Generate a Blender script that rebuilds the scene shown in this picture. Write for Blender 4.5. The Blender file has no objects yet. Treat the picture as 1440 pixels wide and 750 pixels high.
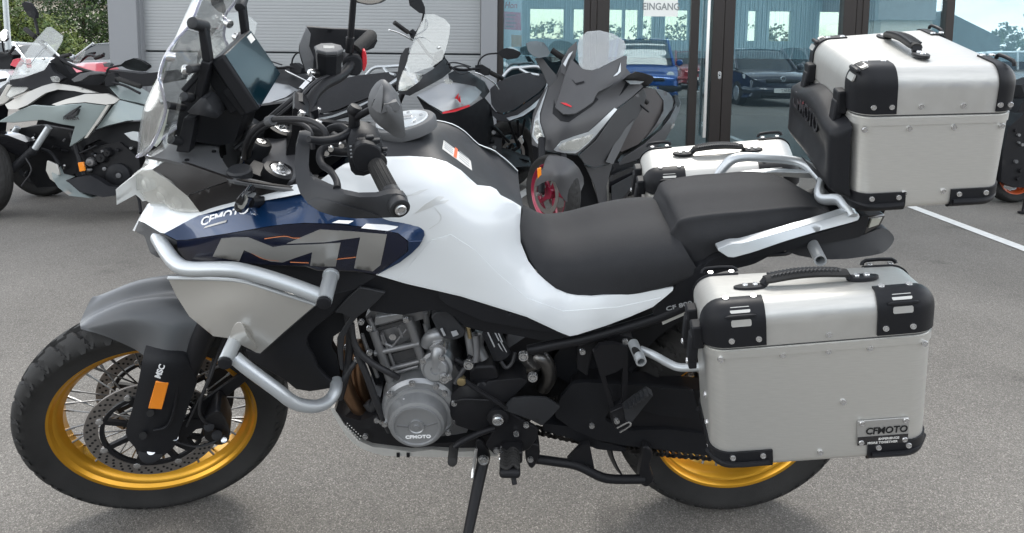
import bpy, bmesh, math, random
import numpy as np
from mathutils import Vector, Matrix, geometry as mgeo

random.seed(7)
SC = bpy.context.scene
COL = SC.collection
R = math.radians
PI = math.pi

# ------------------------------------------------------------------ camera
# the photograph: about 25 mm equivalent, cropped low, so the lens is shifted down
F_PX, CX, CY = 1000.0, 720.0, 181.588
CAM = Vector((0.10588, -1.91094, 1.26566))
YAW, PITCH, ROLL = R(-1.84502), R(6.08018), R(-0.58192)
RC = Matrix.Rotation(YAW, 3, 'Z') @ Matrix.Rotation(-PITCH, 3, 'X') @ Matrix.Rotation(ROLL, 3, 'Y')
cam_data = bpy.data.cameras.new('camera')
cam_data.sensor_width = 36.0
cam_data.lens = F_PX * 36.0 / 1440.0
cam_data.shift_y = -(375.0 - CY) / 1440.0
cam_data.clip_start = 0.05
cam_data.clip_end = 2000.0
camera = bpy.data.objects.new('camera', cam_data)
COL.objects.link(camera)
camera.matrix_world = Matrix.Translation(CAM) @ Matrix((
    (RC[0][0], RC[0][2], -RC[0][1]), (RC[1][0], RC[1][2], -RC[1][1]), (RC[2][0], RC[2][2], -RC[2][1]))).to_4x4()
SC.camera = camera

# ------------------------------------------------------------------ sky, sun, exposure
SUN_ELEV, SUN_AZ = R(52), R(12)            # azimuth measured from +Y (behind the bike) towards +X
world = bpy.data.worlds.new('World')
SC.world = world
world.use_nodes = True
wn = world.node_tree
wn.nodes.clear()
w_out = wn.nodes.new('ShaderNodeOutputWorld')
w_bg = wn.nodes.new('ShaderNodeBackground')
w_sky = wn.nodes.new('ShaderNodeTexSky')
w_sky.sky_type = 'NISHITA'
w_sky.sun_disc = False
w_sky.sun_elevation = SUN_ELEV
w_sky.sun_rotation = SUN_AZ
w_sky.air_density = 1.0
w_sky.dust_density = 1.0
w_tc = wn.nodes.new('ShaderNodeTexCoord')
w_map = wn.nodes.new('ShaderNodeMapping')
w_map.inputs['Scale'].default_value = (1.0, 1.0, 2.6)
w_noise = wn.nodes.new('ShaderNodeTexNoise')
w_noise.inputs['Scale'].default_value = 2.2
w_noise.inputs['Detail'].default_value = 7.0
w_noise.inputs['Roughness'].default_value = 0.56
w_ramp = wn.nodes.new('ShaderNodeValToRGB')
w_ramp.color_ramp.elements[0].position = 0.30
w_ramp.color_ramp.elements[1].position = 0.56
w_mix = wn.nodes.new('ShaderNodeMixRGB')
w_mix.inputs['Color2'].default_value = (8.9, 9.1, 9.3, 1)      # bright overcast cloud
wn.links.new(w_tc.outputs['Generated'], w_map.inputs['Vector'])
wn.links.new(w_map.outputs['Vector'], w_noise.inputs['Vector'])
wn.links.new(w_noise.outputs['Fac'], w_ramp.inputs['Fac'])
wn.links.new(w_ramp.outputs['Color'], w_mix.inputs['Fac'])
wn.links.new(w_sky.outputs['Color'], w_mix.inputs['Color1'])
wn.links.new(w_mix.outputs['Color'], w_bg.inputs['Color'])
# cloud a little brighter low down than overhead, the same all round
w_sep = wn.nodes.new('ShaderNodeSeparateXYZ'); w_mr = wn.nodes.new('ShaderNodeMapRange')
w_mr.inputs['From Min'].default_value = 0.0; w_mr.inputs['From Max'].default_value = 1.0
w_mr.inputs['To Min'].default_value = 1.42; w_mr.inputs['To Max'].default_value = 0.52
w_mul = wn.nodes.new('ShaderNodeMixRGB'); w_mul.blend_type = 'MULTIPLY'; w_mul.inputs['Fac'].default_value = 1
w_mul.inputs['Color1'].default_value = (8.9, 9.1, 9.3, 1)
wn.links.new(w_tc.outputs['Generated'], w_sep.inputs['Vector']); wn.links.new(w_sep.outputs['Z'], w_mr.inputs['Value'])
wn.links.new(w_mr.outputs['Result'], w_mul.inputs['Color2']); wn.links.new(w_mul.outputs['Color'], w_mix.inputs['Color2'])
w_bg.inputs['Strength'].default_value = 0.11
wn.links.new(w_bg.outputs['Background'], w_out.inputs['Surface'])

sun_data = bpy.data.lights.new('sun', 'SUN')
sun_data.energy = 0.8
sun_data.angle = R(18)
sun_data.color = (1.0, 0.96, 0.90)
sun = bpy.data.objects.new('sun', sun_data)
COL.objects.link(sun)
sd = Vector((math.cos(SUN_ELEV) * math.sin(SUN_AZ), math.cos(SUN_ELEV) * math.cos(SUN_AZ), math.sin(SUN_ELEV)))
sun.rotation_euler = sd.to_track_quat('Z', 'Y').to_euler()
sun.location = (0, 0, 20)

SC.view_settings.view_transform = 'Standard'
SC.view_settings.look = 'None'
SC.view_settings.gamma = 1.0
SC.view_settings.use_curve_mapping = False
SC.view_settings.exposure = 1.45
SC.render.engine = 'CYCLES'
SC.cycles.max_bounces = 10
SC.cycles.transparent_max_bounces = 16
SC.cycles.use_denoising = True
SC.cycles.sample_clamp_indirect = 6.0

# ------------------------------------------------------------------ frames: where things stand
LEAN, STEER, RAKE = R(13.852), R(14.930), R(26)
ML = Matrix.Rotation(LEAN, 3, 'X')                      # parked bike leans onto its stand
MLi = ML.transposed()
SG = Vector((-0.8705, 0, 0))                            # a point on the steering axis
SAX = Vector((math.sin(RAKE), 0, math.cos(RAKE)))
MS = Matrix.Rotation(STEER, 3, SAX)
MSi = MS.transposed()
FA = Vector((-0.7655, 0, 0.3295))                       # front axle (bars straight)
RA = Vector((0.7655, 0, 0.321))                         # rear axle
VF = Vector((-math.sin(YAW), math.cos(YAW), 0))         # horizontal direction the photographer looks
VR = Vector((math.cos(YAW), math.sin(YAW), 0))

def ray(px, py):
    return RC @ Vector(((px - CX) / F_PX, 1.0, (CY - py) / F_PX))
def B(px, py, by):
    "point of the leaning bike's frame, by metres left(-)/right(+) of its middle plane"
    d = MLi @ ray(px, py); o = MLi @ CAM
    return o + d * ((by - o.y) / d.y)
def F(px, py, fy):
    "the same in the steered fork's frame, given back in the bike's frame"
    d = MSi @ (MLi @ ray(px, py)); o = MSi @ (MLi @ CAM - SG) + SG
    p = o + d * ((fy - o.y) / d.y)
    return MS @ (p - SG) + SG
def S2B(p):
    "steered-frame coordinates to bike frame"
    return MS @ (Vector(p) - SG) + SG
def V(px, py, v):
    "world point v metres in front of the photographer"
    r = ray(px, py)
    return CAM + r * (v / r.dot(VF))
def U(u, v, z=0.0):
    "world point u metres right, v metres ahead of the photographer"
    return Vector((CAM.x, CAM.y, 0)) + VR * u + VF * v + Vector((0, 0, z))
def G(px, py):
    r = ray(px, py); return CAM + r * (-CAM.z / r.z)

# ------------------------------------------------------------------ materials
MATS = {}
def mat(name, col=(.5, .5, .5), rough=.5, metal=0.0, coat=0.0, bump=0.0, bscale=200.0, var=0.0, vscale=6.0,
        stretch=None, trans=0.0, ior=1.45, alpha=1.0, spec=0.5, coat_rough=0.03, rvar=0.0, emis=None, flake=0.0):
    if name in MATS: return MATS[name]
    m = bpy.data.materials.new(name); MATS[name] = m
    m.use_nodes = True
    nt = m.node_tree; bs = nt.nodes['Principled BSDF']
    c4 = (*col, 1)
    bs.inputs['Base Color'].default_value = c4
    bs.inputs['Roughness'].default_value = rough
    bs.inputs['Metallic'].default_value = metal
    bs.inputs['Coat Weight'].default_value = coat
    bs.inputs['Coat Roughness'].default_value = coat_rough
    bs.inputs['Transmission Weight'].default_value = trans
    bs.inputs['IOR'].default_value = ior
    bs.inputs['Alpha'].default_value = alpha
    bs.inputs['Specular IOR Level'].default_value = spec
    if emis:
        bs.inputs['Emission Color'].default_value = (*emis[:3], 1); bs.inputs['Emission Strength'].default_value = emis[3]
    tc = nt.nodes.new('ShaderNodeTexCoord')
    src = tc.outputs['Object']
    if stretch:
        mp = nt.nodes.new('ShaderNodeMapping'); mp.inputs['Scale'].default_value = stretch
        nt.links.new(src, mp.inputs['Vector']); srcs = mp.outputs['Vector']
    else: srcs = src
    if bump:
        n = nt.nodes.new('ShaderNodeTexNoise'); n.inputs['Scale'].default_value = bscale; n.inputs['Detail'].default_value = 3
        b = nt.nodes.new('ShaderNodeBump'); b.inputs['Strength'].default_value = bump; b.inputs['Distance'].default_value = 0.002
        nt.links.new(srcs, n.inputs['Vector']); nt.links.new(n.outputs['Fac'], b.inputs['Height'])
        nt.links.new(b.outputs['Normal'], bs.inputs['Normal'])
    if var:
        n = nt.nodes.new('ShaderNodeTexNoise'); n.inputs['Scale'].default_value = vscale; n.inputs['Detail'].default_value = 5
        nt.links.new(srcs, n.inputs['Vector'])
        r = nt.nodes.new('ShaderNodeMapRange'); r.inputs['From Min'].default_value = .3; r.inputs['From Max'].default_value = .7
        r.inputs['To Min'].default_value = 1 - var; r.inputs['To Max'].default_value = 1 + var
        nt.links.new(n.outputs['Fac'], r.inputs['Value'])
        mx = nt.nodes.new('ShaderNodeMixRGB'); mx.blend_type = 'MULTIPLY'; mx.inputs['Fac'].default_value = 1
        mx.inputs['Color1'].default_value = c4
        nt.links.new(r.outputs['Result'], mx.inputs['Color2'])
        nt.links.new(mx.outputs['Color'], bs.inputs['Base Color'])
    if rvar:
        n = nt.nodes.new('ShaderNodeTexNoise'); n.inputs['Scale'].default_value = vscale * 2.3; n.inputs['Detail'].default_value = 6
        nt.links.new(srcs, n.inputs['Vector'])
        r = nt.nodes.new('ShaderNodeMapRange'); r.inputs['From Min'].default_value = .3; r.inputs['From Max'].default_value = .7
        r.inputs['To Min'].default_value = max(0, rough - rvar); r.inputs['To Max'].default_value = rough + rvar
        nt.links.new(n.outputs['Fac'], r.inputs['Value']); nt.links.new(r.outputs['Result'], bs.inputs['Roughness'])
    return m

def M_(n): return MATS[n]
mat('pearl_white', (.675, .70, .71), .32, 0, .5, var=.012, vscale=3)
mat('dark_blue', (.004, .026, .082), .28, .3, .8, var=.05, vscale=300)
mat('navy', (.004, .007, .024), .22, .1, .5)
mat('engine_shade', (.07, .07, .072), .5, .6)  # darker copy of the engine alloy, for painted shade between the ribs
mat('black_plastic', (.012, .0125, .0145), .50, 0, bump=.12, bscale=900, rvar=.08, var=.08, spec=.22)
mat('dark_plastic', (.021, .022, .0245), .5, 0, bump=.22, bscale=800, rvar=.06, var=.06, spec=.4)
mat('grey_plastic', (.088, .090, .093), .52, 0, bump=.22, bscale=800, rvar=.06, var=.05)
mat('carbon_panel', (.010, .0085, .0085), .45, 0, bump=.3, bscale=700, spec=.35)
mat('gloss_black', (.012, .012, .014), .12, 0, .5)
mat('satin_grey', (.080, .083, .087), .42, .3, .1, var=.03, bump=.06, bscale=600)
mat('silver_paint', (.48, .505, .52), .36, .55, .25, var=.02, vscale=5, bump=.03, bscale=500)
mat('silver_plate', (.50, .49, .46), .30, .6, .4, var=.02, vscale=4)
mat('logo_silver', (.38, .375, .36), .34, .5)
mat('alu', (.60, .595, .565), .37, .68, 0, var=.045, vscale=12, rvar=.07, bump=.05, bscale=60, stretch=(3, 3, 40))
mat('alu_lid', (.50, .495, .47), .40, .58, 0, var=.05, vscale=7, rvar=.07, bump=.04, bscale=60, stretch=(3, 40, 3))
mat('steel', (.62, .62, .62), .25, .9)
mat('spoke_steel', (.24, .24, .24), .35, .85)
mat('chrome', (.8, .8, .8), .08, 1.0)
mat('gold', (.66, .33, .026), .32, .75, .25, var=.03, vscale=30)
mat('rubber', (.026, .0255, .025), .76, 0, bump=.3, bscale=300, var=.28, vscale=9, spec=.3)
mat('seat_vinyl', (.023, .0235, .026), .66, 0, spec=.3, bump=.6, bscale=900, var=.06, vscale=40)
mat('engine_alloy', (.205, .205, .208), .46, .65, 0, bump=.18, bscale=350, var=.06, vscale=15)
mat('cover_alloy', (.30, .305, .31), .38, .6, 0, bump=.10, bscale=420, var=.04, vscale=15)
mat('frame_black', (.011, .011, .0125), .44, 0, bump=.1, bscale=600, rvar=.06, spec=.24)
mat('exhaust_hot', (.27, .16, .095), .3, .9, var=.25, vscale=12)
mat('exhaust_steel', (.16, .155, .15), .34, .9, var=.15, vscale=14)
mat('skid_alloy', (.52, .51, .48), .45, .35, var=.08, vscale=20)
mat('disc_steel', (.27, .25, .235), .36, .8, var=.06, vscale=20)
mat('chain_steel', (.045, .042, .040), .42, .6, var=.2, vscale=200)
mat('amber', (.80, .24, .012), .2, 0, .4, spec=.6)
mat('red_plastic', (.55, .02, .03), .35)
mat('white_print', (.80, .80, .80), .5)
mat('grey_print', (.30, .31, .32), .5)
mat('orange_print', (.62, .20, .07), .5)
mat('sticker_white', (.62, .61, .58), .45)
mat('sticker_orange', (.72, .13, .04), .45)
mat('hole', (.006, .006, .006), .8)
mat('wire', (.018, .018, .02), .5)

def glass_mat(name, tint=(.9, .94, .95), refl=.10, rough=.02, milk=0.0, gt=(1, 1, 1)):
    m = bpy.data.materials.new(name); MATS[name] = m; m.use_nodes = True
    nt = m.node_tree; nt.nodes.clear()
    o = nt.nodes.new('ShaderNodeOutputMaterial'); mx = nt.nodes.new('ShaderNodeMixShader')
    t = nt.nodes.new('ShaderNodeBsdfTransparent'); t.inputs['Color'].default_value = (*tint, 1)
    g = nt.nodes.new('ShaderNodeBsdfGlossy'); g.inputs['Roughness'].default_value = rough
    lw = nt.nodes.new('ShaderNodeLayerWeight'); lw.inputs['Blend'].default_value = .35
    mr = nt.nodes.new('ShaderNodeMapRange'); mr.inputs['To Min'].default_value = refl; mr.inputs['To Max'].default_value = min(1, refl + .42)
    g.inputs['Color'].default_value = (*gt, 1)
    nt.links.new(lw.outputs['Fresnel'], mr.inputs['Value'])
    nt.links.new(mr.outputs['Result'], mx.inputs['Fac'])
    if milk:
        df = nt.nodes.new('ShaderNodeBsdfDiffuse'); df.inputs['Color'].default_value = (.62, .63, .61, 1); m2 = nt.nodes.new('ShaderNodeMixShader'); m2.inputs['Fac'].default_value = milk
        nt.links.new(t.outputs[0], m2.inputs[1]); nt.links.new(df.outputs[0], m2.inputs[2]); t = m2
    nt.links.new(t.outputs[0], mx.inputs[1]); nt.links.new(g.outputs[0], mx.inputs[2]); nt.links.new(mx.outputs[0], o.inputs['Surface'])
    return m
glass_mat('clear_screen', (.945, .955, .95), .035, milk=.03)
glass_mat('smoke_screen', (.86, .88, .87), .04, .06, milk=.09)
glass_mat('screen_edge', (.62, .62, .76), .22, .1, milk=.25)
glass_mat('lamp_lens', (.93, .93, .91), .05, .06, milk=.22)
glass_mat('window_glass', (.80, .88, .90), .20, .0, gt=(.80, .95, 1.0))
glass_mat('pale_screen', (.90, .92, .91), .04, .05, milk=.27)
glass_mat('dim_glass', (.74, .77, .69), .04)
glass_mat('car_glass', (.30, .36, .38), .22, .02)
mat('lamp_inner', (.66, .66, .64), .35, .3)
mat('tft_screen', (.001, .011, .017), .12, 0, .3, spec=.5)

# ------------------------------------------------------------------ mesh builder
class MB:
    def __init__(s): s.v = []; s.f = []
    def add(s, vs, fs):
        n = len(s.v); s.v += [Vector(v) for v in vs]; s.f += [tuple(i + n for i in f) for f in fs]; return s
    def xf(s, M):
        s.v = [M @ v for v in s.v]; return s
    def join(s, o, M=None):
        return s.add([M @ v for v in o.v] if M is not None else o.v, o.f)
    def mirrored(s):
        o = MB(); o.v = [Vector((v.x, -v.y, v.z)) for v in s.v]; o.f = [tuple(reversed(f)) for f in s.f]; return o

def basis(z, x=None):
    z = Vector(z).normalized()
    x = Vector(x) if x is not None else (Vector((1, 0, 0)) if abs(z.x) < .8 else Vector((0, 1, 0)))
    x = (x - z * x.dot(z)).normalized()
    y = z.cross(x)
    return Matrix(((x.x, y.x, z.x), (x.y, y.y, z.y), (x.z, y.z, z.z)))

def ring_loft(rings, closed=True, cap0=True, cap1=True):
    m = MB(); n = len(rings[0]); vs = [p for r in rings for p in r]; fs = []
    for i in range(len(rings) - 1):
        for j in range(n if closed else n - 1):
            a = i * n + j; b = i * n + (j + 1) % n
            fs.append((a, b, b + n, a + n))
    if closed and cap0: fs.append(tuple(reversed(range(n))))
    if closed and cap1: fs.append(tuple(range((len(rings) - 1) * n, len(rings) * n)))
    return m.add(vs, fs)

def catmull(pts, k=6, closed=False):
    P = [Vector(p) for p in pts]; n = len(P)
    if n < 3 or k < 2: return P
    out = []
    rng = range(n if closed else n - 1)
    for i in rng:
        p1, p2 = P[i], P[(i + 1) % n]
        p0 = P[i - 1] if (i > 0 or closed) else p1 * 2 - p2
        p3 = P[(i + 2) % n] if (i + 2 < n or closed) else p2 * 2 - p1
        for j in range(k):
            t = j / k
            out.append(.5 * ((2 * p1) + (p2 - p0) * t + (2 * p0 - 5 * p1 + 4 * p2 - p3) * t * t + (3 * p1 - p0 - 3 * p2 + p3) * t ** 3))
    if not closed: out.append(P[-1])
    return out

def tube(pts, r, n=12, k=5, caps=True, flat=1.0, up=None):
    "round bar along a smoothed path; r a number or one per given point"
    P = catmull(pts, k)
    if isinstance(r, (int, float)): rr = [r] * len(P)
    else:
        rr = []
        for i in range(len(r) - 1):
            for j in range(k): rr.append(r[i] + (r[i + 1] - r[i]) * j / k)
        rr.append(r[-1])
        if len(pts) < 3 or k < 2: rr = list(r)
    rings = []; X = None
    for i, p in enumerate(P):
        t = (P[min(i + 1, len(P) - 1)] - P[max(i - 1, 0)]).normalized()
        if X is None: X = basis(t, up).col[0]
        X = (X - t * X.dot(t)).normalized(); Y = t.cross(X)
        rings.append([p + (X * math.cos(a) * flat + Y * math.sin(a)) * rr[i] for a in [2 * PI * j / n for j in range(n)]])
    return ring_loft(rings, True, caps, caps)

def cyl(p0, p1, r0, r1=None, n=20, bev=0.0):
    p0, p1 = Vector(p0), Vector(p1); r1 = r0 if r1 is None else r1
    d = (p1 - p0); L = d.length; bb = basis(d)
    prof = [(0, r0), (L, r1)]
    if bev: prof = [(0, r0 - bev), (bev * .3, r0 - bev * .3), (bev, r0), (L - bev, r1), (L - bev * .3, r1 - bev * .3), (L, r1 - bev)]
    rings = [[p0 + bb @ Vector((math.cos(2 * PI * j / n) * r, math.sin(2 * PI * j / n) * r, z)) for j in range(n)] for z, r in prof]
    return ring_loft(rings)

def lathe(prof, c, axis, n=48, a0=0.0, a1=2 * PI, close_prof=False):
    "prof: list of (radius, axial)"
    bb = basis(axis); c = Vector(c); full = abs(a1 - a0 - 2 * PI) < 1e-6
    pr = list(prof) + ([prof[0]] if close_prof else [])
    m = MB(); k = len(pr); cnt = n if full else n + 1
    vs = []
    for j in range(cnt):
        a = a0 + (a1 - a0) * j / n
        for r, z in pr: vs.append(c + bb @ Vector((math.cos(a) * r, math.sin(a) * r, z)))
    fs = []
    for j in range(n):
        for i in range(k - 1):
            a = j * k + i; b = ((j + 1) % cnt) * k + i
            fs.append((a, b, b + 1, a + 1))
    return m.add(vs, fs)

def box(c, size, rot=None):
    sx, sy, sz = [s / 2 for s in size]; c = Vector(c)
    vs = [Vector((x, y, z)) for x in (-sx, sx) for y in (-sy, sy) for z in (-sz, sz)]
    if rot is not None: vs = [rot @ v for v in vs]
    return MB().add([c + v for v in vs], [(0, 1, 3, 2), (4, 6, 7, 5), (0, 4, 5, 1), (2, 3, 7, 6), (0, 2, 6, 4), (1, 5, 7, 3)])

def bar(p0, p1, w, h, up=(0, 0, 1)):
    "rectangular bar from p0 to p1"
    p0, p1 = Vector(p0), Vector(p1); d = p1 - p0
    bb = basis(d, up)
    rings = [[p + bb @ Vector((x * h / 2, y * w / 2, 0)) for x, y in ((-1, -1), (1, -1), (1, 1), (-1, 1))] for p in (p0, p1)]
    return ring_loft(rings)

def plate(pts, off):
    "flat closed plate: outline pts (3-D) extruded by vector off"
    P = [Vector(p) for p in pts]; off = Vector(off); n = len(P)
    m = MB()
    tri = mgeo.tessellate_polygon([P])
    fs = [tuple(t) for t in tri]
    nrm = Vector((0, 0, 0))
    for a, b, c in fs: nrm += (P[b] - P[a]).cross(P[c] - P[a])
    if nrm.dot(off) > 0: fs = [tuple(reversed(f)) for f in fs]
    vs = P + [p + off for p in P]
    fs2 = [tuple(i + n for i in reversed(f)) for f in fs]
    # outline sense relative to the front face
    area = sum(((P[i] - P[0]).cross(P[(i + 1) % n] - P[0]) for i in range(n)), Vector((0, 0, 0)))
    side = []
    for i in range(n):
        j = (i + 1) % n
        q = (i, j, j + n, i + n)
        side.append(q if area.dot(off) > 0 else tuple(reversed(q)))
    return m.add(vs, fs + fs2 + side)

def round_poly(pts, it=1, r=.22):
    P = [tuple(p) for p in pts]
    for _ in range(it):
        o = []
        for i in range(len(P)):
            a, b = P[i], P[(i + 1) % len(P)]
            o.append(tuple(a[k] * (1 - r) + b[k] * r for k in range(len(a))))
            o.append(tuple(a[k] * r + b[k] * (1 - r) for k in range(len(a))))
        P = o
    return P

class TPS:
    "smooth depth between control points (px, py, depth)"
    def __init__(s, ctrl):
        c = np.array(ctrl, float); s.p = c[:, :2] / 100.0; n = len(c)
        s.n = n
        if n < 4:
            A = np.c_[s.p, np.ones(n)]; s.lin = np.linalg.lstsq(A, c[:, 2], rcond=None)[0]; return
        d = np.sqrt(((s.p[:, None] - s.p[None]) ** 2).sum(2)); K = s.phi(d) + np.eye(n) * 1e-4
        Pm = np.c_[s.p, np.ones(n)]
        A = np.zeros((n + 3, n + 3)); A[:n, :n] = K; A[:n, n:] = Pm; A[n:, :n] = Pm.T
        s.w = np.linalg.lstsq(A, np.r_[c[:, 2], 0, 0, 0], rcond=None)[0]
    @staticmethod
    def phi(d): return np.where(d > 1e-9, d * d * np.log(np.maximum(d, 1e-9)), 0)
    def __call__(s, x, y):
        q = np.array([x, y]) / 100.0
        if s.n < 4: return float(s.lin @ np.r_[q, 1])
        d = np.sqrt(((s.p - q) ** 2).sum(1))
        return float(s.w[:s.n] @ s.phi(d) + s.w[s.n:] @ np.r_[q, 1])

def patch(fr, outline, ctrl, back=.004, step=9.0, rnd=0, r=.22, holes=(), away=None, lip=0.0):
    """panel with the given outline: fr(px, py, depth) -> 3-D; ctrl gives the relief; it has real thickness `back`
    measured along `away` (default: the frame's +depth direction)"""
    dep = TPS(ctrl) if isinstance(ctrl, (list, tuple)) else (ctrl if callable(ctrl) else (lambda x, y: ctrl))
    out = [p[:2] for p in outline]
    if rnd: out = round_poly(out, rnd, r)
    def dens(o):
        res = []
        for i in range(len(o)):
            a, b = o[i], o[(i + 1) % len(o)]
            L = math.dist(a, b); k = max(1, int(L / step))
            res += [(a[0] + (b[0] - a[0]) * j / k, a[1] + (b[1] - a[1]) * j / k) for j in range(k)]
        return res
    ob = dens(out); hb = [dens(h) for h in holes]
    def inside(x, y, poly):
        c = False; j = len(poly) - 1
        for i in range(len(poly)):
            xi, yi = poly[i]; xj, yj = poly[j]
            if (yi > y) != (yj > y) and x < (xj - xi) * (y - yi) / (yj - yi) + xi: c = not c
            j = i
        return c
    def near(x, y, poly, d):
        return any((x - a) ** 2 + (y - b) ** 2 < d * d for a, b in poly)
    pts = list(ob); edges = [(i, (i + 1) % len(ob)) for i in range(len(ob))]
    for h in hb:
        n0 = len(pts); pts += h; edges += [(n0 + i, n0 + (i + 1) % len(h)) for i in range(len(h))]
    nb = len(pts)
    xs = [p[0] for p in ob]; ys = [p[1] for p in ob]
    y = min(ys) + step * .5; row = 0
    while y < max(ys):
        x = min(xs) + step * (.5 if row % 2 else .25)
        while x < max(xs):
            if inside(x, y, ob) and not any(inside(x, y, h) for h in hb) and not near(x, y, pts[:nb], step * .55): pts.append((x, y))
            x += step
        y += step * .87; row += 1
    vs, es, fs, *_ = mgeo.delaunay_2d_cdt([Vector(p) for p in pts], edges, [], 0, 1e-5)
    tri = []
    for f in fs:
        cx = sum(vs[i].x for i in f) / 3; cy = sum(vs[i].y for i in f) / 3
        if inside(cx, cy, ob) and not any(inside(cx, cy, h) for h in hb): tri.append(tuple(f))
    fr3 = [fr(v.x, v.y, dep(v.x, v.y)) for v in vs]
    bk3 = [fr(v.x, v.y, dep(v.x, v.y)) for v in vs]
    if away is None: away = (fr(CX, CY, 1.0) - fr(CX, CY, .9)); away = AWAY.get(fr, away.normalized())
    away = Vector(away)
    bk3 = [p + away * back for p in fr3]
    # facing: px y grows downwards, so orient by test against the camera side
    good = []
    for a, b, c in tri:
        nv = (fr3[b] - fr3[a]).cross(fr3[c] - fr3[a])
        good.append((a, b, c) if nv.dot(away) <= 0 else (a, c, b))
    n = len(vs); m = MB()
    cnt = {}
    for f in good:
        for i in range(3):
            e = (f[i], f[(i + 1) % 3]); cnt[e] = 1
    side = []
    for (a, b) in cnt:
        if (b, a) not in cnt: side.append((b, a, a + n, b + n))
    return m.add(fr3 + bk3, good + [(c + n, b + n, a + n) for a, b, c in good] + side)
AWAY = {B: Vector((0, 1, 0)), F: MS @ Vector((0, 1, 0)), V: VF}

def grid(rows, ku=4, kv=4, closed=False):
    "smooth surface through a grid of points"
    R1 = [catmull(r, kv, closed) for r in rows]
    cols = [catmull([r[j] for r in R1], ku) for j in range(len(R1[0]))]
    rings = [[c[i] for c in cols] for i in range(len(cols[0]))]
    return ring_loft(rings, closed, False, False)

def thicken(m, t):
    "give an open surface real thickness t (along its normals)"
    bm = bmesh.new(); vs = [bm.verts.new(v) for v in m.v]
    for f in m.f:
        try: bm.faces.new([vs[i] for i in f])
        except ValueError: pass
    bm.normal_update()
    bmesh.ops.solidify(bm, geom=bm.faces[:], thickness=t)
    bm.verts.index_update()
    o = MB(); o.v = [v.co.copy() for v in bm.verts]; o.f = [tuple(v.index for v in f.verts) for f in bm.faces]
    bm.free(); return o

def sym_rows(rows, fr):
    "each row from the middle (0) out to the left edge in (px,py,by); returns full left-to-right rows"
    out = []
    for r in rows:
        L = [fr(*p) for p in r]
        if fr is B: Rr = [Vector((p.x, -p.y, p.z)) for p in L[1:]]
        else:
            Rr = []
            for p in L[1:]:
                q = MSi @ (p - SG) + SG; Rr.append(S2B((q.x, -q.y, q.z)))
        out.append(list(reversed(Rr)) + L)
    return out

FONT = None
def text_mb(s, size, o, ux, uy, depth=.0008, bold=0.0, shear=0.0, sx=1.0, align='LEFT'):
    "raised lettering: origin o, reading direction ux, up direction uy"
    cu = bpy.data.curves.new('lettering', 'FONT'); cu.body = s; cu.size = size; cu.extrude = depth / 2
    cu.offset = bold; cu.shear = shear; cu.align_x = align; cu.resolution_u = 3
    ob = bpy.data.objects.new('lettering', cu)
    COL.objects.link(ob)
    dg = bpy.context.evaluated_depsgraph_get(); dg.update()
    me = bpy.data.meshes.new_from_object(ob.evaluated_get(dg))
    ux = Vector(ux).normalized(); uy = (Vector(uy) - ux * Vector(uy).dot(ux)).normalized(); uz = ux.cross(uy)
    o = Vector(o); m = MB()
    m.add([o + ux * v.co.x * sx + uy * v.co.y + uz * v.co.z for v in me.vertices], [tuple(p.vertices) for p in me.polygons])
    COL.objects.unlink(ob); bpy.data.objects.remove(ob); bpy.data.curves.remove(cu); bpy.data.meshes.remove(me)
    return m

# ------------------------------------------------------------------ things and parts
class Thing:
    def __init__(s, name, label, cat, base=(0, 0, 0), rot=None, group=None, kind=None, local=False):
        """base: point (world, or bike frame when rot is the lean) where the thing's Empty stands"""
        s.e = bpy.data.objects.new(name, None); COL.objects.link(s.e)
        s.e.empty_display_size = .1
        b = Vector(base)
        if rot is not None: s.e.matrix_world = rot.to_4x4() @ Matrix.Translation(b)
        else: s.e.matrix_world = Matrix.Translation(b)
        s.base = b
        s.e['label'] = label; s.e['category'] = cat
        if group: s.e['group'] = group
        if kind: s.e['kind'] = kind
    def part(s, name, mb, m, parent=None, smooth=True, bevel=0.0, bseg=2, sub=0, angle=40, label=None, kind=None, flip=False):
        mb2 = MB(); mb2.v = [v - s.base for v in mb.v]; mb2.f = mb.f
        o = obj(name, mb2, m, smooth, bevel, bseg, sub, angle)
        o.parent = parent or s.e
        if label: o['label'] = label
        if kind: o['kind'] = kind
        return o
    def inst(s, name, mesh, M, parent=None):
        o = bpy.data.objects.new(name, mesh); COL.objects.link(o); o.parent = parent or s.e
        o.matrix_local = Matrix.Translation(-s.base) @ M
        return o

def obj(name, mb, m, smooth=True, bevel=0.0, bseg=2, sub=0, angle=40):
    me = bpy.data.meshes.new(name)
    me.from_pydata([tuple(v) for v in mb.v], [], mb.f)
    me.materials.append(MATS[m] if isinstance(m, str) else m)
    bm = bmesh.new(); bm.from_mesh(me)
    bmesh.ops.remove_doubles(bm, verts=bm.verts, dist=1e-5)
    bmesh.ops.recalc_face_normals(bm, faces=bm.faces)
    bm.to_mesh(me); bm.free()
    if smooth:
        me.polygons.foreach_set('use_smooth', [True] * len(me.polygons))
        me.set_sharp_from_angle(angle=R(angle))
    o = bpy.data.objects.new(name, me); COL.objects.link(o)
    if bevel:
        b = o.modifiers.new('bevel', 'BEVEL'); b.width = bevel; b.segments = bseg; b.limit_method = 'ANGLE'; b.angle_limit = R(50)
        b.use_clamp_overlap = True
    if sub:
        q = o.modifiers.new('subdivision', 'SUBSURF'); q.levels = sub; q.render_levels = sub
    return o

def tag(o, label=None, cat=None, group=None, kind=None):
    for k, v in (('label', label), ('category', cat), ('group', group), ('kind', kind)):
        if v: o[k] = v
    return o

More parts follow.
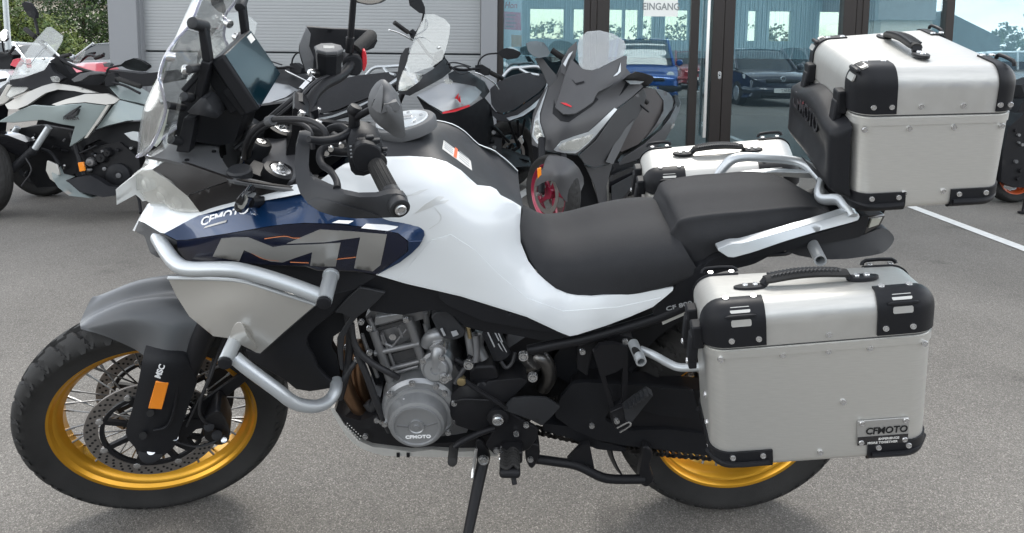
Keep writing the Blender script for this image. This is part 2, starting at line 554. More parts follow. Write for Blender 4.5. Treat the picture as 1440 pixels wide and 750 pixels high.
def bolt_mesh(name, r, h, m, n=10):
    mb = lathe([(0, h), (r * .45, h), (r * .5, h * .55), (r * .62, h * .55), (r * .7, h), (r * .9, h), (r, h * .6), (r, -.001)], (0, 0, 0), (0, 0, 1), n)
    o = obj(name, mb, m); me = o.data
    bpy.data.objects.remove(o); return me
def pose(p, axis):
    return Matrix.Translation(Vector(p)) @ basis(axis).to_4x4()
# ------------------------------------------------------------------ ground
def asphalt_mat():
    m = bpy.data.materials.new('asphalt'); MATS['asphalt'] = m; m.use_nodes = True
    nt = m.node_tree; bs = nt.nodes['Principled BSDF']; N = nt.nodes.new; Lk = nt.links.new
    tc = N('ShaderNodeTexCoord')
    vo = N('ShaderNodeTexVoronoi'); vo.inputs['Scale'].default_value = 300; Lk(tc.outputs['Object'], vo.inputs['Vector'])
    vo2 = N('ShaderNodeTexVoronoi'); vo2.inputs['Scale'].default_value = 95; Lk(tc.outputs['Object'], vo2.inputs['Vector'])
    big = N('ShaderNodeTexNoise'); big.inputs['Scale'].default_value = .9; big.inputs['Detail'].default_value = 8; big.inputs['Roughness'].default_value = .62; Lk(tc.outputs['Object'], big.inputs['Vector'])
    fine = N('ShaderNodeTexNoise'); fine.inputs['Scale'].default_value = 330; fine.inputs['Detail'].default_value = 3; Lk(tc.outputs['Object'], fine.inputs['Vector'])
    # each stone its own grey
    sep = N('ShaderNodeSeparateColor'); Lk(vo.outputs['Color'], sep.inputs['Color'])
    r1 = N('ShaderNodeValToRGB'); e = r1.color_ramp.elements
    e[0].position = 0; e[0].color = (.152, .141, .126, 1); e[1].position = 1; e[1].color = (.36, .334, .30, 1)
    k = e.new(.45); k.color = (.186, .174, .157, 1); k = e.new(.82); k.color = (.214, .201, .183, 1)
    Lk(sep.outputs[0], r1.inputs['Fac'])
    r2 = N('ShaderNodeMapRange'); r2.inputs['From Min'].default_value = .30; r2.inputs['From Max'].default_value = .72; r2.inputs['To Min'].default_value = .80; r2.inputs['To Max'].default_value = 1.15; Lk(big.outputs['Fac'], r2.inputs['Value'])
    r3 = N('ShaderNodeMapRange'); r3.inputs['From Min'].default_value = .3; r3.inputs['From Max'].default_value = .7; r3.inputs['To Min'].default_value = .88; r3.inputs['To Max'].default_value = 1.12; Lk(fine.outputs['Fac'], r3.inputs['Value'])
    # binder between the stones
    rb = N('ShaderNodeMapRange'); rb.inputs['From Min'].default_value = .35; rb.inputs['From Max'].default_value = .75; rb.inputs['To Min'].default_value = 1.0; rb.inputs['To Max'].default_value = .62; Lk(vo.outputs['Distance'], rb.inputs['Value'])
    def mul(a, b):
        q = N('ShaderNodeMixRGB'); q.blend_type = 'MULTIPLY'; q.inputs['Fac'].default_value = 1; Lk(a, q.inputs['Color1']); Lk(b, q.inputs['Color2']); return q.outputs['Color']
    c = mul(mul(mul(r1.outputs['Color'], r2.outputs['Result']), r3.outputs['Result']), rb.outputs['Result'])
    # oil spots and darker wear
    sp = N('ShaderNodeTexNoise'); sp.inputs['Scale'].default_value = 3.2; sp.inputs['Detail'].default_value = 4; Lk(tc.outputs['Object'], sp.inputs['Vector'])
    rs = N('ShaderNodeMapRange'); rs.inputs['From Min'].default_value = .62; rs.inputs['From Max'].default_value = .75; rs.inputs['To Min'].default_value = 1; rs.inputs['To Max'].default_value = .72; Lk(sp.outputs['Fac'], rs.inputs['Value'])
    c = mul(c, rs.outputs['Result'])
    Lk(c, bs.inputs['Base Color']); bs.inputs['Roughness'].default_value = .86; bs.inputs['Specular IOR Level'].default_value = .35
    b1 = N('ShaderNodeBump'); b1.inputs['Strength'].default_value = .45; b1.inputs['Distance'].default_value = .003; b1.invert = True; Lk(vo.outputs['Distance'], b1.inputs['Height'])
    b2 = N('ShaderNodeBump'); b2.inputs['Strength'].default_value = .35; b2.inputs['Distance'].default_value = .003; Lk(vo2.outputs['Distance'], b2.inputs['Height']); Lk(b1.outputs['Normal'], b2.inputs['Normal'])
    Lk(b2.outputs['Normal'], bs.inputs['Normal'])
asphalt_mat()
def flat_sheet(name, pts, m, z, kind='structure'):
    mb = MB().add([Vector((p.x, p.y, z)) for p in pts], [tuple(range(len(pts)))])
    o = obj(name, mb, m, smooth=False); o['kind'] = kind; return o
gs = MB()
n = 24; S = 400.0
gs.add([Vector((-S + 2 * S * i / n, -S + 2 * S * j / n, 0)) for j in range(n + 1) for i in range(n + 1)], [(j * (n + 1) + i, j * (n + 1) + i + 1, (j + 1) * (n + 1) + i + 1, (j + 1) * (n + 1) + i) for j in range(n) for i in range(n)])
ground = obj('ground', gs, 'asphalt', smooth=False); ground['kind'] = 'structure'
mat('line_paint', (.66, .66, .64), .7, bump=.5, bscale=160, var=.10, vscale=25)
def road_line(p0, p1, w):
    d = (p1 - p0); d.z = 0; d.normalize(); q = Vector((-d.y, d.x, 0)) * w / 2
    n = 18; mb = MB(); rnd = random.Random(3)
    for i in range(n + 1):
        c = p0.lerp(p1, i / n); mb.v += [Vector((*(c + q * (1 + rnd.uniform(-.02, .02))).xy, .004)), Vector((*(c - q * (1 + rnd.uniform(-.02, .02))).xy, .004))]
    mb.f = [(2 * i, 2 * i + 1, 2 * i + 3, 2 * i + 2) for i in range(n)]
    o = obj('parking_line', mb, 'line_paint', smooth=False); o['kind'] = 'structure'; return o
la, lb = G(1252, 280), G(1445, 352.5)
road_line(la + (la - lb) * .25, lb + (lb - la) * .9, .095)
road_line(G(690, 300), G(760, 258), .10)
road_line(U(-9, -5.2), U(9, -5.2), .10)
for k in range(8): road_line(U(-8.5 + k * 2.5, -9.5), U(-8.5 + k * 2.5, -4.6), .10)

# ------------------------------------------------------------------ showroom building
VB = 8.0
def VP(px, z, v=VB):
    "point on a wall at depth v under the photo's column px (taken at the horizon), height z"
    p = V(px, 74, v); return Vector((p.x, p.y, z))
mat('wall_grey', (.225, .233, .245), .55, bump=.15, bscale=300, var=.03, vscale=2)
mat('clad_grey', (.30, .31, .315), .42, .2, .1, var=.03, vscale=2)
mat('frame_dark', (.030, .025, .023), .38, .3, bump=.05)
mat('room_wall', (.46, .62, .68), .7, var=.05)
mat('room_floor', (.07, .09, .11), .4)
mat('blind', (.56, .72, .78), .6)
mat('room_dark', (.05, .06, .07), .6)
BLD = Thing('showroom_building', 'grey showroom with ribbed cladding and a glazed front behind the motorcycles', 'building', U(0, VB))
def wbox(px0, px1, z0, z1, v0, v1):
    "box between two photo columns (read on the plane v0) and two depths"
    a, b = VP(px0, z0, v0), VP(px1, z0, v0); dv = VF * (v1 - v0); up = Vector((0, 0, z1 - z0))
    vs = [a, b, b + dv, a + dv]; vs += [p + up for p in vs]
    return MB().add(vs, [(3, 2, 1, 0), (4, 5, 6, 7), (0, 1, 5, 4), (1, 2, 6, 5), (2, 3, 7, 6), (3, 0, 4, 7)])
HB = 5.2
BLD.part('pillar', wbox(154, 194.5, 0, HB, VB - .12, VB + 8), 'wall_grey', bevel=.006)
BLD.part('corner_trim', wbox(195.2, 199.8, 0, HB, VB - .07, VB + .1), 'wall_grey', bevel=.003)
BLD.part('pillar', wbox(676, 699, 0, HB, VB - .10, VB + .2), 'wall_grey', bevel=.006)
def cladding(px0, px1, z0, z1):
    a, b = VP(px0, 0), VP(px1, 0); pitch = .0355; mb = MB(); k = int((z1 - z0) / pitch); prof = []
    for i in range(k):
        z = z0 + i * pitch; prof += [(z, .0), (z + pitch * .30, .0), (z + pitch * .40, -.0015), (z + pitch * .95, -.0015)]
    prof.append((z0 + k * pitch, 0))
    vs = []
    for z, d in prof: vs += [a + VF * d + Vector((0, 0, z)), b + VF * d + Vector((0, 0, z))]
    return mb.add(vs, [(2 * i, 2 * i + 1, 2 * i + 3, 2 * i + 2) for i in range(len(prof) - 1)])
zj = V(440, 73, VB).z
zs = [0.06, zj - .006, zj + 1.10, zj + 2.2, HB]
for i in range(4): 
    BLD.part('cladding_panel', thicken(cladding(200, 675.5, zs[i] + .006, zs[i + 1] - .006), .02), 'clad_grey', smooth=False)
BLD.part('wall_core', wbox(200, 675.5, 0, HB, VB + .06, VB + .3), 'room_dark')
BLD.part('roof_slab', wbox(150, 2300, HB, HB + .4, VB - .3, VB + 9), 'wall_grey')
BLD.part('plinth', wbox(200, 675.5, 0, .055, VB - .03, VB + .05), 'room_dark')
# glazed front
FR = [(699.5, 708), (820.5, 829), (829.4, 838), (838.4, 856), (1001, 1017), (1017.4, 1032), (1183.5, 1201), (1201.4, 1210), (1210.4, 1219), (1327, 1338.5), (1475, 1490), (1640, 1656), (1800, 1816)]
for k, (a, b) in enumerate(FR):
    BLD.part('window_frame', wbox(a, b, .0, HB - .6, VB - (.05 if k % 2 else .06), VB + .06), 'frame_dark', bevel=.004)
PN = [(708, 820.5), (856, 1001), (1032, 1183.5), (1219, 1327), (1338.5, 1475), (1490, 1640), (1656, 1800)]
for a, b in PN:
    BLD.part('window_rail', wbox(a, b, .0, .09, VB - .04, VB + .04), 'frame_dark', bevel=.004)
    BLD.part('window_rail', wbox(a, b, 2.75, 2.85, VB - .04, VB + .04), 'frame_dark', bevel=.004)
    BLD.part('window_pane', wbox(a, b, .09, 2.75, VB - .006, VB + .006), 'window_glass', smooth=False)
    BLD.part('window_pane', wbox(a, b, 2.85, HB - .7, VB - .006, VB + .006), 'window_glass', smooth=False)
BLD.part('lintel', wbox(699.5, 1820, HB - .7, HB, VB - .09, VB + .3), 'wall_grey', bevel=.01)
BLD.part('door_edge', wbox(970, 982, .09, 2.75, VB - .03, VB + .03), 'frame_dark', bevel=.004)
hb0, hb1 = V(998, -12, VB - .10), V(988.5, 188, VB - .10); hb1.x, hb1.y = hb0.x, hb0.y; hb1.z = .35; hb0.z = 2.2
dh = BLD.part('door_handle', cyl(hb0, hb1, .017, n=18, bev=.002), mat('white_bar', (.72, .71, .68), .3, .3))
for z in (.5, 2.05):
    BLD.part('handle_mount', cyl(Vector((hb0.x, hb0.y, z)), Vector((hb0.x, hb0.y, z)) + VF * .10, .010, n=12), 'steel', dh)
lk = V(1011.5, 106, VB - .053)
BLD.part('door_lock', ring_loft([[lk + VF * d + VR * (math.cos(a) * .019) + Vector((0, 0, math.sin(a) * .022 + (.022 if math.sin(a) > 0 else -.022))) for a in [2 * PI * i / 24 for i in range(24)]] for d in (.0, -.012)]), 'steel', bevel=.002)
c = lk - VF * .0125; BLD.part('keyhole', cyl(c, c - VF * .002, .008, n=14), 'hole')
# sign, posters inside the glass
def vquad(p, v, d): P = [V(x, y, v) for x, y in p]; return plate(P, VF * d)
sg = Thing('door_sign', 'white paper sign with grey capital letters stuck inside the glass door', 'sign', V(930, 10, VB - .02))
sg.part('paper', vquad([(905.5, -24), (953.5, -24), (953, 23.5), (905, 23)], VB - .012, .003), mat('paper', (.72, .73, .70), .7), smooth=False)
for s_, y_, h_ in (('KEIN', -1, .075), ('EINGANG', 14, .078)):
    o = V(929.5, y_, VB - .0135); t_ = text_mb(s_, h_ * 1.38, o, VR, Vector((0, 0, 1)), align='CENTER', bold=.002, depth=.001, sx=.86); sg.part('lettering', t_, 'wire' if 0 else mat('sign_ink', (.22, .24, .24), .6), smooth=False)
ps = Thing('window_poster', 'tall poster with red heading and pink and orange fields inside the left window', 'poster', V(720, 40, VB + .08))
ps.part('paper', vquad([(707.5, -20), (734, -20), (734, 66), (707.5, 66)], VB + .05, .003), mat('poster_white', (.70, .72, .76), .5), smooth=False)
ps.part('pink_field', vquad([(708.5, 16), (732, 18), (733, 43), (708.5, 41)], VB + .047, .002), mat('poster_pink', (.80, .05, .15), .5), smooth=False)
ps.part('orange_field', vquad([(719, 49), (733.5, 50), (733.5, 66), (719, 66)], VB + .047, .002), mat('poster_orange', (.55, .22, .05), .5), smooth=False)
for k, (w, y) in enumerate(((14, 20), (12, 25.5), (15, 31), (11, 36))):
    ps.part('print_line', vquad([(711.5, y), (711.5 + w, y + .6), (711.5 + w, y + 3), (711.5, y + 2.4)], VB + .0445, .001), mat('poster_dark', (.30, .03, .09), .5), smooth=False)
o = V(709.5, 11.5, VB + .046); ps.part('lettering', text_mb('Hon', .098, o, VR, Vector((0, 0, 1)), bold=.002, shear=.2, sx=.8), 'red_plastic', smooth=False)
# inside: floor, ribbed back wall with windows looking out the other side
BLD.part('room_floor', wbox(699, 2000, .0, .02, VB + .08, VB + 8), 'room_floor')
BLD.part('room_ceiling', wbox(699, 2000, HB - .75, HB - .65, VB + .3, VB + 8), 'blind')
BLD.part('room_side', wbox(699, 703, 0, HB - .7, VB + .3, VB + 8), 'room_wall')
def zat(y, v): return V(900, y, v).z
vb = VB + 7.8
zt, zb = zat(14, vb), zat(56, vb)
cols = [(745, 792), (806, 822), (855, 874), (878, 896), (903, 916), (934, 966), (1050, 1062), (1080, 1110), (1150, 1180)]
prev = 640
cols_w = [(720 + (a - 720), 720 + (b - 720)) for a, b in cols]
for a, b in cols_w + [(1700, 1700)]:
    rp = wbox(prev, a, 0, HB - .7, vb, vb + .12)
    BLD.part('room_wall', rp, 'room_wall')
    if b > a:
        BLD.part('window_pane', wbox(a, b, zb, zt, vb + .04, vb + .06), 'dim_glass', smooth=False)
        BLD.part('room_wall', wbox(a, b, 0, zb, vb, vb + .12), 'room_wall'); BLD.part('room_wall', wbox(a, b, zt, HB - .7, vb, vb + .12), 'room_wall')
    prev = b
ribs = MB()
for i in range(150):
    x = 720 + i * 3.4
    if any(a - 2 < x < b + 1 for a, b in cols_w): 
        ribs.join(wbox(x, x + 1.2, 0, zb, vb - .03, vb)); ribs.join(wbox(x, x + 1.2, zt, HB - .7, vb - .03, vb))
    else: ribs.join(wbox(x, x + 1.2, 0, HB - .7, vb - .03, vb))
BLD.part('wall_ribs', ribs, 'blind', kind='stuff', smooth=False)
BLD.part('dark_backing', wbox(699, 1500, .02, 1.2, vb - .9, vb - .3), 'room_dark', bevel=.01)  # dark block added to darken the lower glass behind the reflected cars
# ------------------------------------------------------------------ the big white motorcycle
BIKE = Thing('adventure_motorcycle', 'large white and blue touring motorcycle with gold spoked wheels in the foreground', 'motorcycle', (0, 0, 0), ML)
BK = BIKE.part
MWF = (Matrix.Translation(SG) @ MS.to_4x4() @ Matrix.Translation(FA - SG))
MWR = Matrix.Translation(RA)

def tyre_mb(Rt, half, bead_r, bead_h, nseg, shape=.62, tread=True, blocks=34, depth=.0105):
    """knobbly road tyre: carcass plus tread blocks with recessed grooves"""
    nw = 34
    prof = []
    # sidewall + crown from one bead round to the other
    hgt = Rt - bead_r
    for i in range(nw + 1):
        t = -1 + 2 * i / nw                            # -1..1 bead to bead
        a = t * R(118)
        y = half * math.sin(a) / 1.0
        if abs(t) > .76: y = math.copysign(half + (bead_h - half) * ((abs(t) - .76) / .24) ** 1.3, t)
        # superellipse radius
        c = math.cos(R(90) * min(1, abs(t)) ** 1.0)
        r = bead_r + hgt * (c ** shape)
        prof.append((r, y, t))
    m = MB(); vs = []
    for j in range(nseg):
        ang = 2 * PI * j / nseg; u = j / nseg * blocks
        for r, y, t in prof:
            d = 0.0
            at = abs(t)
            if tread and at < .60:
                sgn = 1 if t > 0 else -1
                ph = (u + (.5 if sgn > 0 else 0) + at * 1.3 * 1.0) % 1.0
                g = ph < .17
                if .04 < at < .09 and (ph > .55 or ph < .2): g = True
                if .30 < at < .345: g = True
                if at >= .345 and ((u + (.5 if sgn > 0 else 0) + at * .25 + .42) % 1.0) < .15: g = True
                if at >= .345: 
                    g = ((u + (.5 if sgn > 0 else 0) + at * .45 + .38) % 1.0) < .19
                if g: d = -depth * (1 if at < .5 else .9)
            elif tread and .60 <= at < .70:
                if ((u + (.5 if t > 0 else 0) + .30) % 1.0) < .22: d = -.008
            y2 = y + math.copysign(d * min(1.0, at * 1.5), y) if d else y
            vs.append(Vector((math.cos(ang) * (r + d), y2, math.sin(ang) * (r + d))))
    k = nw + 1; fs = []
    for j in range(nseg):
        j2 = (j + 1) % nseg
        for i in range(nw): fs.append((j * k + i, j2 * k + i, j2 * k + i + 1, j * k + i + 1))
    m.add(vs, fs)
    return m

def rim_mb(rf, hw, well, n=96):
    # closed section: flange, drop, spoke bed, and back on the tyre side
    s = [(-hw, rf), (-hw - .0015, rf - .004), (-hw + .001, rf - .010), (-hw + .004, rf - .0125), (-hw * .78, rf - .0165), (-hw * .74, rf - .021),
         (-hw * .62, rf - .026), (-hw * .50, well + .006), (-hw * .30, well)]
    prof = [(r, y) for y, r in s] + [(r, -y) for y, r in reversed(s)]
    inner = [(rf - .003, hw - .005), (well + .010, hw * .30), (well + .010, -hw * .30), (rf - .003, -hw + .005)]
    return lathe(prof + inner, (0, 0, 0), (0, 1, 0), n, close_prof=True)

def make_spoke_mesh(r0, r1, y0, y1, skew):
    p0 = Vector((0, y0, 0)) + Vector((math.cos(0) * r0, 0, math.sin(0) * r0))
    p1 = Vector((math.cos(skew) * r1, y1, math.sin(skew) * r1))
    mb = cyl(p0, p1, .0021, n=6)
    d = (p1 - p0).normalized()
    mb.join(cyl(p1 - d * .022, p1, .0034, n=6))
    o = obj('spoke', mb, 'spoke_steel'); me = o.data; bpy.data.objects.remove(o); return me

def disc_mb(ro, ri, y, t):
    return lathe([(ri, y - t / 2), (ri, y + t / 2), (ro - .0006, y + t / 2), (ro, y + t / 2 - .0006), (ro, y - t / 2 + .0006), (ro - .0006, y - t / 2)], (0, 0, 0), (0, 1, 0), 96, close_prof=True)

def dots_mb(rr, cnt, y, r=.0034, side=-1, off=0):
    m = MB()
    for k, rad in enumerate(rr):
        for i in range(cnt):
            a = 2 * PI * (i + off + k * .33) / cnt
            c = Vector((math.cos(a) * rad, y, math.sin(a) * rad))
            m.join(cyl(c, c + Vector((0, side * .0008, 0)), r, n=6))
    return m

def spider_mb(r_in, r_out, y, arms=8, w=.017, t=.006):
    m = lathe([(r_in, y - t), (r_in, y + t), (r_in + .012, y + t), (r_in + .012, y - t)], (0, 0, 0), (0, 1, 0), 40, close_prof=True)
    m.join(lathe([(r_out - .010, y - t * .7), (r_out - .010, y + t * .7), (r_out, y + t * .7), (r_out, y - t * .7)], (0, 0, 0), (0, 1, 0), 60, close_prof=True))
    for i in range(arms):
        a = 2 * PI * i / arms
        b = a + .30
        m.join(bar((math.cos(a) * r_in, y, math.sin(a) * r_in), (math.cos(b) * r_out, y, math.sin(b) * r_out), w * .8, t * 1.6, (0, 1, 0)))
    return m

def build_wheel(MW, Rt, half, rf, hw, well, discs, hub_r, hub_half, nspk, seed, carrier=True):
    def W(mb): return mb.xf(MW)
    rim = BK('wheel', W(rim_mb(rf, hw, well)), 'gold', angle=25)
    BK('tyre', W(tyre_mb(Rt, half, rf - .004, hw + .002, 384, shape=.55 if half < .06 else .68, blocks=32)), 'rubber', rim, angle=28)
    hub = lathe([(.012, -hub_half), (hub_r * .72, -hub_half), (hub_r, -hub_half + .006), (hub_r, -hub_half + .012), (hub_r * .62, -hub_half + .022),
                 (hub_r * .62, hub_half - .022), (hub_r, hub_half - .012), (hub_r, hub_half - .006), (hub_r * .72, hub_half), (.012, hub_half)], (0, 0, 0), (0, 1, 0), 40, close_prof=True)
    BK('hub', W(hub), 'frame_black', rim)
    for d in discs:
        BK('brake_disc', W(disc_mb(d['ro'], d['ri'], d['y'], .005)), 'disc_steel', rim)
        side = -1 if d['y'] < 0 else 1
        BK('disc_drillings', W(dots_mb([d['ri'] + (d['ro'] - d['ri']) * q for q in (.25, .5, .75)], 40, d['y'] + side * .0026, side=side)
                              .join(dots_mb([d['ri'] + (d['ro'] - d['ri']) * q for q in (.25, .5, .75)], 40, d['y'] - side * .0026, side=-side))), 'hole', rim, kind='stuff')
        BK('disc_carrier', W(spider_mb(hub_r * .8, d['ri'] - .004, d['y'], 8)), 'frame_black', rim)
        for i in range(8):
            a = 2 * PI * i / 8 + .30
            c = Vector((math.cos(a) * (d['ri'] + .001), d['y'], math.sin(a) * (d['ri'] + .001)))
            BK('disc_bobbin', W(cyl(c + Vector((0, -.006, 0)), c + Vector((0, .006, 0)), .0095, n=12, bev=.002)), 'steel', rim)
    ms = [make_spoke_mesh(hub_r * .92, well + .001, -hub_half + .009, hw * .25, .42), make_spoke_mesh(hub_r * .92, well + .001, -hub_half + .009, hw * .25, -.42),
          make_spoke_mesh(hub_r * .92, well + .001, hub_half - .009, -hw * .25, .42), make_spoke_mesh(hub_r * .92, well + .001, hub_half - .009, -hw * .25, -.42)]
    for i in range(nspk):
        me = ms[i % 4]
        a = 2 * PI * (i // 2) / (nspk / 2) + (.12 if i % 4 >= 2 else 0)
        BIKE.inst('spoke', me, MW @ Matrix.Rotation(-a, 4, 'Y'), rim)
    return rim

front_wheel = build_wheel(MWF, .3295, .055, .2525, .040, .217, [dict(ro=.160, ri=.128, y=-.062), dict(ro=.160, ri=.128, y=.062)], .036, .045, 40, 1)
rear_wheel = build_wheel(MWR, .321, .075, .2275, .062, .192, [dict(ro=.130, ri=.10, y=.075)], .045, .06, 40, 2)
spr = lathe([(.055, -.003), (.055, .003), (.100, .003), (.100, -.003)], (0, -.082, 0), (0, 1, 0), 60, close_prof=True)
for i in range(44):
    a = 2 * PI * i / 44
    spr.join(box((math.cos(a) * .102, -.082, math.sin(a) * .102), (.006, .005, .008), Matrix.Rotation(-a, 3, 'Y')))
BK('rear_sprocket', spr.xf(MWR), 'chain_steel', rear_wheel)
valve = cyl((0, 0, 0), (0, -.02, .03), .004, n=8)

# ------------------------------------------------------------------ fork, mudguard, brakes
def forkpt(px, py, fy): return F(px, py, fy)
for s, nm in ((-1, 'near'), (1, 'far')):
    def Q(p, s=s):
        q = MSi @ (Vector(p) - SG) + SG
        return S2B((q.x, q.y * 1.0, q.z))
    top_in = F(291, 462, -.105); bot_in = F(213, 634, -.105)
    def flip(p, s=s):
        if s < 0: return p
        q = MSi @ (p - SG) + SG; return S2B((q.x, -q.y, q.z))
    top, bot = flip(top_in), flip(bot_in)
    up = flip(F(394.5, 239, -.105)) - (top - bot).normalized() * .012
    mid = bot + (top - bot) * .45
    leg = BK('fork_leg', cyl(bot, top + (top - bot) * .30, .026, n=24), 'frame_black')
    BK('fork_tube', cyl(top + (top - bot) * .25, up, .031, n=24), 'black_plastic', leg)
    BK('fork_foot', cyl(flip(F(213, 634, -.125)), flip(F(213, 634, -.085)), .030, n=24, bev=.003), 'frame_black', leg)
    g_out = [(214, 470), (203, 492), (196, 530), (187, 573), (176, 607), (180, 619), (190, 630), (193, 641), (227, 644), (246, 629), (253, 606), (268, 564), (278, 536), (264, 508), (264, 470)]
    gm = patch(F, g_out, [(214, 472, -.082), (240, 472, -.085), (262, 472, -.08), (200, 503, -.124), (230, 506, -.142), (264, 508, -.132), (180, 610, -.120), (210, 600, -.140), (250, 600, -.128), (190, 560, -.126), (225, 555, -.147), (272, 545, -.125), (215, 640, -.130)], back=.014, rnd=1, r=.15)
    if s > 0:
        gm.v = [flip(p) for p in gm.v]; gm.f = [tuple(reversed(f)) for f in gm.f]
    guard = BK('fork_guard', gm, 'black_plastic', leg, bevel=.003)
    rm = patch(F, [(219, 537), (237.5, 538.5), (227.5, 576.5), (208, 575)], [(219, 537, -.152), (237, 538, -.150), (227, 576, -.151), (208, 575, -.145)], back=.010)
    if s > 0:
        rm.v = [flip(p) for p in rm.v]; rm.f = [tuple(reversed(f)) for f in rm.f]
    BK('reflector', rm, 'amber', leg, bevel=.002)
    if s < 0:
        o = F(225, 533, -.1525); ux = F(233.5, 511, -.1525) - o; uy = F(216, 531, -.1525) - o
        BK('lettering', text_mb('MSC', .0185, o, ux, uy, bold=.0006, shear=.2, sx=1.15), 'white_print', leg, smooth=False)
        for hx, hy in ((211.5, 581), (201, 613)):
            c = F(hx, hy, -.139)
            BK('bolt_recess', cyl(c, c + (F(hx, hy, -.145) - c) * 1.6, .0085, n=14), 'hole', leg)
        # ridge moulded along the guard
        BK('guard_ridge', tube([F(252, 530, -.138), F(244, 580, -.141), F(234, 600, -.142), F(216, 605, -.141)], .0035, 8), 'black_plastic', leg)
    # caliper
    cal = patch(F, [(283, 596), (292, 585), (306, 577), (316, 588), (324, 606), (322, 622), (309, 628), (296, 624), (286, 616)], [(283, 596, -.108), (304, 600, -.116), (322, 610, -.110)], back=.068, rnd=1)
    if s > 0:
        cal.v = [flip(p) for p in cal.v]; cal.f = [tuple(reversed(f)) for f in cal.f]
    cp = BK('brake_caliper', cal, 'frame_black', leg, bevel=.004)
    if s < 0:
        for bx, by_ in ((306, 581), (315, 619), (246.5, 616)):
            c = F(bx, by_, -.112)
            BK('caliper_bolt', cyl(c, c + (F(bx, by_, -.125) - c), .0075, n=12, bev=.001), 'steel', cp)
        for fx, fy2 in ((294, 600), (305, 612)):
            c = F(fx, fy2, -.114)
            BK('caliper_piston', cyl(c, c + (F(fx, fy2, -.123) - c), .013, n=18, bev=.002), 'frame_black', cp)
        BK('caliper_bracket', patch(F, [(240, 608), (262, 590), (290, 590), (296, 600), (276, 604), (262, 616), (275, 632), (262, 634), (240, 624)], -.10, back=.014), 'frame_black', leg, bevel=.002)
        BK('brake_arm', plate([F(346, 521, -.072), F(349, 534, -.072), F(278, 592, -.098), F(264, 590, -.098), F(268, 577, -.098)], S2B((0, .012, 0)) - S2B((0, 0, 0))), 'frame_black', leg, bevel=.002)
        BK('brake_hose', tube([F(300, 604, -.11), F(282, 585, -.125), F(283, 560, -.13), F(296, 530, -.12), F(306, 500, -.10), F(318, 470, -.09)], .0042, 8), 'wire', leg)
        BK('sensor_cable', tube([F(248, 622, -.13), F(275, 628, -.12), F(300, 622, -.118), F(316, 612, -.11)], .003, 8), 'wire', leg)
        BK('sensor_cable', tube([F(262, 600, -.118), F(276, 570, -.125), F(290, 540, -.12), F(300, 505, -.10)], .0028, 8), 'wire', leg)
BK('front_axle', cyl(F(213, 634, -.128), F(213, 634, .128), .010, n=16), 'steel', front_wheel)

# mudguard: one shell over the wheel
frows = [[(113, 452, 0), (112.5, 455, -.025), (113, 459, -.05), (114, 463, -.06)],
         [(138, 437, 0), (136.5, 443, -.032), (140, 456, -.062), (148, 473, -.072)],
         [(173, 422, 0), (172, 430, -.036), (178, 452, -.074), (187, 490, -.082)],
         [(206, 415, 0), (206, 424, -.04), (212, 452, -.084), (203, 500, -.110)],
         [(235, 411, 0), (236, 422, -.045), (240, 455, -.092), (232, 508, -.134)],
         [(262, 411, 0), (264, 422, -.045), (268, 455, -.092), (262, 510, -.126)],
         [(288, 415, 0), (290, 427, -.045), (292, 450, -.088), (280, 480, -.11)]]
BK('front_mudguard', thicken(grid(sym_rows(frows, F), 5, 5), .004), 'satin_grey')
# triple clamps and steering stem
for dz, nm in ((0, 'lower'), (1, 'upper')): pass
# ------------------------------------------------------------------ tank, fairing, seats
def both(name, mb, m, **k):
    "a panel and its twin on the other side of the bike"
    a = BK(name, mb, m, **k); b = BK(name, mb.mirrored(), m, **k); return a, b
def on(tps, d=.0012): return lambda x, y: tps(x, y) - d

WT = TPS([(440, 262, -.15), (484, 232, -.13), (540, 222, -.125), (600, 222, -.125), (645, 240, -.13), (669, 262, -.13), (704, 276, -.125), (733, 292, -.106),
          (500, 262, -.187), (560, 257, -.192), (610, 260, -.192), (650, 288, -.19), (690, 308, -.176), (720, 315, -.142),
          (600, 320, -.216), (560, 352, -.212), (640, 345, -.216), (690, 372, -.203), (718, 374, -.178), (734, 345, -.132),
          (768, 397, -.152), (743, 370, -.140), (570, 398, -.204), (648, 416, -.206), (741, 445, -.195), (800, 472, -.182), (850, 459, -.176), (918, 432, -.164),
          (947, 406, -.156), (880, 414, -.158), (796, 414, -.156), (690, 420, -.207), (760, 432, -.190), (840, 438, -.178)])
tank_l, tank_r = both('tank_panel', patch(B, [(440, 262), (462, 246), (484, 232), (510, 225), (540, 222), (575, 221), (605, 223), (628, 229), (648, 241), (662, 254), (671, 262), (690, 264), (698, 268), (704, 276), (720, 284), (733, 292),
     (731, 318), (732, 342), (743, 369), (755, 385), (768, 397), (782, 408), (798, 414), (814, 417), (832, 418), (880, 414), (940, 406), (947, 405), (946, 409), (938, 416), (918, 432), (885, 446), (850, 459), (812, 471), (801, 473), (788, 468), (741, 446), (648, 417), (570, 399), (529, 387), (500, 350), (450, 300)],
     WT, back=.006, step=8), 'pearl_white', bevel=.0025, angle=50)
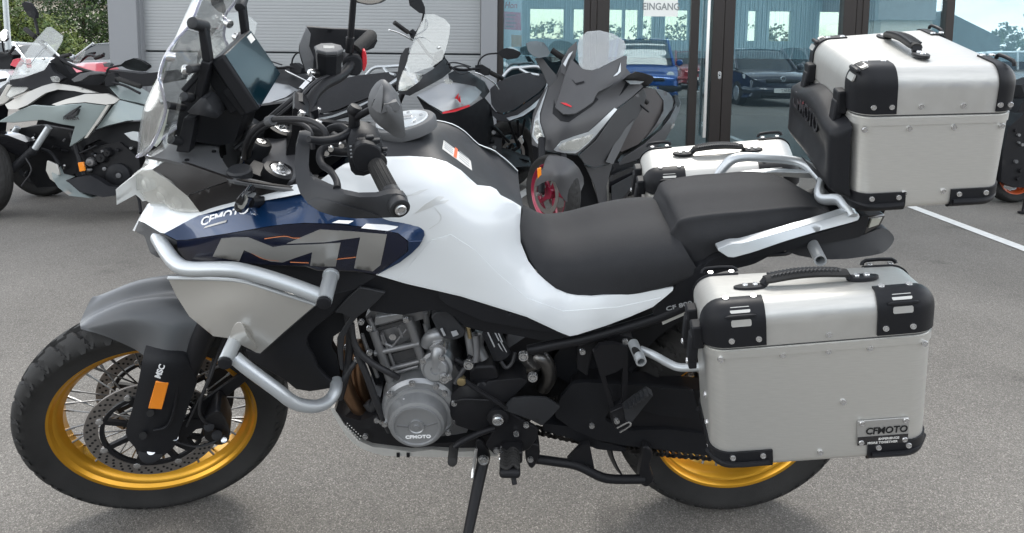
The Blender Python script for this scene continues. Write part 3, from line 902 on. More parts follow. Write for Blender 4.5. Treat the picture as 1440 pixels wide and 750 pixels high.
# sculpted lower facet of the panel: a raised flank with its own edge
both('tank_flank', patch(B, [(607, 338), (634, 330), (668, 352), (700, 385), (742, 420), (792, 438), (870, 432), (930, 419), (914, 431), (850, 457), (801, 470.5), (741, 443.5), (648, 414.5), (575, 397), (560, 392)], on(WT, .0012), back=.004, step=8), 'pearl_white', bevel=.001, bseg=3, angle=60)
for g in ([(583, 301), (597, 288), (616, 276), (625, 277), (609, 291)], [(572, 276), (590, 268), (602, 266), (588, 274)], [(614, 284), (632, 281), (626, 286), (612, 289)]):
    BK('panel_graphic', patch(B, g, on(WT, .0006), back=.0009, step=6), 'grey_ghost' if 'grey_ghost' in MATS else mat('grey_ghost', (.58, .59, .58), .35, .2) and 'grey_ghost', tank_l)
BK('panel_graphic', tube([B(x, y, WT(x, y) - .0004) for x, y in ((611, 292), (620, 304), (617, 313), (604, 322))], .0006, 6), 'grey_ghost', tank_l)

crows = [[(506, 184, 0), (507, 202, -.07), (510, 225, -.118)], [(545, 177, 0), (545, 197, -.07), (545, 223, -.123)], [(580, 179, 0), (580, 199, -.07), (590, 223, -.123)],
         [(608, 189, 0), (611, 208, -.07), (621, 229, -.127)], [(632, 207, 0), (635, 223, -.07), (649, 243, -.129)], [(660, 229, 0), (661, 244, -.07), (672, 264, -.129)],
         [(690, 253, 0), (690, 264, -.065), (700, 276, -.124)], [(715, 272, 0), (713, 280, -.055), (719, 286, -.114)], [(735, 288, 0), (733, 291, -.05), (733, 293.5, -.104)]]
cover = BK('tank_cover', thicken(grid(sym_rows(crows, B), 5, 5), .005), 'dark_plastic')
capc = B(567, 177, 0); capn = Vector((-.18, 0, 1)).normalized()
cap = BK('fuel_cap', lathe([(.062, .012), (.061, .016), (.056, .017), (.050, .014), (.034, .015), (.032, .018), (.0, .018)], capc, capn, 40), 'silver_paint', cover)
BK('cap_ring', lathe([(.078, -.012), (.078, .008), (.074, .013), (.062, .014), (.062, .004)], capc, capn, 48), 'grey_plastic', cover)
for i in range(6):
    a = i * PI / 3 + .3; bb = basis(capn)
    c = capc + bb @ Vector((math.cos(a) * .046, math.sin(a) * .046, .0145))
    BK('cap_screw', cyl(c, c + capn * .003, .0042, n=10), 'steel', cap)
BK('lock_flap', box(capc + capn * .019, (.05, .018, .004), basis(capn)), 'steel', cap, bevel=.001)
def sticker_pts(q, d=.006):
    P = [B(*p) for p in q]; return P
stq = [(622, 195, .05), (667, 227, .05), (665, 241, .02), (621, 210, .012)]
def top_pt(px, py):
    "where the sight line meets the tank cover's own surface (nearest quad of its grid)"
    best = None; d = MLi @ ray(px, py); o = MLi @ CAM
    for poly in cover.data.polygons:
        vs = [cover.data.vertices[i].co for i in poly.vertices]
        for t in ((0, 1, 2), (0, 2, 3)) if len(vs) == 4 else ((0, 1, 2),):
            h = mgeo.intersect_ray_tri(vs[t[0]], vs[t[1]], vs[t[2]], d, o, True)
            if h is not None and (best is None or (h - o).length < (best - o).length): best = h
    return best
def decal(q, n, m, parent, lift=.0012, name='warning_sticker'):
    "thin label lying on the tank cover"
    rows = []
    for i in range(n + 1):
        t = i / n; row = []
        for j in range(4):
            s = j / 3
            x = (q[0][0] * (1 - t) + q[1][0] * t) * (1 - s) + (q[3][0] * (1 - t) + q[2][0] * t) * s
            y = (q[0][1] * (1 - t) + q[1][1] * t) * (1 - s) + (q[3][1] * (1 - t) + q[2][1] * t) * s
            h = top_pt(x, y)
            row.append(h + Vector((0, -.2, .98)) * lift if h is not None else None)
        if all(r is not None for r in row): rows.append(row)
    if len(rows) > 1: return BK(name, thicken(grid(rows, 1, 1), .0005), m, parent)
st = decal([(624, 198), (662, 227), (664, 240.5), (622, 210)], 6, 'sticker_white', cover)
decal([(640, 208), (644, 211), (642, 224), (638, 221)], 2, 'sticker_orange', cover, .002, 'sticker_stripe')
for k in range(4):
    decal([(625 + k * .2, 200 + k * 2.6), (637, 209 + k * 2.6), (637, 209.8 + k * 2.6), (625, 200.8 + k * 2.6)], 2, 'grey_print', cover, .002, 'sticker_line')
    decal([(646, 213 + k * 3), (660, 224.5 + k * 3.4), (660, 225.2 + k * 3.4), (646, 213.8 + k * 3)], 2, 'grey_print', cover, .002, 'sticker_line')

srows = [[(735, 297, 0), (732, 310, -.050), (730, 326, -.080), (733, 343, -.100), (737, 352, -.096)], [(751, 310, 0), (748, 326, -.060), (744, 346, -.104), (747, 369, -.130), (752, 376, -.122)],
         [(776, 322, 0), (773, 341, -.070), (768, 368, -.120), (772, 397, -.146), (778, 403, -.138)], [(808, 321, 0), (806, 345, -.082), (804, 377, -.136), (808, 412, -.154), (812, 417, -.145)],
         [(845, 312, 0), (845, 337, -.086), (846, 374, -.144), (850, 413, -.158), (852, 418, -.15)], [(886, 304, 0), (888, 330, -.090), (892, 368, -.150), (900, 407, -.160), (902, 413, -.152)],
         [(921, 300, 0), (926, 325, -.088), (938, 360, -.146), (952, 392, -.156), (955, 399, -.148)], [(940, 302, 0), (950, 325, -.084), (966, 355, -.138), (982, 381, -.146), (984, 387, -.138)]]
BK('rider_seat', thicken(grid(sym_rows(srows, B), 6, 5), .01), 'seat_vinyl', angle=60)
prows = [[(931, 301, 0), (940, 334, -.095), (952, 360, -.118), (973, 375, -.125)], [(936, 287, 0), (949, 321, -.100), (964, 348, -.122), (985, 368, -.128)],
         [(944, 275, 0), (962, 309, -.106), (985, 338, -.128), (1004, 356, -.128)], [(985, 268.5, 0), (1007, 302, -.110), (1020, 333, -.130), (1030, 349, -.128)],
         [(1033, 266, 0), (1055, 298, -.110), (1064, 326, -.128), (1072, 340, -.124)], [(1080, 263, 0), (1102, 293, -.106), (1110, 316, -.122), (1114, 330, -.118)],
         [(1116, 266, 0), (1136, 291, -.088), (1143, 306, -.104), (1146, 319, -.10)], [(1141, 275, 0), (1153, 293, -.060), (1157, 303, -.075), (1158, 312, -.07)],
         [(1162, 288, 0), (1169, 300, -.05), (1172, 307, -.06), (1173, 314, -.058)]]
def crisp(r):
    l3 = lambda a, b, t: tuple(a[i] * (1 - t) + b[i] * t for i in range(3))
    return [r[0], l3(r[0], r[1], .45), l3(r[0], r[1], .86), r[1], l3(r[1], r[2], .3), r[2], r[3]]
BK('pillion_seat', thicken(grid(sym_rows([crisp(r) for r in prows], B), 6, 5), .01), 'seat_vinyl', angle=60)

# grab rail and luggage rack, one casting
gr = BK('grab_rail', patch(B, [(1007, 351), (1028, 343), (1045, 342), (1090, 329), (1140, 315), (1178, 303), (1196, 297), (1208, 301), (1209, 306), (1206, 311), (1150, 326), (1100, 341), (1060, 355), (1027, 364)],
        [(1007, 351, -.166), (1025, 364, -.176), (1045, 342, -.170), (1060, 355, -.180), (1140, 315, -.155), (1150, 326, -.165), (1196, 297, -.12), (1206, 311, -.13)], back=.024, rnd=1, r=.15), 'silver_paint', bevel=.007, bseg=3)
BK('grab_rail', patch(B, [(1007, 351), (1028, 343), (1045, 342), (1090, 329), (1140, 315), (1178, 303), (1196, 297), (1208, 301), (1209, 306), (1206, 311), (1150, 326), (1100, 341), (1060, 355), (1027, 364)],
        [(1007, 351, -.166), (1025, 364, -.176), (1045, 342, -.170), (1060, 355, -.180), (1140, 315, -.155), (1150, 326, -.165), (1196, 297, -.12), (1206, 311, -.13)], back=.024, rnd=1, r=.15).mirrored(), 'silver_paint', bevel=.007, bseg=3)
rkp = [(1004, 256, .165), (1014, 240, .168), (1028, 225.5, .168), (1046, 221, .166), (1075, 222, .158), (1105, 224.5, .15), (1126, 229, .135), (1143, 239, .105), (1156, 253, .06)]
lr = BK('luggage_rack', tube([B(*p) for p in rkp], [.012, .015, .016, .0155, .015, .015, .0155, .016, .016], 10, k=4, flat=.8), 'silver_paint', angle=50)
BK('rack_arm', tube([B(1157, 250, .06), B(1151, 272, -.005), B(1157, 281, -.03), B(1178, 281, -.065), B(1189, 291, -.10), B(1199, 305, -.128)], [.013, .013, .013, .014, .015, .013], 8, k=3, flat=.85), 'silver_paint', lr, angle=50)
BK('rack_bracket', patch(B, [(1158, 248), (1183, 264), (1177, 278), (1158, 276)], .05, back=.02), 'silver_paint', lr, bevel=.004)
BK('tail_unit', patch(B, [(1040, 352), (1110, 338), (1160, 326), (1206, 312), (1212, 304), (1222, 304), (1216, 328), (1208, 334), (1150, 344), (1090, 356), (1010, 376), (985, 380), (1000, 366)],
        [(1040, 352, -.145), (1110, 338, -.135), (1200, 318, -.085), (1150, 344, -.12), (990, 378, -.15)], back=.2, rnd=1, r=.12), 'black_plastic', bevel=.005)
tl = BK('tail_light', patch(B, [(1221, 305), (1244, 302), (1245, 305), (1238, 318), (1215, 331), (1216, 326)], [(1221, 305, -.07), (1244, 302, -.05), (1215, 331, -.075)], back=.11), 'gloss_black', bevel=.003)
BK('light_lens', patch(B, [(1226, 309), (1241, 306), (1236, 316), (1222, 321)], [(1226, 309, -.073), (1241, 306, -.056), (1222, 321, -.076)], back=.006), mat('pale_lens', (.42, .42, .36), .15, 0, .5), tl, bevel=.001)
BK('rear_mudguard', patch(B, [(1100, 352), (1150, 344), (1206, 334), (1240, 320), (1250, 324), (1257, 332), (1258, 338), (1250, 350), (1238, 358), (1180, 366), (1130, 362)],
        [(1150, 344, -.085), (1206, 334, -.08), (1240, 320, -.055), (1258, 338, -.06), (1238, 358, -.095), (1130, 362, -.09)], back=.16, rnd=1), 'dark_plastic', bevel=.012, bseg=3)
BK('subframe_cover', patch(B, [(955, 394), (985, 372), (1010, 366), (1030, 366), (1090, 356), (1060, 372), (1010, 384), (978, 396), (975, 425), (950, 436), (922, 450), (918, 440), (930, 420), (948, 408)], [(985, 372, -.145), (1090, 356, -.13), (978, 396, -.15), (950, 436, -.15), (920, 446, -.155)], back=.02, rnd=1, r=.1), 'black_plastic', bevel=.003)
o = B(937, 437.5, -.1545); BK('lettering', text_mb('CF 800-5', .0155, o, B(975, 428, -.1545) - o, B(935, 428, -.1545) - o, bold=.0003, sx=1.35), 'grey_print', smooth=False)
BK('rear_label', patch(B, [(930, 451), (966, 435), (968, 441), (932, 457)], -.12, back=.003), 'sticker_white')

# ---- nose, pods, shelf
BEAK = [(186, 325), (196, 306), (207, 288), (214, 284.5), (223, 285), (240, 296), (262, 299), (281, 299.5), (340, 282), (414, 264), (450, 258), (450, 268), (400, 277.5), (361, 284.5), (325, 291), (284, 302.5), (256, 315.5), (231, 329), (225, 328), (203, 314.5), (195, 311.5), (189, 326)]
both('nose_panel', patch(B, BEAK, [(186, 325, -.045), (207, 288, -.03), (223, 285, -.06), (240, 296, -.115), (281, 299, -.175), (340, 282, -.19), (414, 264, -.195), (450, 262, -.195), (361, 284, -.208), (284, 302, -.195), (231, 329, -.165), (203, 314, -.09), (225, 310, -.125)], back=.02, step=6), 'pearl_white', bevel=.003, bseg=3)
TU = [(231, 329, -.165), (256, 315, -.182), (284, 302.5, -.195), (325, 291, -.203), (361, 284.5, -.208), (400, 277, -.208), (440, 270, -.205), (480, 275, -.205), (520, 295, -.212), (546, 308, -.216), (589, 318, -.216), (597, 327, -.218),
      (248, 337.5, -.186), (282, 334, -.222), (316, 329, -.25), (380, 318, -.272), (428, 313, -.278), (476, 315, -.276), (524, 320, -.262), (560, 328, -.245), (574, 339, -.238), (594, 338, -.222), (340, 305, -.235), (430, 292, -.25), (500, 302, -.248)]
TUf = TPS(TU)
pod, pod_r = both('side_pod', patch(B, [(231, 329), (256, 315), (284, 302), (325, 290.5), (361, 284), (400, 277), (440, 270), (480, 275), (520, 295), (546, 308), (570, 312), (589, 318), (596, 325), (597, 331), (594, 338), (574, 339), (560, 328), (524, 320.5), (476, 315), (428, 313.5), (400, 315.5), (380, 318), (316, 329), (282, 334), (262, 337.5), (248, 337.5)], TUf, back=.012, step=7), 'dark_blue', bevel=.002)
LU = [(248, 337.5, -.186), (282, 334, -.222), (316, 329, -.25), (380, 318, -.272), (428, 313, -.278), (476, 315, -.276), (524, 320, -.262), (560, 328, -.245), (574, 339, -.238), (574, 352, -.234), (562, 363, -.230), (529, 386, -.214), (498, 381, -.224), (447, 380, -.232), (380, 373, -.234), (336, 370, -.228), (262, 366, -.195), (250, 352, -.186), (450, 350, -.262), (350, 350, -.248), (530, 352, -.25)]
LUf = TPS(LU)
podl, podl_r = both('pod_lower', patch(B, [(248, 338.5), (262, 338.5), (282, 335), (316, 330), (380, 319), (400, 316.5), (428, 314.5), (476, 316), (524, 321.5), (560, 329), (573, 340), (573, 352), (562, 363), (529, 386), (498, 381), (447, 380), (430, 374), (380, 373), (336, 370), (290, 372), (262, 366), (250, 352)], LUf, back=.012, step=7), 'navy', bevel=.0015)
both('pod_rim', patch(B, [(574, 340), (594, 339), (590, 346), (579, 357), (562, 370), (530, 387), (562, 364), (574, 353)], [(574, 340, -.240), (594, 339, -.226), (562, 370, -.224), (530, 387, -.215)], back=.012), 'dark_blue', bevel=.0015)
# MT device on the pod, printed flat on it
BK('pod_graphic', patch(B, [(299, 361), (311, 336), (330, 334), (349, 334), (384, 348), (400, 345.5), (440, 344), (479, 341.5), (475.5, 358), (472, 375), (454, 375), (436, 374), (437.5, 364), (439, 355), (418, 362), (397, 369.5), (380, 368), (343, 352), (336, 368)], on(LUf, .0022), back=.0012, step=6), 'logo_silver', podl)
BK('pod_graphic', patch(B, [(403, 343), (427, 332.5), (450, 323), (500, 326), (544, 330), (539.5, 352), (535, 373), (524, 382), (498, 377.6), (502, 356), (506.5, 334), (480, 337.5), (457, 341), (430, 342)], on(LUf, .0022), back=.0012, step=6), 'logo_silver', podl)
for ln in ([(372, 336), (400, 332.5), (412, 335), (424, 335)], [(408, 369), (434, 370)], [(472, 365), (500, 362)], [(354, 356), (370, 364), (392, 367)]):
    BK('pinstripe', tube([B(x, y, LUf(x, y) - .0014) for x, y in ln], .0008, 6, k=4), 'orange_print', podl)
BK('pod_graphic', patch(B, [(508, 321), (515, 315), (543, 316.5), (560, 319), (556, 322), (545, 325)], on(TUf, .002), back=.001, step=6), 'white_print', pod)
BK('pod_graphic', patch(B, [(467, 313.5), (476, 310), (497, 311), (490, 315)], on(TUf, .002), back=.001, step=6), 'white_print', pod)
def podtext(s, p0, p1, hpx, m, parent, sz, sx):
    o = B(p0[0], p0[1], TUf(*p0) - .0025); ux = B(p1[0], p1[1], TUf(*p1) - .0025) - o
    up = B(p0[0] + hpx[0], p0[1] + hpx[1], TUf(p0[0] + hpx[0], p0[1] + hpx[1]) - .0025) - o
    return BK('lettering', text_mb(s, sz, o, ux, up, bold=.0006, shear=.25, sx=sx, depth=.0012), m, parent, smooth=False)
podtext('CFMOTO', (281.5, 318), (352, 298.5), (2, -9), 'white_print', pod, .0235, 1.2)
BK('pod_graphic', patch(B, [(286, 321.5), (289, 318.5), (319, 309.5), (318, 312.5)], on(TUf, .002), back=.001, step=5), 'logo_silver', pod)
both('nose_duct', patch(B, [(190, 326), (195, 312.5), (203, 315.5), (231, 330), (251, 341), (246, 345), (232, 345), (223, 348), (219, 354), (224, 360), (234, 362), (222, 363), (211, 356), (207, 345), (203, 332)], [(190, 326, -.06), (203, 315, -.088), (231, 330, -.162), (251, 341, -.185), (211, 356, -.155), (234, 362, -.185)], back=.05, rnd=1, r=.15), 'dark_plastic', bevel=.003)
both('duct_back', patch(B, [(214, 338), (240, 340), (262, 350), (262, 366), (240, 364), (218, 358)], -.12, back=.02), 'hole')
# front indicator
ind = BK('indicator', patch(B, [(328, 293), (331, 283), (337, 274), (345, 267.5), (352, 270), (354.5, 280), (352, 290), (341, 301), (332, 298.5)], [(328, 293, -.27), (345, 268, -.27), (354, 285, -.255), (340, 285, -.292)], back=.03, rnd=1), 'gloss_black', bevel=.004)
BK('indicator_lens', patch(B, [(333, 291), (338, 279), (346, 274), (349, 283), (341, 296)], [(333, 291, -.284), (346, 274, -.281), (341, 296, -.290)], back=.004, rnd=1), mat('smoke_lens', (.12, .12, .11), .15, 0, .5), ind)
BK('indicator_stalk', cyl(B(350, 284, -.25), B(372, 284, -.19), .012, n=14), 'black_plastic', ind)
# headlight
LENS = [(186, 247), (192, 243), (199, 240), (214, 238.5), (240, 257), (263, 276), (282, 298), (275, 299), (257, 298), (240, 295.5), (231, 287), (212, 287), (203, 281), (197, 268), (187, 268)]
LC = [(186, 247, -.01), (199, 240, -.05), (214, 238, -.10), (263, 276, -.165), (282, 298, -.178), (257, 297, -.15), (231, 287, -.105), (203, 281, -.045), (187, 268, -.01), (225, 260, -.125)]
hl_l, hl_r = both('headlight', patch(B, LENS, TPS([(a, b, c + .035) for a, b, c in LC]), back=.03, step=7), 'lamp_inner', bevel=.002)
both('headlight_lens', patch(B, LENS, LC, back=.006, step=7), 'lamp_lens', bevel=.001)
for hx, hy, r in ((228, 272, .020), (248, 285, .016), (206, 258, .016)):
    c = B(hx, hy, TPS(LC)(hx, hy) + .028)
    BK('lamp_reflector', lathe([(r, -.004), (r * .96, .0), (r * .7, .006), (.0, .010)], c, (-.6, -.7, .2), 24), 'lamp_inner', hl_l)
# upper side panels and shelf
both('upper_panel', patch(B, [(238, 224), (262, 230.5), (327, 253), (295, 263), (263, 275), (240, 257), (214, 239)], [(238, 224, -.12), (327, 252, -.2), (263, 274, -.172), (214, 239, -.105), (265, 250, -.168)], back=.008), 'carbon_panel', bevel=.002)
both('upper_panel', patch(B, [(264, 276), (296, 264), (328, 254), (340, 254), (380, 260), (414, 264.5), (380, 272), (340, 281), (281, 298.5)], [(264, 276, -.174), (328, 254, -.2), (414, 265, -.192), (281, 298, -.178), (340, 275, -.192)], back=.008), 'carbon_panel', bevel=.002)
SH = [(203, 219, -.085), (238, 222, -.12), (262, 230, -.145), (329, 254, -.205), (413, 266.5, -.2), (272, 196, -.02), (308, 202, -.03), (310, 217, -.07), (319, 235, -.12), (340, 249, -.17)]
both('dash_shelf', patch(B, [(203, 219), (220, 211), (240, 203), (272, 195), (292, 196), (308, 202), (307, 210), (309, 219), (319, 235), (338, 248), (413, 264.5), (413, 268), (329, 255), (262, 232), (238, 225), (215, 221)], SH, away=(0, .3, -1), back=.008, step=6), 'grey_plastic', bevel=.002)
both('shelf_middle', patch(B, [(240, 202), (272, 194), (300, 197), (312, 205), (290, 215), (255, 213)], -.01, away=(0, 0, -1), back=.03), 'dark_plastic')
for x, y in ((263, 226), (301, 214), (225, 214)):
    c = B(x, y, TPS(SH)(x, y)); BK('shelf_screw', cyl(c, c + Vector((0, 0, .003)), .005, n=10), 'gloss_black')
BK('rubber_cap', lathe([(.026, -.01), (.026, .006), (.022, .010), (.0, .010)], B(337, 243, -.16), (0, -.1, 1), 28), 'dark_plastic')
# dash tower, pillars, screen carrier
BK('dash_tower', patch(B, [(262, 118), (276, 98), (300, 92), (318, 120), (345, 158), (336, 180), (330, 200), (309, 205), (272, 199), (250, 216), (248, 180), (255, 140)], [(262, 118, -.05), (345, 158, -.06), (250, 214, -.08), (309, 205, -.05)], back=.12, rnd=1, r=.12), 'black_plastic', bevel=.006)
for s in (0, 1):
    mb = plate([B(258, 166, -.115), B(275, 166, -.11), B(266, 216, -.125), B(247, 214, -.125)], (0, .03, 0))
    BK('dash_pillar', mb if not s else mb.mirrored(), 'black_plastic', bevel=.003)
    mb = patch(B, [(263, 157.5), (272, 148), (281, 139), (289, 139), (299, 152), (308, 164), (304, 167.5), (285, 163.5), (267, 161)], [(263, 157, -.145), (285, 145, -.16), (308, 165, -.13), (285, 158, -.165)], back=.05)
    BK('mount_knob', mb if not s else mb.mirrored(), 'dark_plastic', bevel=.004)
    arm = MB().join(bar(B(286, 36, -.118), B(293, 86, -.118), .016, .024, (0, 1, 0))).join(bar(B(293, 84, -.118), B(283, 132, -.112), .018, .034, (0, 1, 0)))
    arm.join(bar(B(290, 92, -.118), B(258, 128, -.135), .012, .014, (0, 1, 0)))
    BK('screen_arm', arm if not s else arm.mirrored(), 'black_plastic', bevel=.003)
    for kn in (cyl(B(270, 32, -.155), B(289, 38, -.105), .0125, n=18, bev=.003), cyl(B(265, 98, -.16), B(279, 95, -.125), .009, n=14, bev=.002), cyl(B(235, 148, -.165), B(258, 152, -.12), .008, n=12), cyl(B(258, 136, -.15), B(270, 138, -.12), .010, n=14, bev=.002), cyl(B(240, 196, -.14), B(256, 200, -.11), .010, n=12)):
        BK('screen_knob', kn if not s else kn.mirrored(), 'dark_plastic')
# windscreen: one bowed sheet from left edge over the middle to the right edge
wrows = [[(194, 219, 0), (199, 218.5, -.055), (206, 214, -.11), (213, 206, -.155)], [(196, 196, 0), (204, 196, -.06), (214, 195, -.12), (222, 188, -.165)], [(200, 165, 0), (208, 166, -.06), (221, 166, -.125), (232, 160, -.18)],
         [(204, 148, 0), (212, 149, -.06), (223, 149, -.125), (232, 146, -.185)], [(214, 124, 0), (220, 125, -.06), (226, 126, -.125), (227, 121, -.185)], [(223, 107, 0), (226, 108, -.06), (228, 108, -.125), (224, 106, -.18)],
         [(232, 88, 0), (233, 88, -.06), (234, 86, -.12), (232, 80, -.17)], [(243, 62, 0), (245, 62, -.06), (247, 61, -.11), (246, 58, -.145)], [(256, 32, 0), (259, 33, -.05), (264, 34, -.10), (268, 33, -.135)],
         [(271, 0, 0), (273, 0, -.05), (277, 2, -.10), (281, 2, -.135)], [(287, -35, 0), (289, -34, -.05), (293, -32, -.10), (297, -30, -.13)], [(303, -68, 0), (304, -67, -.04), (308, -64, -.08), (312, -60, -.105)]]
wm = thicken(grid(sym_rows(wrows, B), 4, 4), .0035)
ws = BK('windscreen', wm, 'clear_screen', angle=60)
edge = [B(*r[-1]) for r in wrows]
BK('screen_edge', tube(edge, .0032, 8, k=4), 'screen_edge', ws)
BK('screen_edge', tube([Vector((p.x, -p.y, p.z)) for p in edge], .0032, 8, k=4), 'screen_edge', ws)
brow = sym_rows([wrows[0]], B)[0]
BK('screen_edge', tube(brow, .0032, 8, k=4), 'screen_edge', ws)
for x, y, by in ((239, 80, -.165), (262, 98, -.15)):
    for sg in (1, -1):
        p = B(x, y, by); p = Vector((p.x, p.y * sg, p.z))
        BK('screen_bolt', lathe([(.010, -.008), (.010, .004), (.007, .008), (.0, .008)], p, (-.8, -.5 * sg, .3), 16), 'steel', ws)
# lower clear wind deflectors
both('wind_deflector', patch(B, [(204, 218), (224, 206), (235, 188), (246, 160), (251, 138), (256, 138), (250, 165), (244, 190), (236, 206), (228, 214), (212, 221)], [(204, 218, -.13), (235, 188, -.16), (251, 138, -.17), (244, 190, -.15)], back=.004), 'clear_screen')
both('wind_deflector', patch(B, [(199, 237), (206, 222), (216, 220), (236, 223), (214, 238.5)], [(199, 237, -.05), (206, 222, -.06), (236, 223, -.115), (214, 238, -.1)], back=.004), 'clear_screen')
# crumpled protective film still stuck inside the screen
BK('screen_film', patch(B, [(214, 204), (221, 176), (229, 152), (238, 150), (234, 172), (226, 200), (220, 207)], [(214, 204, -.12), (221, 176, -.10), (229, 152, -.12), (234, 172, -.13), (226, 190, -.10), (238, 150, -.15)], back=.001), mat('film', (.62, .64, .56), .4, 0, alpha=.35))
# instrument screen
tq = [B(314, 76.5, -.115), B(352, 41.5, .115), B(395, 104.5, .115), B(365, 154.5, -.115)]
tn = (tq[1] - tq[0]).cross(tq[3] - tq[0]).normalized()
if tn.dot(MLi @ ray(350, 95)) > 0: tn = -tn
tft = BK('instrument_display', plate(tq, -tn * .034), 'black_plastic', bevel=.006)
ctr = sum(tq, Vector()) / 4
BK('display_glass', plate([ctr + (p - ctr) * .955 + tn * .0012 for p in tq], -tn * .002), 'tft_screen', tft, bevel=.0005)
def tqp(u, v, l): return (tq[0] * (1 - u) + tq[1] * u) * (1 - v) + (tq[3] * (1 - u) + tq[2] * u) * v + tn * l
BK('display_label', plate([tqp(.76, .055, .002), tqp(.93, .055, .002), tqp(.93, .19, .002), tqp(.76, .19, .002)], -tn * .0006), 'sticker_white', tft)
BK('display_bracket', plate([ctr + (p - ctr) * .8 - tn * .04 for p in tq], -tn * .03), 'black_plastic', tft, bevel=.004)
BK('display_tab', bar(tqp(.1, .5, -.045), tqp(.1, 1.0, -.04), .014, .018, tn), 'black_plastic', tft, bevel=.003)
# wing panel, radiator shroud, frame covers
SP = [(236, 390, -.222), (340, 394.5, -.272), (445, 428, -.288), (364, 497, -.250), (300, 473, -.235), (266, 445, -.222), (247, 416, -.215), (320, 430, -.268), (292, 408, -.240), (275, 425, -.228), (332, 462, -.262), (400, 430, -.284)]
SPf = TPS(SP)
wing = both('wing_panel', patch(B, [(236, 391), (240, 389.5), (290, 391), (339, 394), (392, 410), (445, 427.5), (405, 462), (366, 497), (360, 496), (324, 476), (300, 473), (266, 445), (247.6, 416)], SPf, back=.006, step=7), 'silver_plate', bevel=.002, angle=30)
both('wing_lip', tube([B(237, 391, -.226), B(290, 392, -.252), B(340, 395.5, -.275), B(392, 411, -.288), B(444, 428, -.292)], .0042, 8), 'silver_paint')
both('wing_boss', patch(B, [(322, 478), (327, 460), (335, 452), (341, 456), (348, 474), (362, 488), (357, 494), (340, 486)], [(322, 478, -.262), (335, 452, -.268), (348, 474, -.275), (360, 490, -.256)], back=.02, rnd=2), 'silver_plate', bevel=.004, bseg=3)
both('radiator_shroud', patch(B, [(345, 492), (364, 498), (405, 464), (445, 430), (466, 414), (505, 404), (492, 420), (470, 440), (445, 460), (433, 472), (431, 480), (434, 492), (441, 503), (447, 518), (459, 531), (471, 540), (467, 546), (450, 549), (435, 551), (416, 548), (404, 538), (375, 520), (350, 506)], [(345, 492, -.20), (445, 430, -.225), (505, 404, -.212), (433, 480, -.22), (471, 541, -.18), (410, 545, -.18), (400, 500, -.225)], back=.012), 'black_plastic', bevel=.003)
both('lower_cowl', patch(B, [(252, 352), (262, 367), (336, 371), (380, 374), (430, 375), (447, 381), (498, 382), (530, 388), (505, 404), (470, 413), (446, 428), (400, 410), (330, 392), (262, 384)], [(252, 352, -.17), (336, 371, -.205), (530, 388, -.205), (505, 404, -.212), (446, 428, -.225), (330, 392, -.215)], back=.01), 'black_plastic', bevel=.002)
both('frame_cover', patch(B, [(505, 404), (530, 388), (570, 400), (648, 418), (741, 447), (800, 473), (768, 480), (715, 470), (682, 467), (655, 460), (640, 446), (624, 437), (601, 437), (567, 443), (545, 441), (520, 437), (512, 415)], [(505, 404, -.205), (570, 400, -.192), (648, 418, -.195), (741, 447, -.185), (800, 473, -.17), (567, 443, -.185), (655, 460, -.18), (520, 437, -.195)], back=.03, step=8), 'black_plastic', bevel=.004)
both('frame_cover', patch(B, [(616, 411), (648, 418), (741, 447), (790, 470), (735, 462), (680, 452), (630, 430), (618, 420)], [(616, 411, -.203), (741, 447, -.194), (790, 470, -.18), (630, 430, -.203)], back=.012), 'black_plastic', bevel=.003)
both('cowl_flap', patch(B, [(470, 440), (487, 421), (505, 404.5), (520, 407), (542, 412), (531, 424), (520, 434), (503, 446), (492, 460), (484, 475), (482, 495), (483, 522), (478, 520), (474, 495), (474, 476), (482, 462), (493, 447), (481, 441)], [(470, 440, -.222), (505, 404, -.222), (542, 412, -.216), (500, 448, -.215), (476, 485, -.2), (481, 520, -.18)], back=.008, step=6), 'dark_plastic', bevel=.002)
both('shroud_inner', patch(B, [(466, 436), (500, 440), (480, 466), (468, 474), (466, 486), (474, 500), (480, 540), (460, 540), (440, 516), (425, 500), (420, 484), (428, 466)], -.15, back=.02), 'black_plastic')
# crash bars
CB = [B(222, 335, -.13), B(227, 343, -.17), B(234, 354, -.21), B(247, 370, -.255), B(266, 378.5, -.28), B(316, 378.5, -.29), B(345, 382, -.293), B(400, 398, -.297), B(452, 417, -.302)]
LBp = [B(330, 503, -.285), B(348, 518, -.288), B(390, 549, -.285), B(408, 563, -.28), B(424, 570, -.27), B(445, 571.5, -.25), B(462, 564, -.225), B(472, 549, -.20), B(473, 536, -.17)]
for s in (1, -1):
    def mm(ps): return [Vector((p.x, p.y * s, p.z)) for p in ps]
    bar_o = BK('crash_bar', tube(mm(CB), .0155, 16), 'silver_paint')
    st_ = mm([B(465, 389, -.26), B(456, 424, -.335)]); BK('bar_stub', cyl(st_[0], st_[1], .0155, n=20), 'silver_paint', bar_o)
    BK('stub_cap', cyl(st_[1], st_[1] + (st_[1] - st_[0]).normalized() * .008, .0145, n=20, bev=.002), 'black_plastic', bar_o)
    BK('stub_ring', cyl(st_[0], st_[0] + (st_[0] - st_[1]).normalized() * .006, .0175, n=20), 'silver_paint', bar_o)
    st_ = mm([B(331, 478, -.25), B(317, 509, -.315)]); BK('bar_stub', cyl(st_[0], st_[1], .0155, n=20), 'silver_paint', bar_o)
    BK('stub_cap', cyl(st_[1], st_[1] + (st_[1] - st_[0]).normalized() * .008, .0145, n=20, bev=.002), 'black_plastic', bar_o)
    BK('lower_bar', tube(mm(LBp), .0145, 16), 'silver_paint', bar_o)
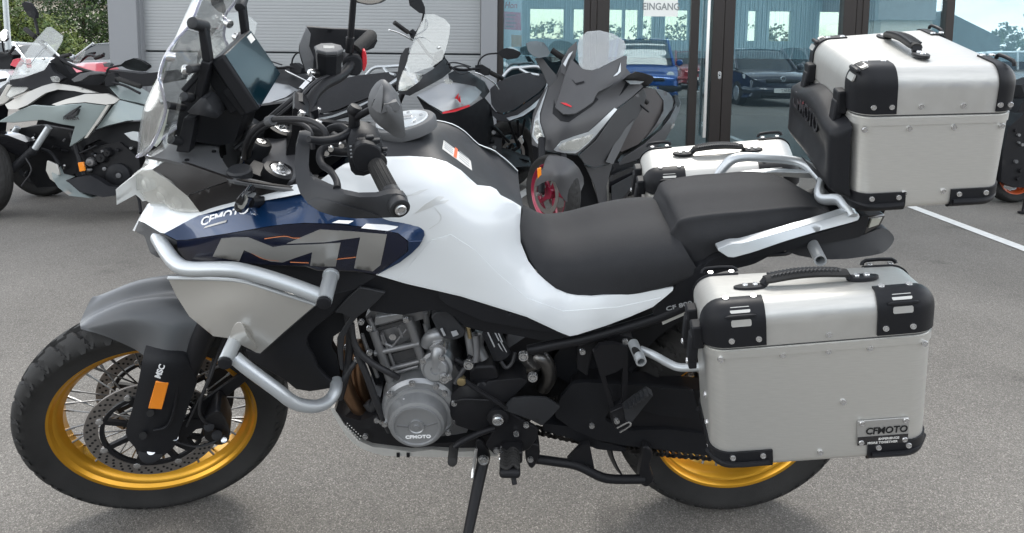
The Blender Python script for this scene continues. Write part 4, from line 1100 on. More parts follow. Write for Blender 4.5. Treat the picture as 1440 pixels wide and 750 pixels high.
# ------------------------------------------------------------------ handlebar and controls (steered with the fork)
def flipF(p):
    q = MSi @ (p - SG) + SG; return S2B((q.x, -q.y, q.z))
fdir = (S2B((0, 1, 0)) - S2B((0, 0, 0))); fup = S2B(SAX) - S2B((0, 0, 0))
ffwd = S2B((-1, 0, 0)) - S2B((0, 0, 0))
hb_pts = [F(433, 168, .02), F(435, 157, .055), F(440, 136, .095), F(456, 119.5, .14), F(478, 107.5, .20), F(492, 92, .26), F(498, 74, .30), F(509, 63, .35)]
bar_r = BK('handlebar', tube([g0 if 0 else F(527, 229, -.285)] + [flipF(p) for p in reversed(hb_pts[:5])] + hb_pts, .0142, 16, k=4), 'frame_black')
BK('grip', cyl(F(499, 72, .305), F(522, 50, .425), .0185, n=24, bev=.003), 'rubber', bar_r)
BK('grip_flange', cyl(F(498, 74, .298), F(501, 71, .308), .024, n=24), 'rubber', bar_r)
g0, g1 = F(527, 229, -.285), F(552.5, 278, -.415)
gm = cyl(g0, g1, .0165, n=28)
for i in range(14):
    a = 2 * PI * i / 14; bb = basis(g1 - g0); o = bb @ Vector((math.cos(a) * .0165, math.sin(a) * .0165, 0))
    gm.join(cyl(g0.lerp(g1, .12) + o, g0.lerp(g1, .86) + o, .0012, n=6))
BK('grip', gm, 'rubber', bar_r)
BK('grip_flange', cyl(g0.lerp(g1, -.02), g0.lerp(g1, .05), .024, n=28, bev=.002), 'rubber', bar_r)
BK('grip_collar', cyl(g0.lerp(g1, .86), g0.lerp(g1, 1.02), .0185, n=28, bev=.002), 'dark_plastic', bar_r)
# switch blocks
sb = BK('switch_block', patch(F, [(487, 200), (497, 188), (514, 186), (534, 196), (540, 211), (536, 231), (516, 248.5), (495, 246), (489, 222)], [(487, 200, -.262), (514, 187, -.248), (540, 211, -.262), (516, 248, -.285), (495, 246, -.282), (512, 218, -.288)], back=.055, rnd=1), 'black_plastic', bar_r, bevel=.006, bseg=3)
BK('switch_face', patch(F, [(497, 208), (510, 201), (530, 206), (538, 214), (533, 231), (516, 243), (501, 240), (495, 224)], [(497, 208, -.292), (538, 214, -.289), (516, 243, -.296), (501, 240, -.294), (513, 222, -.299)], back=.02, rnd=1), 'black_plastic', sb, bevel=.004)
for (x, y, fy, w) in ((508, 198, -.268, .009), (520, 193.5, -.262, .008), (529, 198, -.268, .008), (539, 217, -.272, .007), (541, 210, -.268, .006)):
    BK('switch_button', box(F(x, y, fy), (w * 2, w * 1.4, w * 1.1), MS), 'dark_plastic' if w < .009 else 'frame_black', sb, bevel=.002)
for k in range(4):
    BK('switch_mark', box(F(493 + k * .4, 206 + k * 5, -.279 - k * .003), (.004, .001, .003), MS), 'grey_print', sb)
rsb = BK('switch_block', patch(F, [(482, 84), (492, 77), (505, 78), (510, 86), (510, 100), (504, 108), (490, 107), (482, 98)], [(482, 84, .255), (505, 80, .262), (504, 106, .25)], back=.05, rnd=1), 'black_plastic', bar_r, bevel=.005)
BK('kill_switch', patch(F, [(509, 73), (513, 71), (516, 78), (516, 92), (512, 102), (509, 98)], .275, back=.022, rnd=1), 'red_plastic', rsb, bevel=.002)
# brake reservoir
ra, rb = F(462.5, 105, .20), F(462.5, 72, .20)
res = BK('brake_reservoir', cyl(ra, rb, .030, .034, n=8, bev=.004), 'black_plastic', bar_r, smooth=False)
rax = (rb - ra).normalized()
BK('reservoir_lid', cyl(rb, rb + rax * .010, .036, n=8, bev=.003), 'grey_plastic', res, smooth=False)
for k in range(5): BK('lid_lettering', box(rb + rax * .0105 + fdir * (.004 * k - .008), (.026, .0015, .001), basis(rax, ffwd)), 'sticker_white', res)
BK('master_cylinder', cyl(F(436, 103, .18), F(470, 104, .21), .011, n=16, bev=.002), 'frame_black', bar_r)
BK('hose_fitting', cyl(F(434.5, 102, .175), F(444, 103, .185), .0085, n=14, bev=.002), 'steel', bar_r)
# brake lever, right hand guard
BK('brake_lever', tube([F(470, 98, .22), F(455, 90, .27), F(450, 86, .33), F(452, 82, .39)], [.007, .006, .0055, .0075], 10), 'frame_black', bar_r)
BK('hand_guard', patch(F, [(431, 38), (450, 39.5), (470, 41), (500, 41.5), (518, 43), (528, 48), (531, 58), (526, 68), (516, 72), (500, 70), (485, 70), (470, 78), (455, 95), (447, 106), (440, 108), (430, 101), (424, 88), (420, 72), (421, 62), (427, 48)],
       [(431, 38, .38), (470, 41, .43), (518, 43, .455), (531, 58, .445), (500, 70, .43), (455, 95, .36), (430, 101, .30), (420, 72, .30), (440, 70, .38)], back=.012, step=7), 'black_plastic', bar_r, bevel=.003)
BK('guard_edge', patch(F, [(431, 39), (437, 49), (434.5, 66), (441, 82), (440, 107), (430, 101), (421, 72), (421, 63), (427, 48)], [(431, 39, .372), (437, 50, .372), (440, 107, .295), (421, 70, .29)], back=.01), 'grey_plastic', bar_r, bevel=.002)
# near hand guard with bar-end bolt
HGc = [(420, 190, -.300), (437, 191, -.285), (416, 225, -.335), (434, 225, -.325), (420, 268, -.375), (445, 258, -.375), (470, 285, -.43), (440, 290, -.41), (520, 292, -.452), (562, 292, -.462), (500, 303, -.44), (552, 275, -.452), (500, 278, -.448)]
HGf = TPS(HGc)
hg = BK('hand_guard', patch(F, [(421, 189.5), (430, 188.5), (437, 191), (435, 215), (434, 236), (436, 247), (442, 254), (462, 264), (484, 273), (505, 277.5), (530, 277), (546, 273), (558, 272), (568, 275), (574, 283), (574.5, 293), (570, 302), (561, 306), (550, 306), (530, 307), (500, 307.5), (470, 304), (450, 298), (434, 287), (422, 272), (416, 255), (414.5, 232), (416, 208)], HGf, back=.016, step=6), 'dark_plastic', bar_r, bevel=.005, bseg=3, angle=55)
BK('guard_rib', patch(F, [(432, 286), (446, 279), (466, 284), (490, 291), (520, 299), (534, 305), (500, 307), (470, 303.5), (448, 297)], lambda x, y: HGf(x, y) - .004, back=.004, step=6), 'dark_plastic', hg, bevel=.0015)
be = F(562, 292.5, -.466); bax = (g1 - g0).normalized()
BK('bar_end', cyl(be - bax * .03, be + bax * .004, .0185, n=28, bev=.002), 'dark_plastic', hg)
BK('bar_end_ring', cyl(be + bax * .003, be + bax * .0055, .0135, n=28), 'hole', hg)
BK('bar_end_bolt', lathe([(.0, .009), (.004, .009), (.0045, .006), (.0075, .006), (.0085, .010), (.0105, .0085), (.0108, 0)], be, bax, 28), 'steel', hg)
BK('guard_arm', tube([F(434, 196, -.318), F(452, 198.5, -.295), (F(470, 196, -.268)), F(485, 190.5, -.24), F(497, 183.5, -.205)], [.006, .0085, .009, .009, .012], 10, up=fup), 'black_plastic', hg)
BK('guard_arm', tube([F(457, 187, -.16), F(468, 179.5, -.18), F(480, 178.5, -.20), F(488, 183, -.215), F(494, 187, -.22)], .008, 10), 'black_plastic', hg)
BK('clutch_perch', tube([F(500, 212, -.24), F(482, 214, -.23), F(466, 213, -.225), F(455, 216, -.225)], [.011, .009, .009, .009], 10), 'frame_black', bar_r)
BK('clutch_lever', tube([F(462, 207, -.225), F(453, 212, -.235), F(449.5, 221, -.255), F(453, 232, -.285), F(463, 239, -.325), (F(470, 248, -.36)), F(474, 257, -.385), F(474, 266, -.41)], [.009, .009, .0075, .007, .0065, .006, .006, .0075], 10), 'black_plastic', bar_r)
for x, y, fy in ((465, 208, -.236), (459, 214, -.236), (480, 203, -.235)):
    c = F(x, y, fy); BK('perch_bolt', cyl(c, c - fdir * .008, .0055, n=10), 'steel', bar_r)
# mirrors
ms_ = BK('mirror_stem', cyl(F(498, 187, -.215), F(498.5, 158, -.215), .0115, n=18, bev=.002).join(lathe([(.0, .012), (.012, .010), (.0145, .003), (.0145, -.004), (.012, -.008)], F(498.5, 155.5, -.215), fup, 18)), 'frame_black', bar_r)
BK('mirror_arm', cyl(F(502, 165, -.222), F(526, 151.5, -.28), .007, n=12), 'frame_black', ms_)
MC = [(518, 153, -.285), (524, 132, -.285), (537, 117.5, -.29), (559, 135, -.30), (566, 159, -.31), (571, 194, -.32), (558, 194, -.315), (547, 188, -.31), (521, 163, -.288), (540, 146, -.335), (553, 165, -.335), (534, 150, -.328)]
mir = BK('mirror', patch(F, [(518, 153), (520, 140), (524, 131), (530, 123), (537, 117.7), (543, 118), (552, 126), (560, 136), (565, 150), (567, 160), (569, 178), (571, 193), (565, 195.5), (557, 194), (552, 191), (547, 187), (533, 177), (525, 169), (520, 161)], MC, back=.022, step=6, rnd=1, r=.15), 'grey_plastic', ms_, bevel=.003, angle=50)
BK('mirror_facet', patch(F, [(523, 152), (537.5, 121), (539, 124), (538, 140), (536, 160), (530, 158)], [(523, 152, -.312), (537, 122, -.306), (538, 140, -.336), (536, 160, -.342), (530, 158, -.330)], back=.012, step=6), 'grey_plastic', mir, bevel=.0015)
BK('mirror_facet', patch(F, [(536, 160.5), (540, 147), (558, 143), (563, 150), (561, 157), (548, 155)], [(536, 160, -.342), (540, 147, -.338), (558, 143, -.325), (561, 157, -.328)], back=.012, step=6), 'grey_plastic', mir, bevel=.0015)
rms = BK('mirror_stem', cyl(F(491, 74, .27), F(492.5, 52, .27), .011, n=16, bev=.002).join(cyl(F(492.5, 60, .27), F(498, -14, .28), .0085, n=14)), 'frame_black', bar_r)
rm_ = BK('mirror', patch(F, [(486, -4), (500, 4), (520, 8), (540, 4), (556, -12), (560, -36), (548, -56), (520, -62), (494, -50), (482, -24)], .285, back=.03, rnd=1), 'grey_plastic', rms, bevel=.006)
BK('mirror_glass', patch(F, [(494, -3), (504, 3), (520, 6), (536, 3), (550, -12), (553, -34), (544, -50), (520, -56), (498, -46), (488, -22)], .282, back=.002, rnd=1), 'chrome', rm_)
# clamps, risers, top yoke, fork tops, ignition
BK('bar_clamp', patch(F, [(418, 142), (426, 143), (436, 158), (447, 154), (448, 163), (443, 175), (436, 168), (424, 158), (416, 150)], .030, back=.05), 'frame_black', bar_r, bevel=.003)
for (x, y, fy) in ((420.5, 147, .05), (445, 157.5, .05), (423, 163, -.045), (446, 176, -.045)):
    c = F(x, y, fy); b_ = cyl(c - fup * .01, c + fup * .012, .0078, n=14, bev=.001)
    BK('clamp_bolt', b_, 'steel', bar_r)
BK('bar_riser', patch(F, [(412, 150), (436, 165), (434, 200), (428, 236), (404, 232), (402, 215), (410, 190)], -.02, back=.09, rnd=1, r=.1), 'frame_black', bar_r, bevel=.004)
fl = F(394.5, 239, -.105); fr_ = flipF(fl)
def yoke(o, w0, w1, t, m, nm):
    P = [o + fdir * -.135 + ffwd * .03, o + fdir * -.135 - ffwd * .035, o + fdir * -.06 - ffwd * .05, o + fdir * .06 - ffwd * .05, o + fdir * .135 - ffwd * .035, o + fdir * .135 + ffwd * .03, o + fdir * .05 + ffwd * .035, o + fdir * -.05 + ffwd * .035]
    return BK(nm, plate(P, fup * -t), m, bar_r, bevel=.005)
mid = (fl + fr_) / 2
yoke(mid - fup * .012, .135, .06, .028, mat('cast_grey', (.10, .10, .105), .45, .3), 'top_yoke')
for c in (fl, fr_):
    fc = BK('fork_cap', lathe([(.0, .008), (.010, .008), (.011, .004), (.022, .003), (.0245, .0), (.0245, -.02)], c, fup, 36), 'steel', bar_r)
    BK('fork_adjuster', cyl(c + fup * .004 + ffwd * .004, c + fup * .018 + ffwd * .004, .0065, n=12, bev=.001), 'steel', fc)
    BK('fork_collar', lathe([(.0255, .002), (.036, .0), (.036, -.03), (.0255, -.03)], c, fup, 36), 'frame_black', fc)
ig = F(366, 203, -.0)
BK('ignition_lock', lathe([(.0, .004), (.012, .004), (.013, .008), (.022, .008), (.026, .002), (.026, -.04)], ig, fup, 36), 'black_plastic', bar_r)
BK('ignition_barrel', lathe([(.0, .006), (.0105, .006), (.0115, .0)], ig + fup * .003, fup, 24), 'steel', bar_r)
BK('key_slot', box(ig + fup * .0095, (.012, .003, .001), MS), 'hole', bar_r)
# inner fairing wall behind the forks, throttle cables, hoses
BK('inner_cowl', patch(B, [(320, 178), (345, 168), (362, 178), (372, 195), (340, 200), (330, 240), (345, 252), (318, 240), (308, 210)], [(320, 178, .05), (345, 168, .08), (330, 240, .02), (372, 195, .1)], back=.03), 'grey_plastic', bevel=.004)
BK('inner_cowl', patch(B, [(360, 150), (400, 145), (440, 170), (500, 176), (520, 178), (510, 200), (470, 230), (440, 250), (400, 255), (350, 250), (340, 215)], .13, back=.02), 'black_plastic')
BK('inner_cowl', patch(B, [(334, 252), (345, 240), (372, 250), (400, 258), (440, 262), (414, 266)], -.13, back=.06), 'black_plastic')
for pts, r in (([(344, 222, -.02), (345, 206, -.06), (355, 186, -.09), (378, 170, -.12), (407, 167.5, -.16), (433, 169.5, -.19), (451, 178, -.21), (459, 190, -.22), (462, 205, -.225)], .0062),
               ([(350, 224, -.01), (352, 208, -.04), (362, 188, -.06), (382, 175, -.08), (410, 172, -.12), (430, 178, -.15), (438, 190, -.17), (440, 210, -.18)], .005),
               ([(330, 210, .02), (352, 192, .04), (380, 166, .07), (405, 145, .10), (426, 126, .14), (440, 110, .17)], .0072),
               ([(338, 212, .0), (362, 186, .03), (390, 165, .06), (420, 140, .09), (445, 115, .14), (470, 105, .19)], .0055),
               ([(340, 205, .05), (348, 188, .07), (360, 180, .09), (380, 178, .10)], .009)):
    BK('control_cable', tube([F(*p) for p in pts], r, 10), 'wire', bar_r)
for a, b, r in (((424, 127, .138), (433, 117, .155), .0085), ((434, 116, .157), (440, 109, .172), .0068)):
    BK('hose_crimp', cyl(F(*a), F(*b), r, n=12), 'steel', bar_r)
BK('cable_clip', cyl(F(377, 171, -.118), F(384, 169, -.13), .011, n=12), 'grey_plastic', bar_r)
# fork tubes above the lower yoke are inside the fairing
# ------------------------------------------------------------------ engine
bolt_s = bolt_mesh('bolt', .0075, .006, 'steel')
def bolts(pts, parent, by=None, mesh=None):
    for p in pts:
        BIKE.inst('bolt', mesh or bolt_s, pose(B(p[0], p[1], p[2] if len(p) > 2 else by), (0, -1, 0)), parent)
eng = BK('crankcase', patch(B, [(542, 560), (548, 536), (560, 527), (592, 520), (604, 496), (632, 494), (642, 520), (660, 540), (665, 590), (650, 622), (600, 632), (560, 626), (545, 606)], -.135, back=.27, rnd=1, r=.1), 'engine_alloy', bevel=.006)
gc = B(587, 590, -.19)
gen = BK('engine_cover', lathe([(.0, .028), (.006, .028), (.007, .024), (.016, .024), (.018, .026), (.0185, .022), (.024, .0225), (.051, .0225), (.0525, .0265), (.057, .0265), (.0585, .0215), (.065, .019), (.071, .003), (.072, -.008), (.079, -.010), (.081, -.016), (.081, -.06)], gc, (0, -1, 0), 64), 'cover_alloy', eng, angle=25)
for a, b in (((-.046, -.0235, .002), (-.018, -.0235, -.001)), ((.018, -.0235, .0), (.050, -.0225, .010))): BK('cover_rib', bar(gc + Vector(a), gc + Vector(b), .0025, .0025, (0, -1, 0)), 'engine_alloy', gen)
BK('cover_lug', plate([gc + Vector((-.050, -.005, .046)), gc + Vector((-.028, -.005, .068)), gc + Vector((-.018, -.012, .050)), gc + Vector((-.012, -.02, .032)), gc + Vector((-.036, -.018, .028))], (0, .04, 0)), 'cover_alloy', gen, bevel=.003)
BK('lettering', text_mb('CFMOTO', .0125, gc + Vector((-.027, -.0232, -.036)), (1, 0, .04), (0, 0, 1), bold=.0005, sx=1.15), 'white_print', gen, smooth=False)
BK('alternator_housing', lathe([(.0, .0), (.084, .0), (.092, -.008), (.094, -.06)], gc + Vector((.004, .014, .010)), (0, -1, 0), 64), 'cover_alloy', eng)
for a in (20, 62, 100, 140, 200, 320, 345):
    BIKE.inst('bolt', bolt_s, pose(gc + Vector((math.cos(R(a)) * .089 + .004, .010, math.sin(R(a)) * .089 + .010)), (0, -1, 0)), eng)
cyb = BK('cylinder_block', patch(B, [(521, 470), (571, 455), (594, 512), (590, 522), (566, 530), (548, 534)], [(521, 470, -.135), (571, 455, -.13), (594, 512, -.135), (548, 534, -.14)], back=.24), 'engine_alloy', eng, bevel=.004)
BK('cylinder_head', patch(B, [(514, 446), (522, 437), (560, 436), (604, 432), (604, 446), (574, 455), (524, 469)], -.128, back=.24), 'engine_alloy', cyb, bevel=.005)
BK('head_cover', patch(B, [(525, 460), (568, 449), (567, 440), (528, 446)], -.142, back=.03), 'cover_alloy', cyb, bevel=.003)
for a, b, r in (((525, 464, -.145), (549, 535, -.15), .0105), ((574, 449, -.142), (595, 510, -.148), .0105), ((537, 468, -.143), (560, 530, -.146), .004)):
    BK('stud_column', cyl(B(*a), B(*b), r, n=14), 'engine_alloy', cyb)
for a, b, r in (((527, 497, -.148), (590, 483, -.15), .0075), ((548, 519, -.148), (590, 508, -.15), .006), ((545, 527, -.148), (588, 515, -.15), .004), ((534, 480, -.146), (552, 488, -.146), .004), ((552, 487, -.146), (572, 463, -.146), .003)):
    BK('casting_rib', cyl(B(*a), B(*b), r, n=10), 'engine_alloy', cyb)
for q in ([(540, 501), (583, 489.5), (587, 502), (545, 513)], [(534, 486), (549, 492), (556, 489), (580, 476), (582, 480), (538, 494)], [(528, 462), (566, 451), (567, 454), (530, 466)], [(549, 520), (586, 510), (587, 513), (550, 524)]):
    BK('rib_shade', patch(B, q, -.143, back=.004), 'engine_shade', cyb)  # proud dark patches paint the shade between the casting ribs
for a, b, r in (((536, 470, -.149), (540, 484, -.149), .0035), ((560, 460, -.148), (566, 474, -.148), .0035), ((519, 448, -.14), (530, 472, -.146), .006), ((598, 440, -.14), (603, 470, -.12), .007), ((509, 470, -.14), (531, 530, -.14), .005), ((598, 455, -.13), (606, 490, -.14), .006)):
    BK('casting_rib', cyl(B(*a), B(*b), r, n=8), 'engine_alloy', cyb)
c = B(552.5, 472.5, -.145); BK('plug', cyl(c, c + Vector((0, -.006, 0)), .009, n=6), 'steel', cyb)
bolts([(520, 461, -.15), (571, 449, -.15), (520, 495, -.15), (508, 452, -.16), (488, 488, -.16), (502, 505, -.16)], cyb)
wp = BK('water_pump', lathe([(.0, .014), (.010, .014), (.012, .018), (.026, .018), (.030, .014), (.031, .004), (.038, .002), (.038, -.03)], B(614, 516, -.165), (-.1, -1, .2), 36), 'cover_alloy', eng)
BK('pump_neck', tube([B(614, 512, -.165), B(615, 498, -.165), B(618, 484, -.15), B(626, 474, -.13)], [.018, .0155, .015, .015], 18), 'cover_alloy', wp)
BK('hose_clip', tube([B(616, 492, -.166), B(618, 484, -.152)], .021, 18, k=1), 'steel', wp)
BK('coolant_hose', tube([B(600, 483, -.14), B(606, 474, -.15), B(618, 470, -.15), B(632, 468, -.12)], .016, 14), 'cover_alloy', wp)
bolts([(595, 507, -.19), (632, 530, -.19), (625, 553, -.185), (580, 539, -.19), (621, 503, -.195)], wp)
BK('control_unit', patch(B, [(606, 447), (612, 439), (632, 437), (655, 466), (652, 474), (640, 479), (622, 476), (613, 462)], [(606, 447, -.165), (632, 437, -.16), (652, 474, -.172), (622, 476, -.17)], back=.03, rnd=1, r=.1), 'gloss_black' if 0 else 'dark_plastic', eng, bevel=.003)
BK('unit_label', patch(B, [(634, 467), (642, 465), (645, 471), (637, 474)], -.176, back=.002), 'grey_print', eng)
BK('unit_label', patch(B, [(619, 463), (622, 462), (627, 472), (624, 473)], -.176, back=.002), 'grey_print', eng)
spc = BK('sprocket_cover', patch(B, [(632, 566), (636, 553), (646, 545), (662, 540), (700, 535), (735, 532), (742, 537), (728, 552), (712, 566), (696, 572), (688, 588), (690, 606), (664, 606), (640, 598), (633, 584)], [(632, 566, -.175), (700, 535, -.17), (742, 537, -.165), (690, 600, -.185), (660, 570, -.20)], back=.09, rnd=1, r=.12), 'frame_black', eng, bevel=.005, bseg=3)
BK('cover_crease', tube([B(640, 566, -.198), B(652, 562, -.204), B(690, 563, -.20)], .003, 8), 'frame_black', spc)
BK('engine_mount', patch(B, [(660, 523), (668, 516), (695, 515), (703, 533), (662, 540)], -.17, back=.08, rnd=1, r=.1), 'frame_black', eng, bevel=.005)
BK('engine_mount', patch(B, [(650, 508), (662, 500), (668, 512), (700, 500), (745, 470), (770, 476), (760, 520), (738, 545), (700, 535), (670, 524)], -.10, back=.08), 'frame_black', eng, bevel=.004)
mat('brass', (.45, .36, .2), .3, .9)
BK('gap_filler', patch(B, [(756, 515), (800, 512), (812, 545), (800, 578), (768, 585)], -.03, back=.06), 'black_plastic', eng)  # black block added to fill a see-through gap beside the exhaust
BK('engine_core', patch(B, [(505, 400), (560, 430), (640, 450), (740, 470), (790, 480), (800, 500), (770, 560), (740, 600), (660, 620), (600, 625), (545, 605), (535, 560), (512, 500), (500, 440)], -.03, back=.10), 'black_plastic', eng)
for pts, r, m in (([(652, 440, -.12), (658, 470, -.14), (662, 494, -.15), (664, 510, -.15)], .009, 'engine_alloy'), ([(668, 470, -.13), (668, 492, -.14), (666, 508, -.15)], .014, 'engine_alloy'),
                  ([(676, 466, -.12), (672, 486, -.13), (680, 505, -.14)], .014, 'engine_alloy'), ([(640, 505, -.16), (655, 512, -.165), (662, 500, -.16)], .006, 'frame_black'),
                  ([(650, 450, -.14), (658, 462, -.15), (661, 475, -.15)], (.005), 'brass')):
    BK('throttle_body', tube([B(*p) for p in pts], r, 14), m, eng)
ct = BK('canister', tube([B(690, 465, -.15), B(706, 500, -.16)], .022, 20, k=1), 'black_plastic', eng)
for k, (a, b) in enumerate((((685, 468), (701, 502)), ((693, 463.5), (701, 480)), ((697, 462), (706, 482)), ((700, 484), (709, 500)), ((703, 480), (712, 496)))):
    BK('canister_label', patch(B, [(a[0], a[1]), (a[0] + 1.7 - k * .2, a[1] - .9), (b[0] + 1.7 - k * .2, b[1] - .9), b], -.176, back=.001), 'grey_print', ct)
BK('canister_hose', tube([B(704, 508, -.15), B(712, 517, -.155), B(720, 510, -.15), B(724, 496, -.14)], .005, 8), 'wire', eng)
# exhaust, hoses, lower engine guard
ex = BK('exhaust_header', tube([B(486, 470, -.09), B(482, 500, -.11), B(484, 530, -.12), B(492, 556, -.12), B(508, 580, -.11), B(528, 600, -.09), B(560, 612, -.06)], .017, 18), 'exhaust_hot')
BK('exhaust_header', tube([B(506, 480, -.06), B(503, 520, -.08), B(510, 556, -.08), B(524, 580, -.07), B(545, 600, -.05)], .017, 18), 'exhaust_hot')
BK('exhaust_link', tube([B(742, 508, -.07), B(757, 502, -.09), B(769, 512, -.09), B(772, 530, -.08), B(764, 545, -.06)], .019, 20), 'exhaust_steel', ex)
BK('exhaust_clamp', cyl(B(739, 510, -.085), B(752, 504, -.10), .027, n=20, bev=.002), 'exhaust_steel', ex)
for pts, r in (([(494, 455, -.17), (497, 478, -.175), (506, 496, -.18), (522, 510, -.18), (545, 523, -.18), (560, 531, -.17)], .0075), ([(500, 492, -.16), (514, 524, -.17), (528, 562, -.17), (540, 590, -.165), (548, 606, -.16)], .0085),
               ([(478, 545, -.17), (492, 520, -.17), (500, 508, -.16)], .007), ([(516, 566, -.13), (524, 574, -.135), (530, 562, -.14)], .012), ([(640, 540, -.2), (652, 520, -.19), (660, 512, -.18)], .006),
               ([(486, 430, -.16), (492, 470, -.165), (488, 520, -.16), (478, 560, -.15)], .009)):
    BK('hose', tube([B(*p) for p in pts], r, 10), 'wire', eng)
bolts([(530, 590, -.15), (537, 592, -.15), (545, 600, -.155)], eng)
sk = BK('skid_plate', patch(B, [(464, 573), (469, 584), (486, 612), (497, 623), (509, 631), (524, 637), (541, 641), (631, 643), (700, 642), (700, 633), (640, 636), (609, 632.5), (579, 636), (545, 631), (524, 629), (505, 620), (484, 597), (470, 574)], -.135, back=.27), 'skid_alloy', bevel=.003)
BK('skid_side', patch(B, [(472, 578), (484, 586), (507, 592), (518, 588), (530, 583), (538, 592), (545, 606), (562, 618), (588, 625), (640, 622), (690, 612), (706, 620), (700, 630), (640, 630), (609, 628), (579, 630), (545, 626), (524, 623), (505, 615), (487, 597)], [(472, 578, -.140), (530, 583, -.155), (588, 625, -.150), (700, 634, -.142), (505, 620, -.1365), (640, 622, -.16)], back=.25, step=7), 'frame_black', sk, bevel=.002)
pf = MB()
for i in range(7):
    for j in range(3):
        x, y = 486 + i * 3.1 + j * 1.2, 599 + i * 2.9 - j * 4.2 + 5
        c_ = B(x, y, -.151); pf.join(cyl(c_, c_ + Vector((0, -.001, 0)), .0016, n=6))
BK('skid_perforations', pf, 'sticker_white', sk, kind='stuff')
bolts([(514, 613, -.152)], sk)
for x in (560, 574): BK('skid_rib', box(B(x, 640, -.137), (.008, .004, .012)), 'frame_black', sk)
# frame: bolts, tubes, footrest plate, stand, swingarm, chain
bolts([(659, 511.5, -.185), (736, 499.5, -.185), (749, 529, -.19), (625, 531, -.19)], eng, mesh=bolt_mesh('bolt', .012, .009, 'steel', 14))
fp = BK('footrest_plate', patch(B, [(683, 578), (690, 567), (704, 570), (716, 580), (757, 604), (756, 616), (745, 632), (730, 638), (708, 636), (696, 641), (682, 626), (696, 603), (690, 592)], -.182, back=.012, rnd=1, r=.1), 'frame_black', bevel=.003)
c = B(700, 584, -.186)
BK('pivot_boss', cyl(c + Vector((0, .02, 0)), c + Vector((0, -.012, 0)), .026, n=28, bev=.003), 'frame_black', fp)
BK('pivot_bolt', lathe([(.0, .014), (.0055, .014), (.006, .009), (.0095, .009), (.0105, .013), (.0135, .011), (.014, 0)], c + Vector((0, -.010, 0)), (0, -1, 0), 12), 'steel', fp)
bolts([(726, 609.5, -.186), (698, 633, -.188), (740, 597, -.186), (707, 630, -.19)], fp)
BK('heel_guard', patch(B, [(706, 576), (721, 561), (740, 559), (768, 560), (788, 572), (776, 586), (762, 599), (745, 590)], [(706, 576, -.195), (768, 560, -.195), (762, 599, -.20), (745, 575, -.203)], back=.006, rnd=1, r=.08), 'dark_plastic', fp, bevel=.002)
BK('shift_rod', tube([B(649, 532, -.197), B(672, 549, -.2), B(700, 566, -.2), B(712, 574, -.195)], .0055, 8), 'frame_black', fp)
cb = B(649, 532, -.19); BK('rod_joint', cyl(cb, cb + Vector((0, -.016, 0)), .0105, n=16, bev=.002), mat('brass', (.45, .36, .2), .3, .9), fp)
BK('shift_lever', tube([B(695, 602, -.19), B(670, 611, -.205), B(650, 621, -.22), B(639, 629, -.225)], .0075, 10), 'frame_black', fp)
BK('shift_peg', cyl(B(638, 630, -.215), B(636, 651, -.275), .0115, n=18, bev=.003), 'rubber', fp)
pa, pb_ = B(717, 637, -.2), B(717, 668, -.315)
peg = BK('footpeg', bar(pa, pb_, .048, .020, (0, 0, 1)), 'frame_black', fp, bevel=.008, bseg=3)
for i in range(7):
    p = pa.lerp(pb_, .12 + i * .125) + Vector((0, 0, .013))
    BK('peg_rubber', tube([p + Vector((-.021, .006, 0)), p + Vector((-.007, -.006, .003)), p + Vector((.007, .006, .003)), p + Vector((.021, -.004, 0))], .0042, 8), 'rubber', peg)
BK('peg_feeler', cyl(B(722, 672, -.30), B(724, 682, -.31), .006, n=10, bev=.001), 'frame_black', peg)
BK('peg_bracket', box(B(720, 636, -.20), (.05, .04, .035)), 'frame_black', fp, bevel=.005)
BK('peg_spring', tube([B(704, 634, -.215), B(706, 640, -.235), B(703, 646, -.24)], .004, 8), 'steel', fp)
sa = B(680, 645, -.165)
ft = MLi @ Vector((.03, -.42, .012))
ss = BK('side_stand', tube([sa, sa.lerp(ft, .5), ft], [.0155, .0125, .0125], 14, k=2), 'frame_black')
BK('stand_foot', cyl(ft + (MLi @ Vector((0, 0, -.011))), ft + (MLi @ Vector((0, 0, .002))), .035, n=24, bev=.003), 'frame_black', ss)
BK('stand_tab', patch(B, [(668, 622), (676, 617), (690, 640), (688, 655), (680, 668), (670, 664), (671, 645)], -.168, back=.012, rnd=1), 'frame_black', ss, bevel=.003)
BIKE.inst('bolt', bolt_mesh('bolt', .013, .008, 'steel', 14), pose(B(680, 646, -.182), (0, -1, 0)), ss)
BK('stand_spring', tube([B(670, 630, -.18), B(666, 655, -.19), B(664, 672, -.205)], .0042, 8), 'steel', ss)
BK('spring_hook', tube([B(659, 706, -.23), B(663, 704, -.24), B(662, 716, -.25), B(657, 730, -.26)], .0025, 8), 'steel', ss)
cs = BK('centre_stand', tube([B(748, 645, -.13), B(778, 649, -.14), B(812, 655, -.15), B(843, 670, -.16), B(864, 674, -.16), B(905, 674, -.15)], .0115, 14), 'frame_black')
BK('stand_gusset', patch(B, [(798, 647), (818, 626), (829, 624), (836, 660), (820, 658)], -.148, back=.012), 'frame_black', cs, bevel=.002)
BK('stand_end', patch(B, [(899, 667), (904, 643), (903, 628), (914, 630), (919, 640), (913, 656), (921, 676), (910, 687), (899, 681)], -.155, back=.03, rnd=1), 'frame_black', cs, bevel=.004)
BK('stand_pivot', patch(B, [(740, 625), (758, 625), (760, 640), (752, 658), (745, 660), (738, 645)], -.15, back=.04, rnd=1), 'frame_black', cs, bevel=.004)
bolts([(746, 645.5, -.155)], cs)
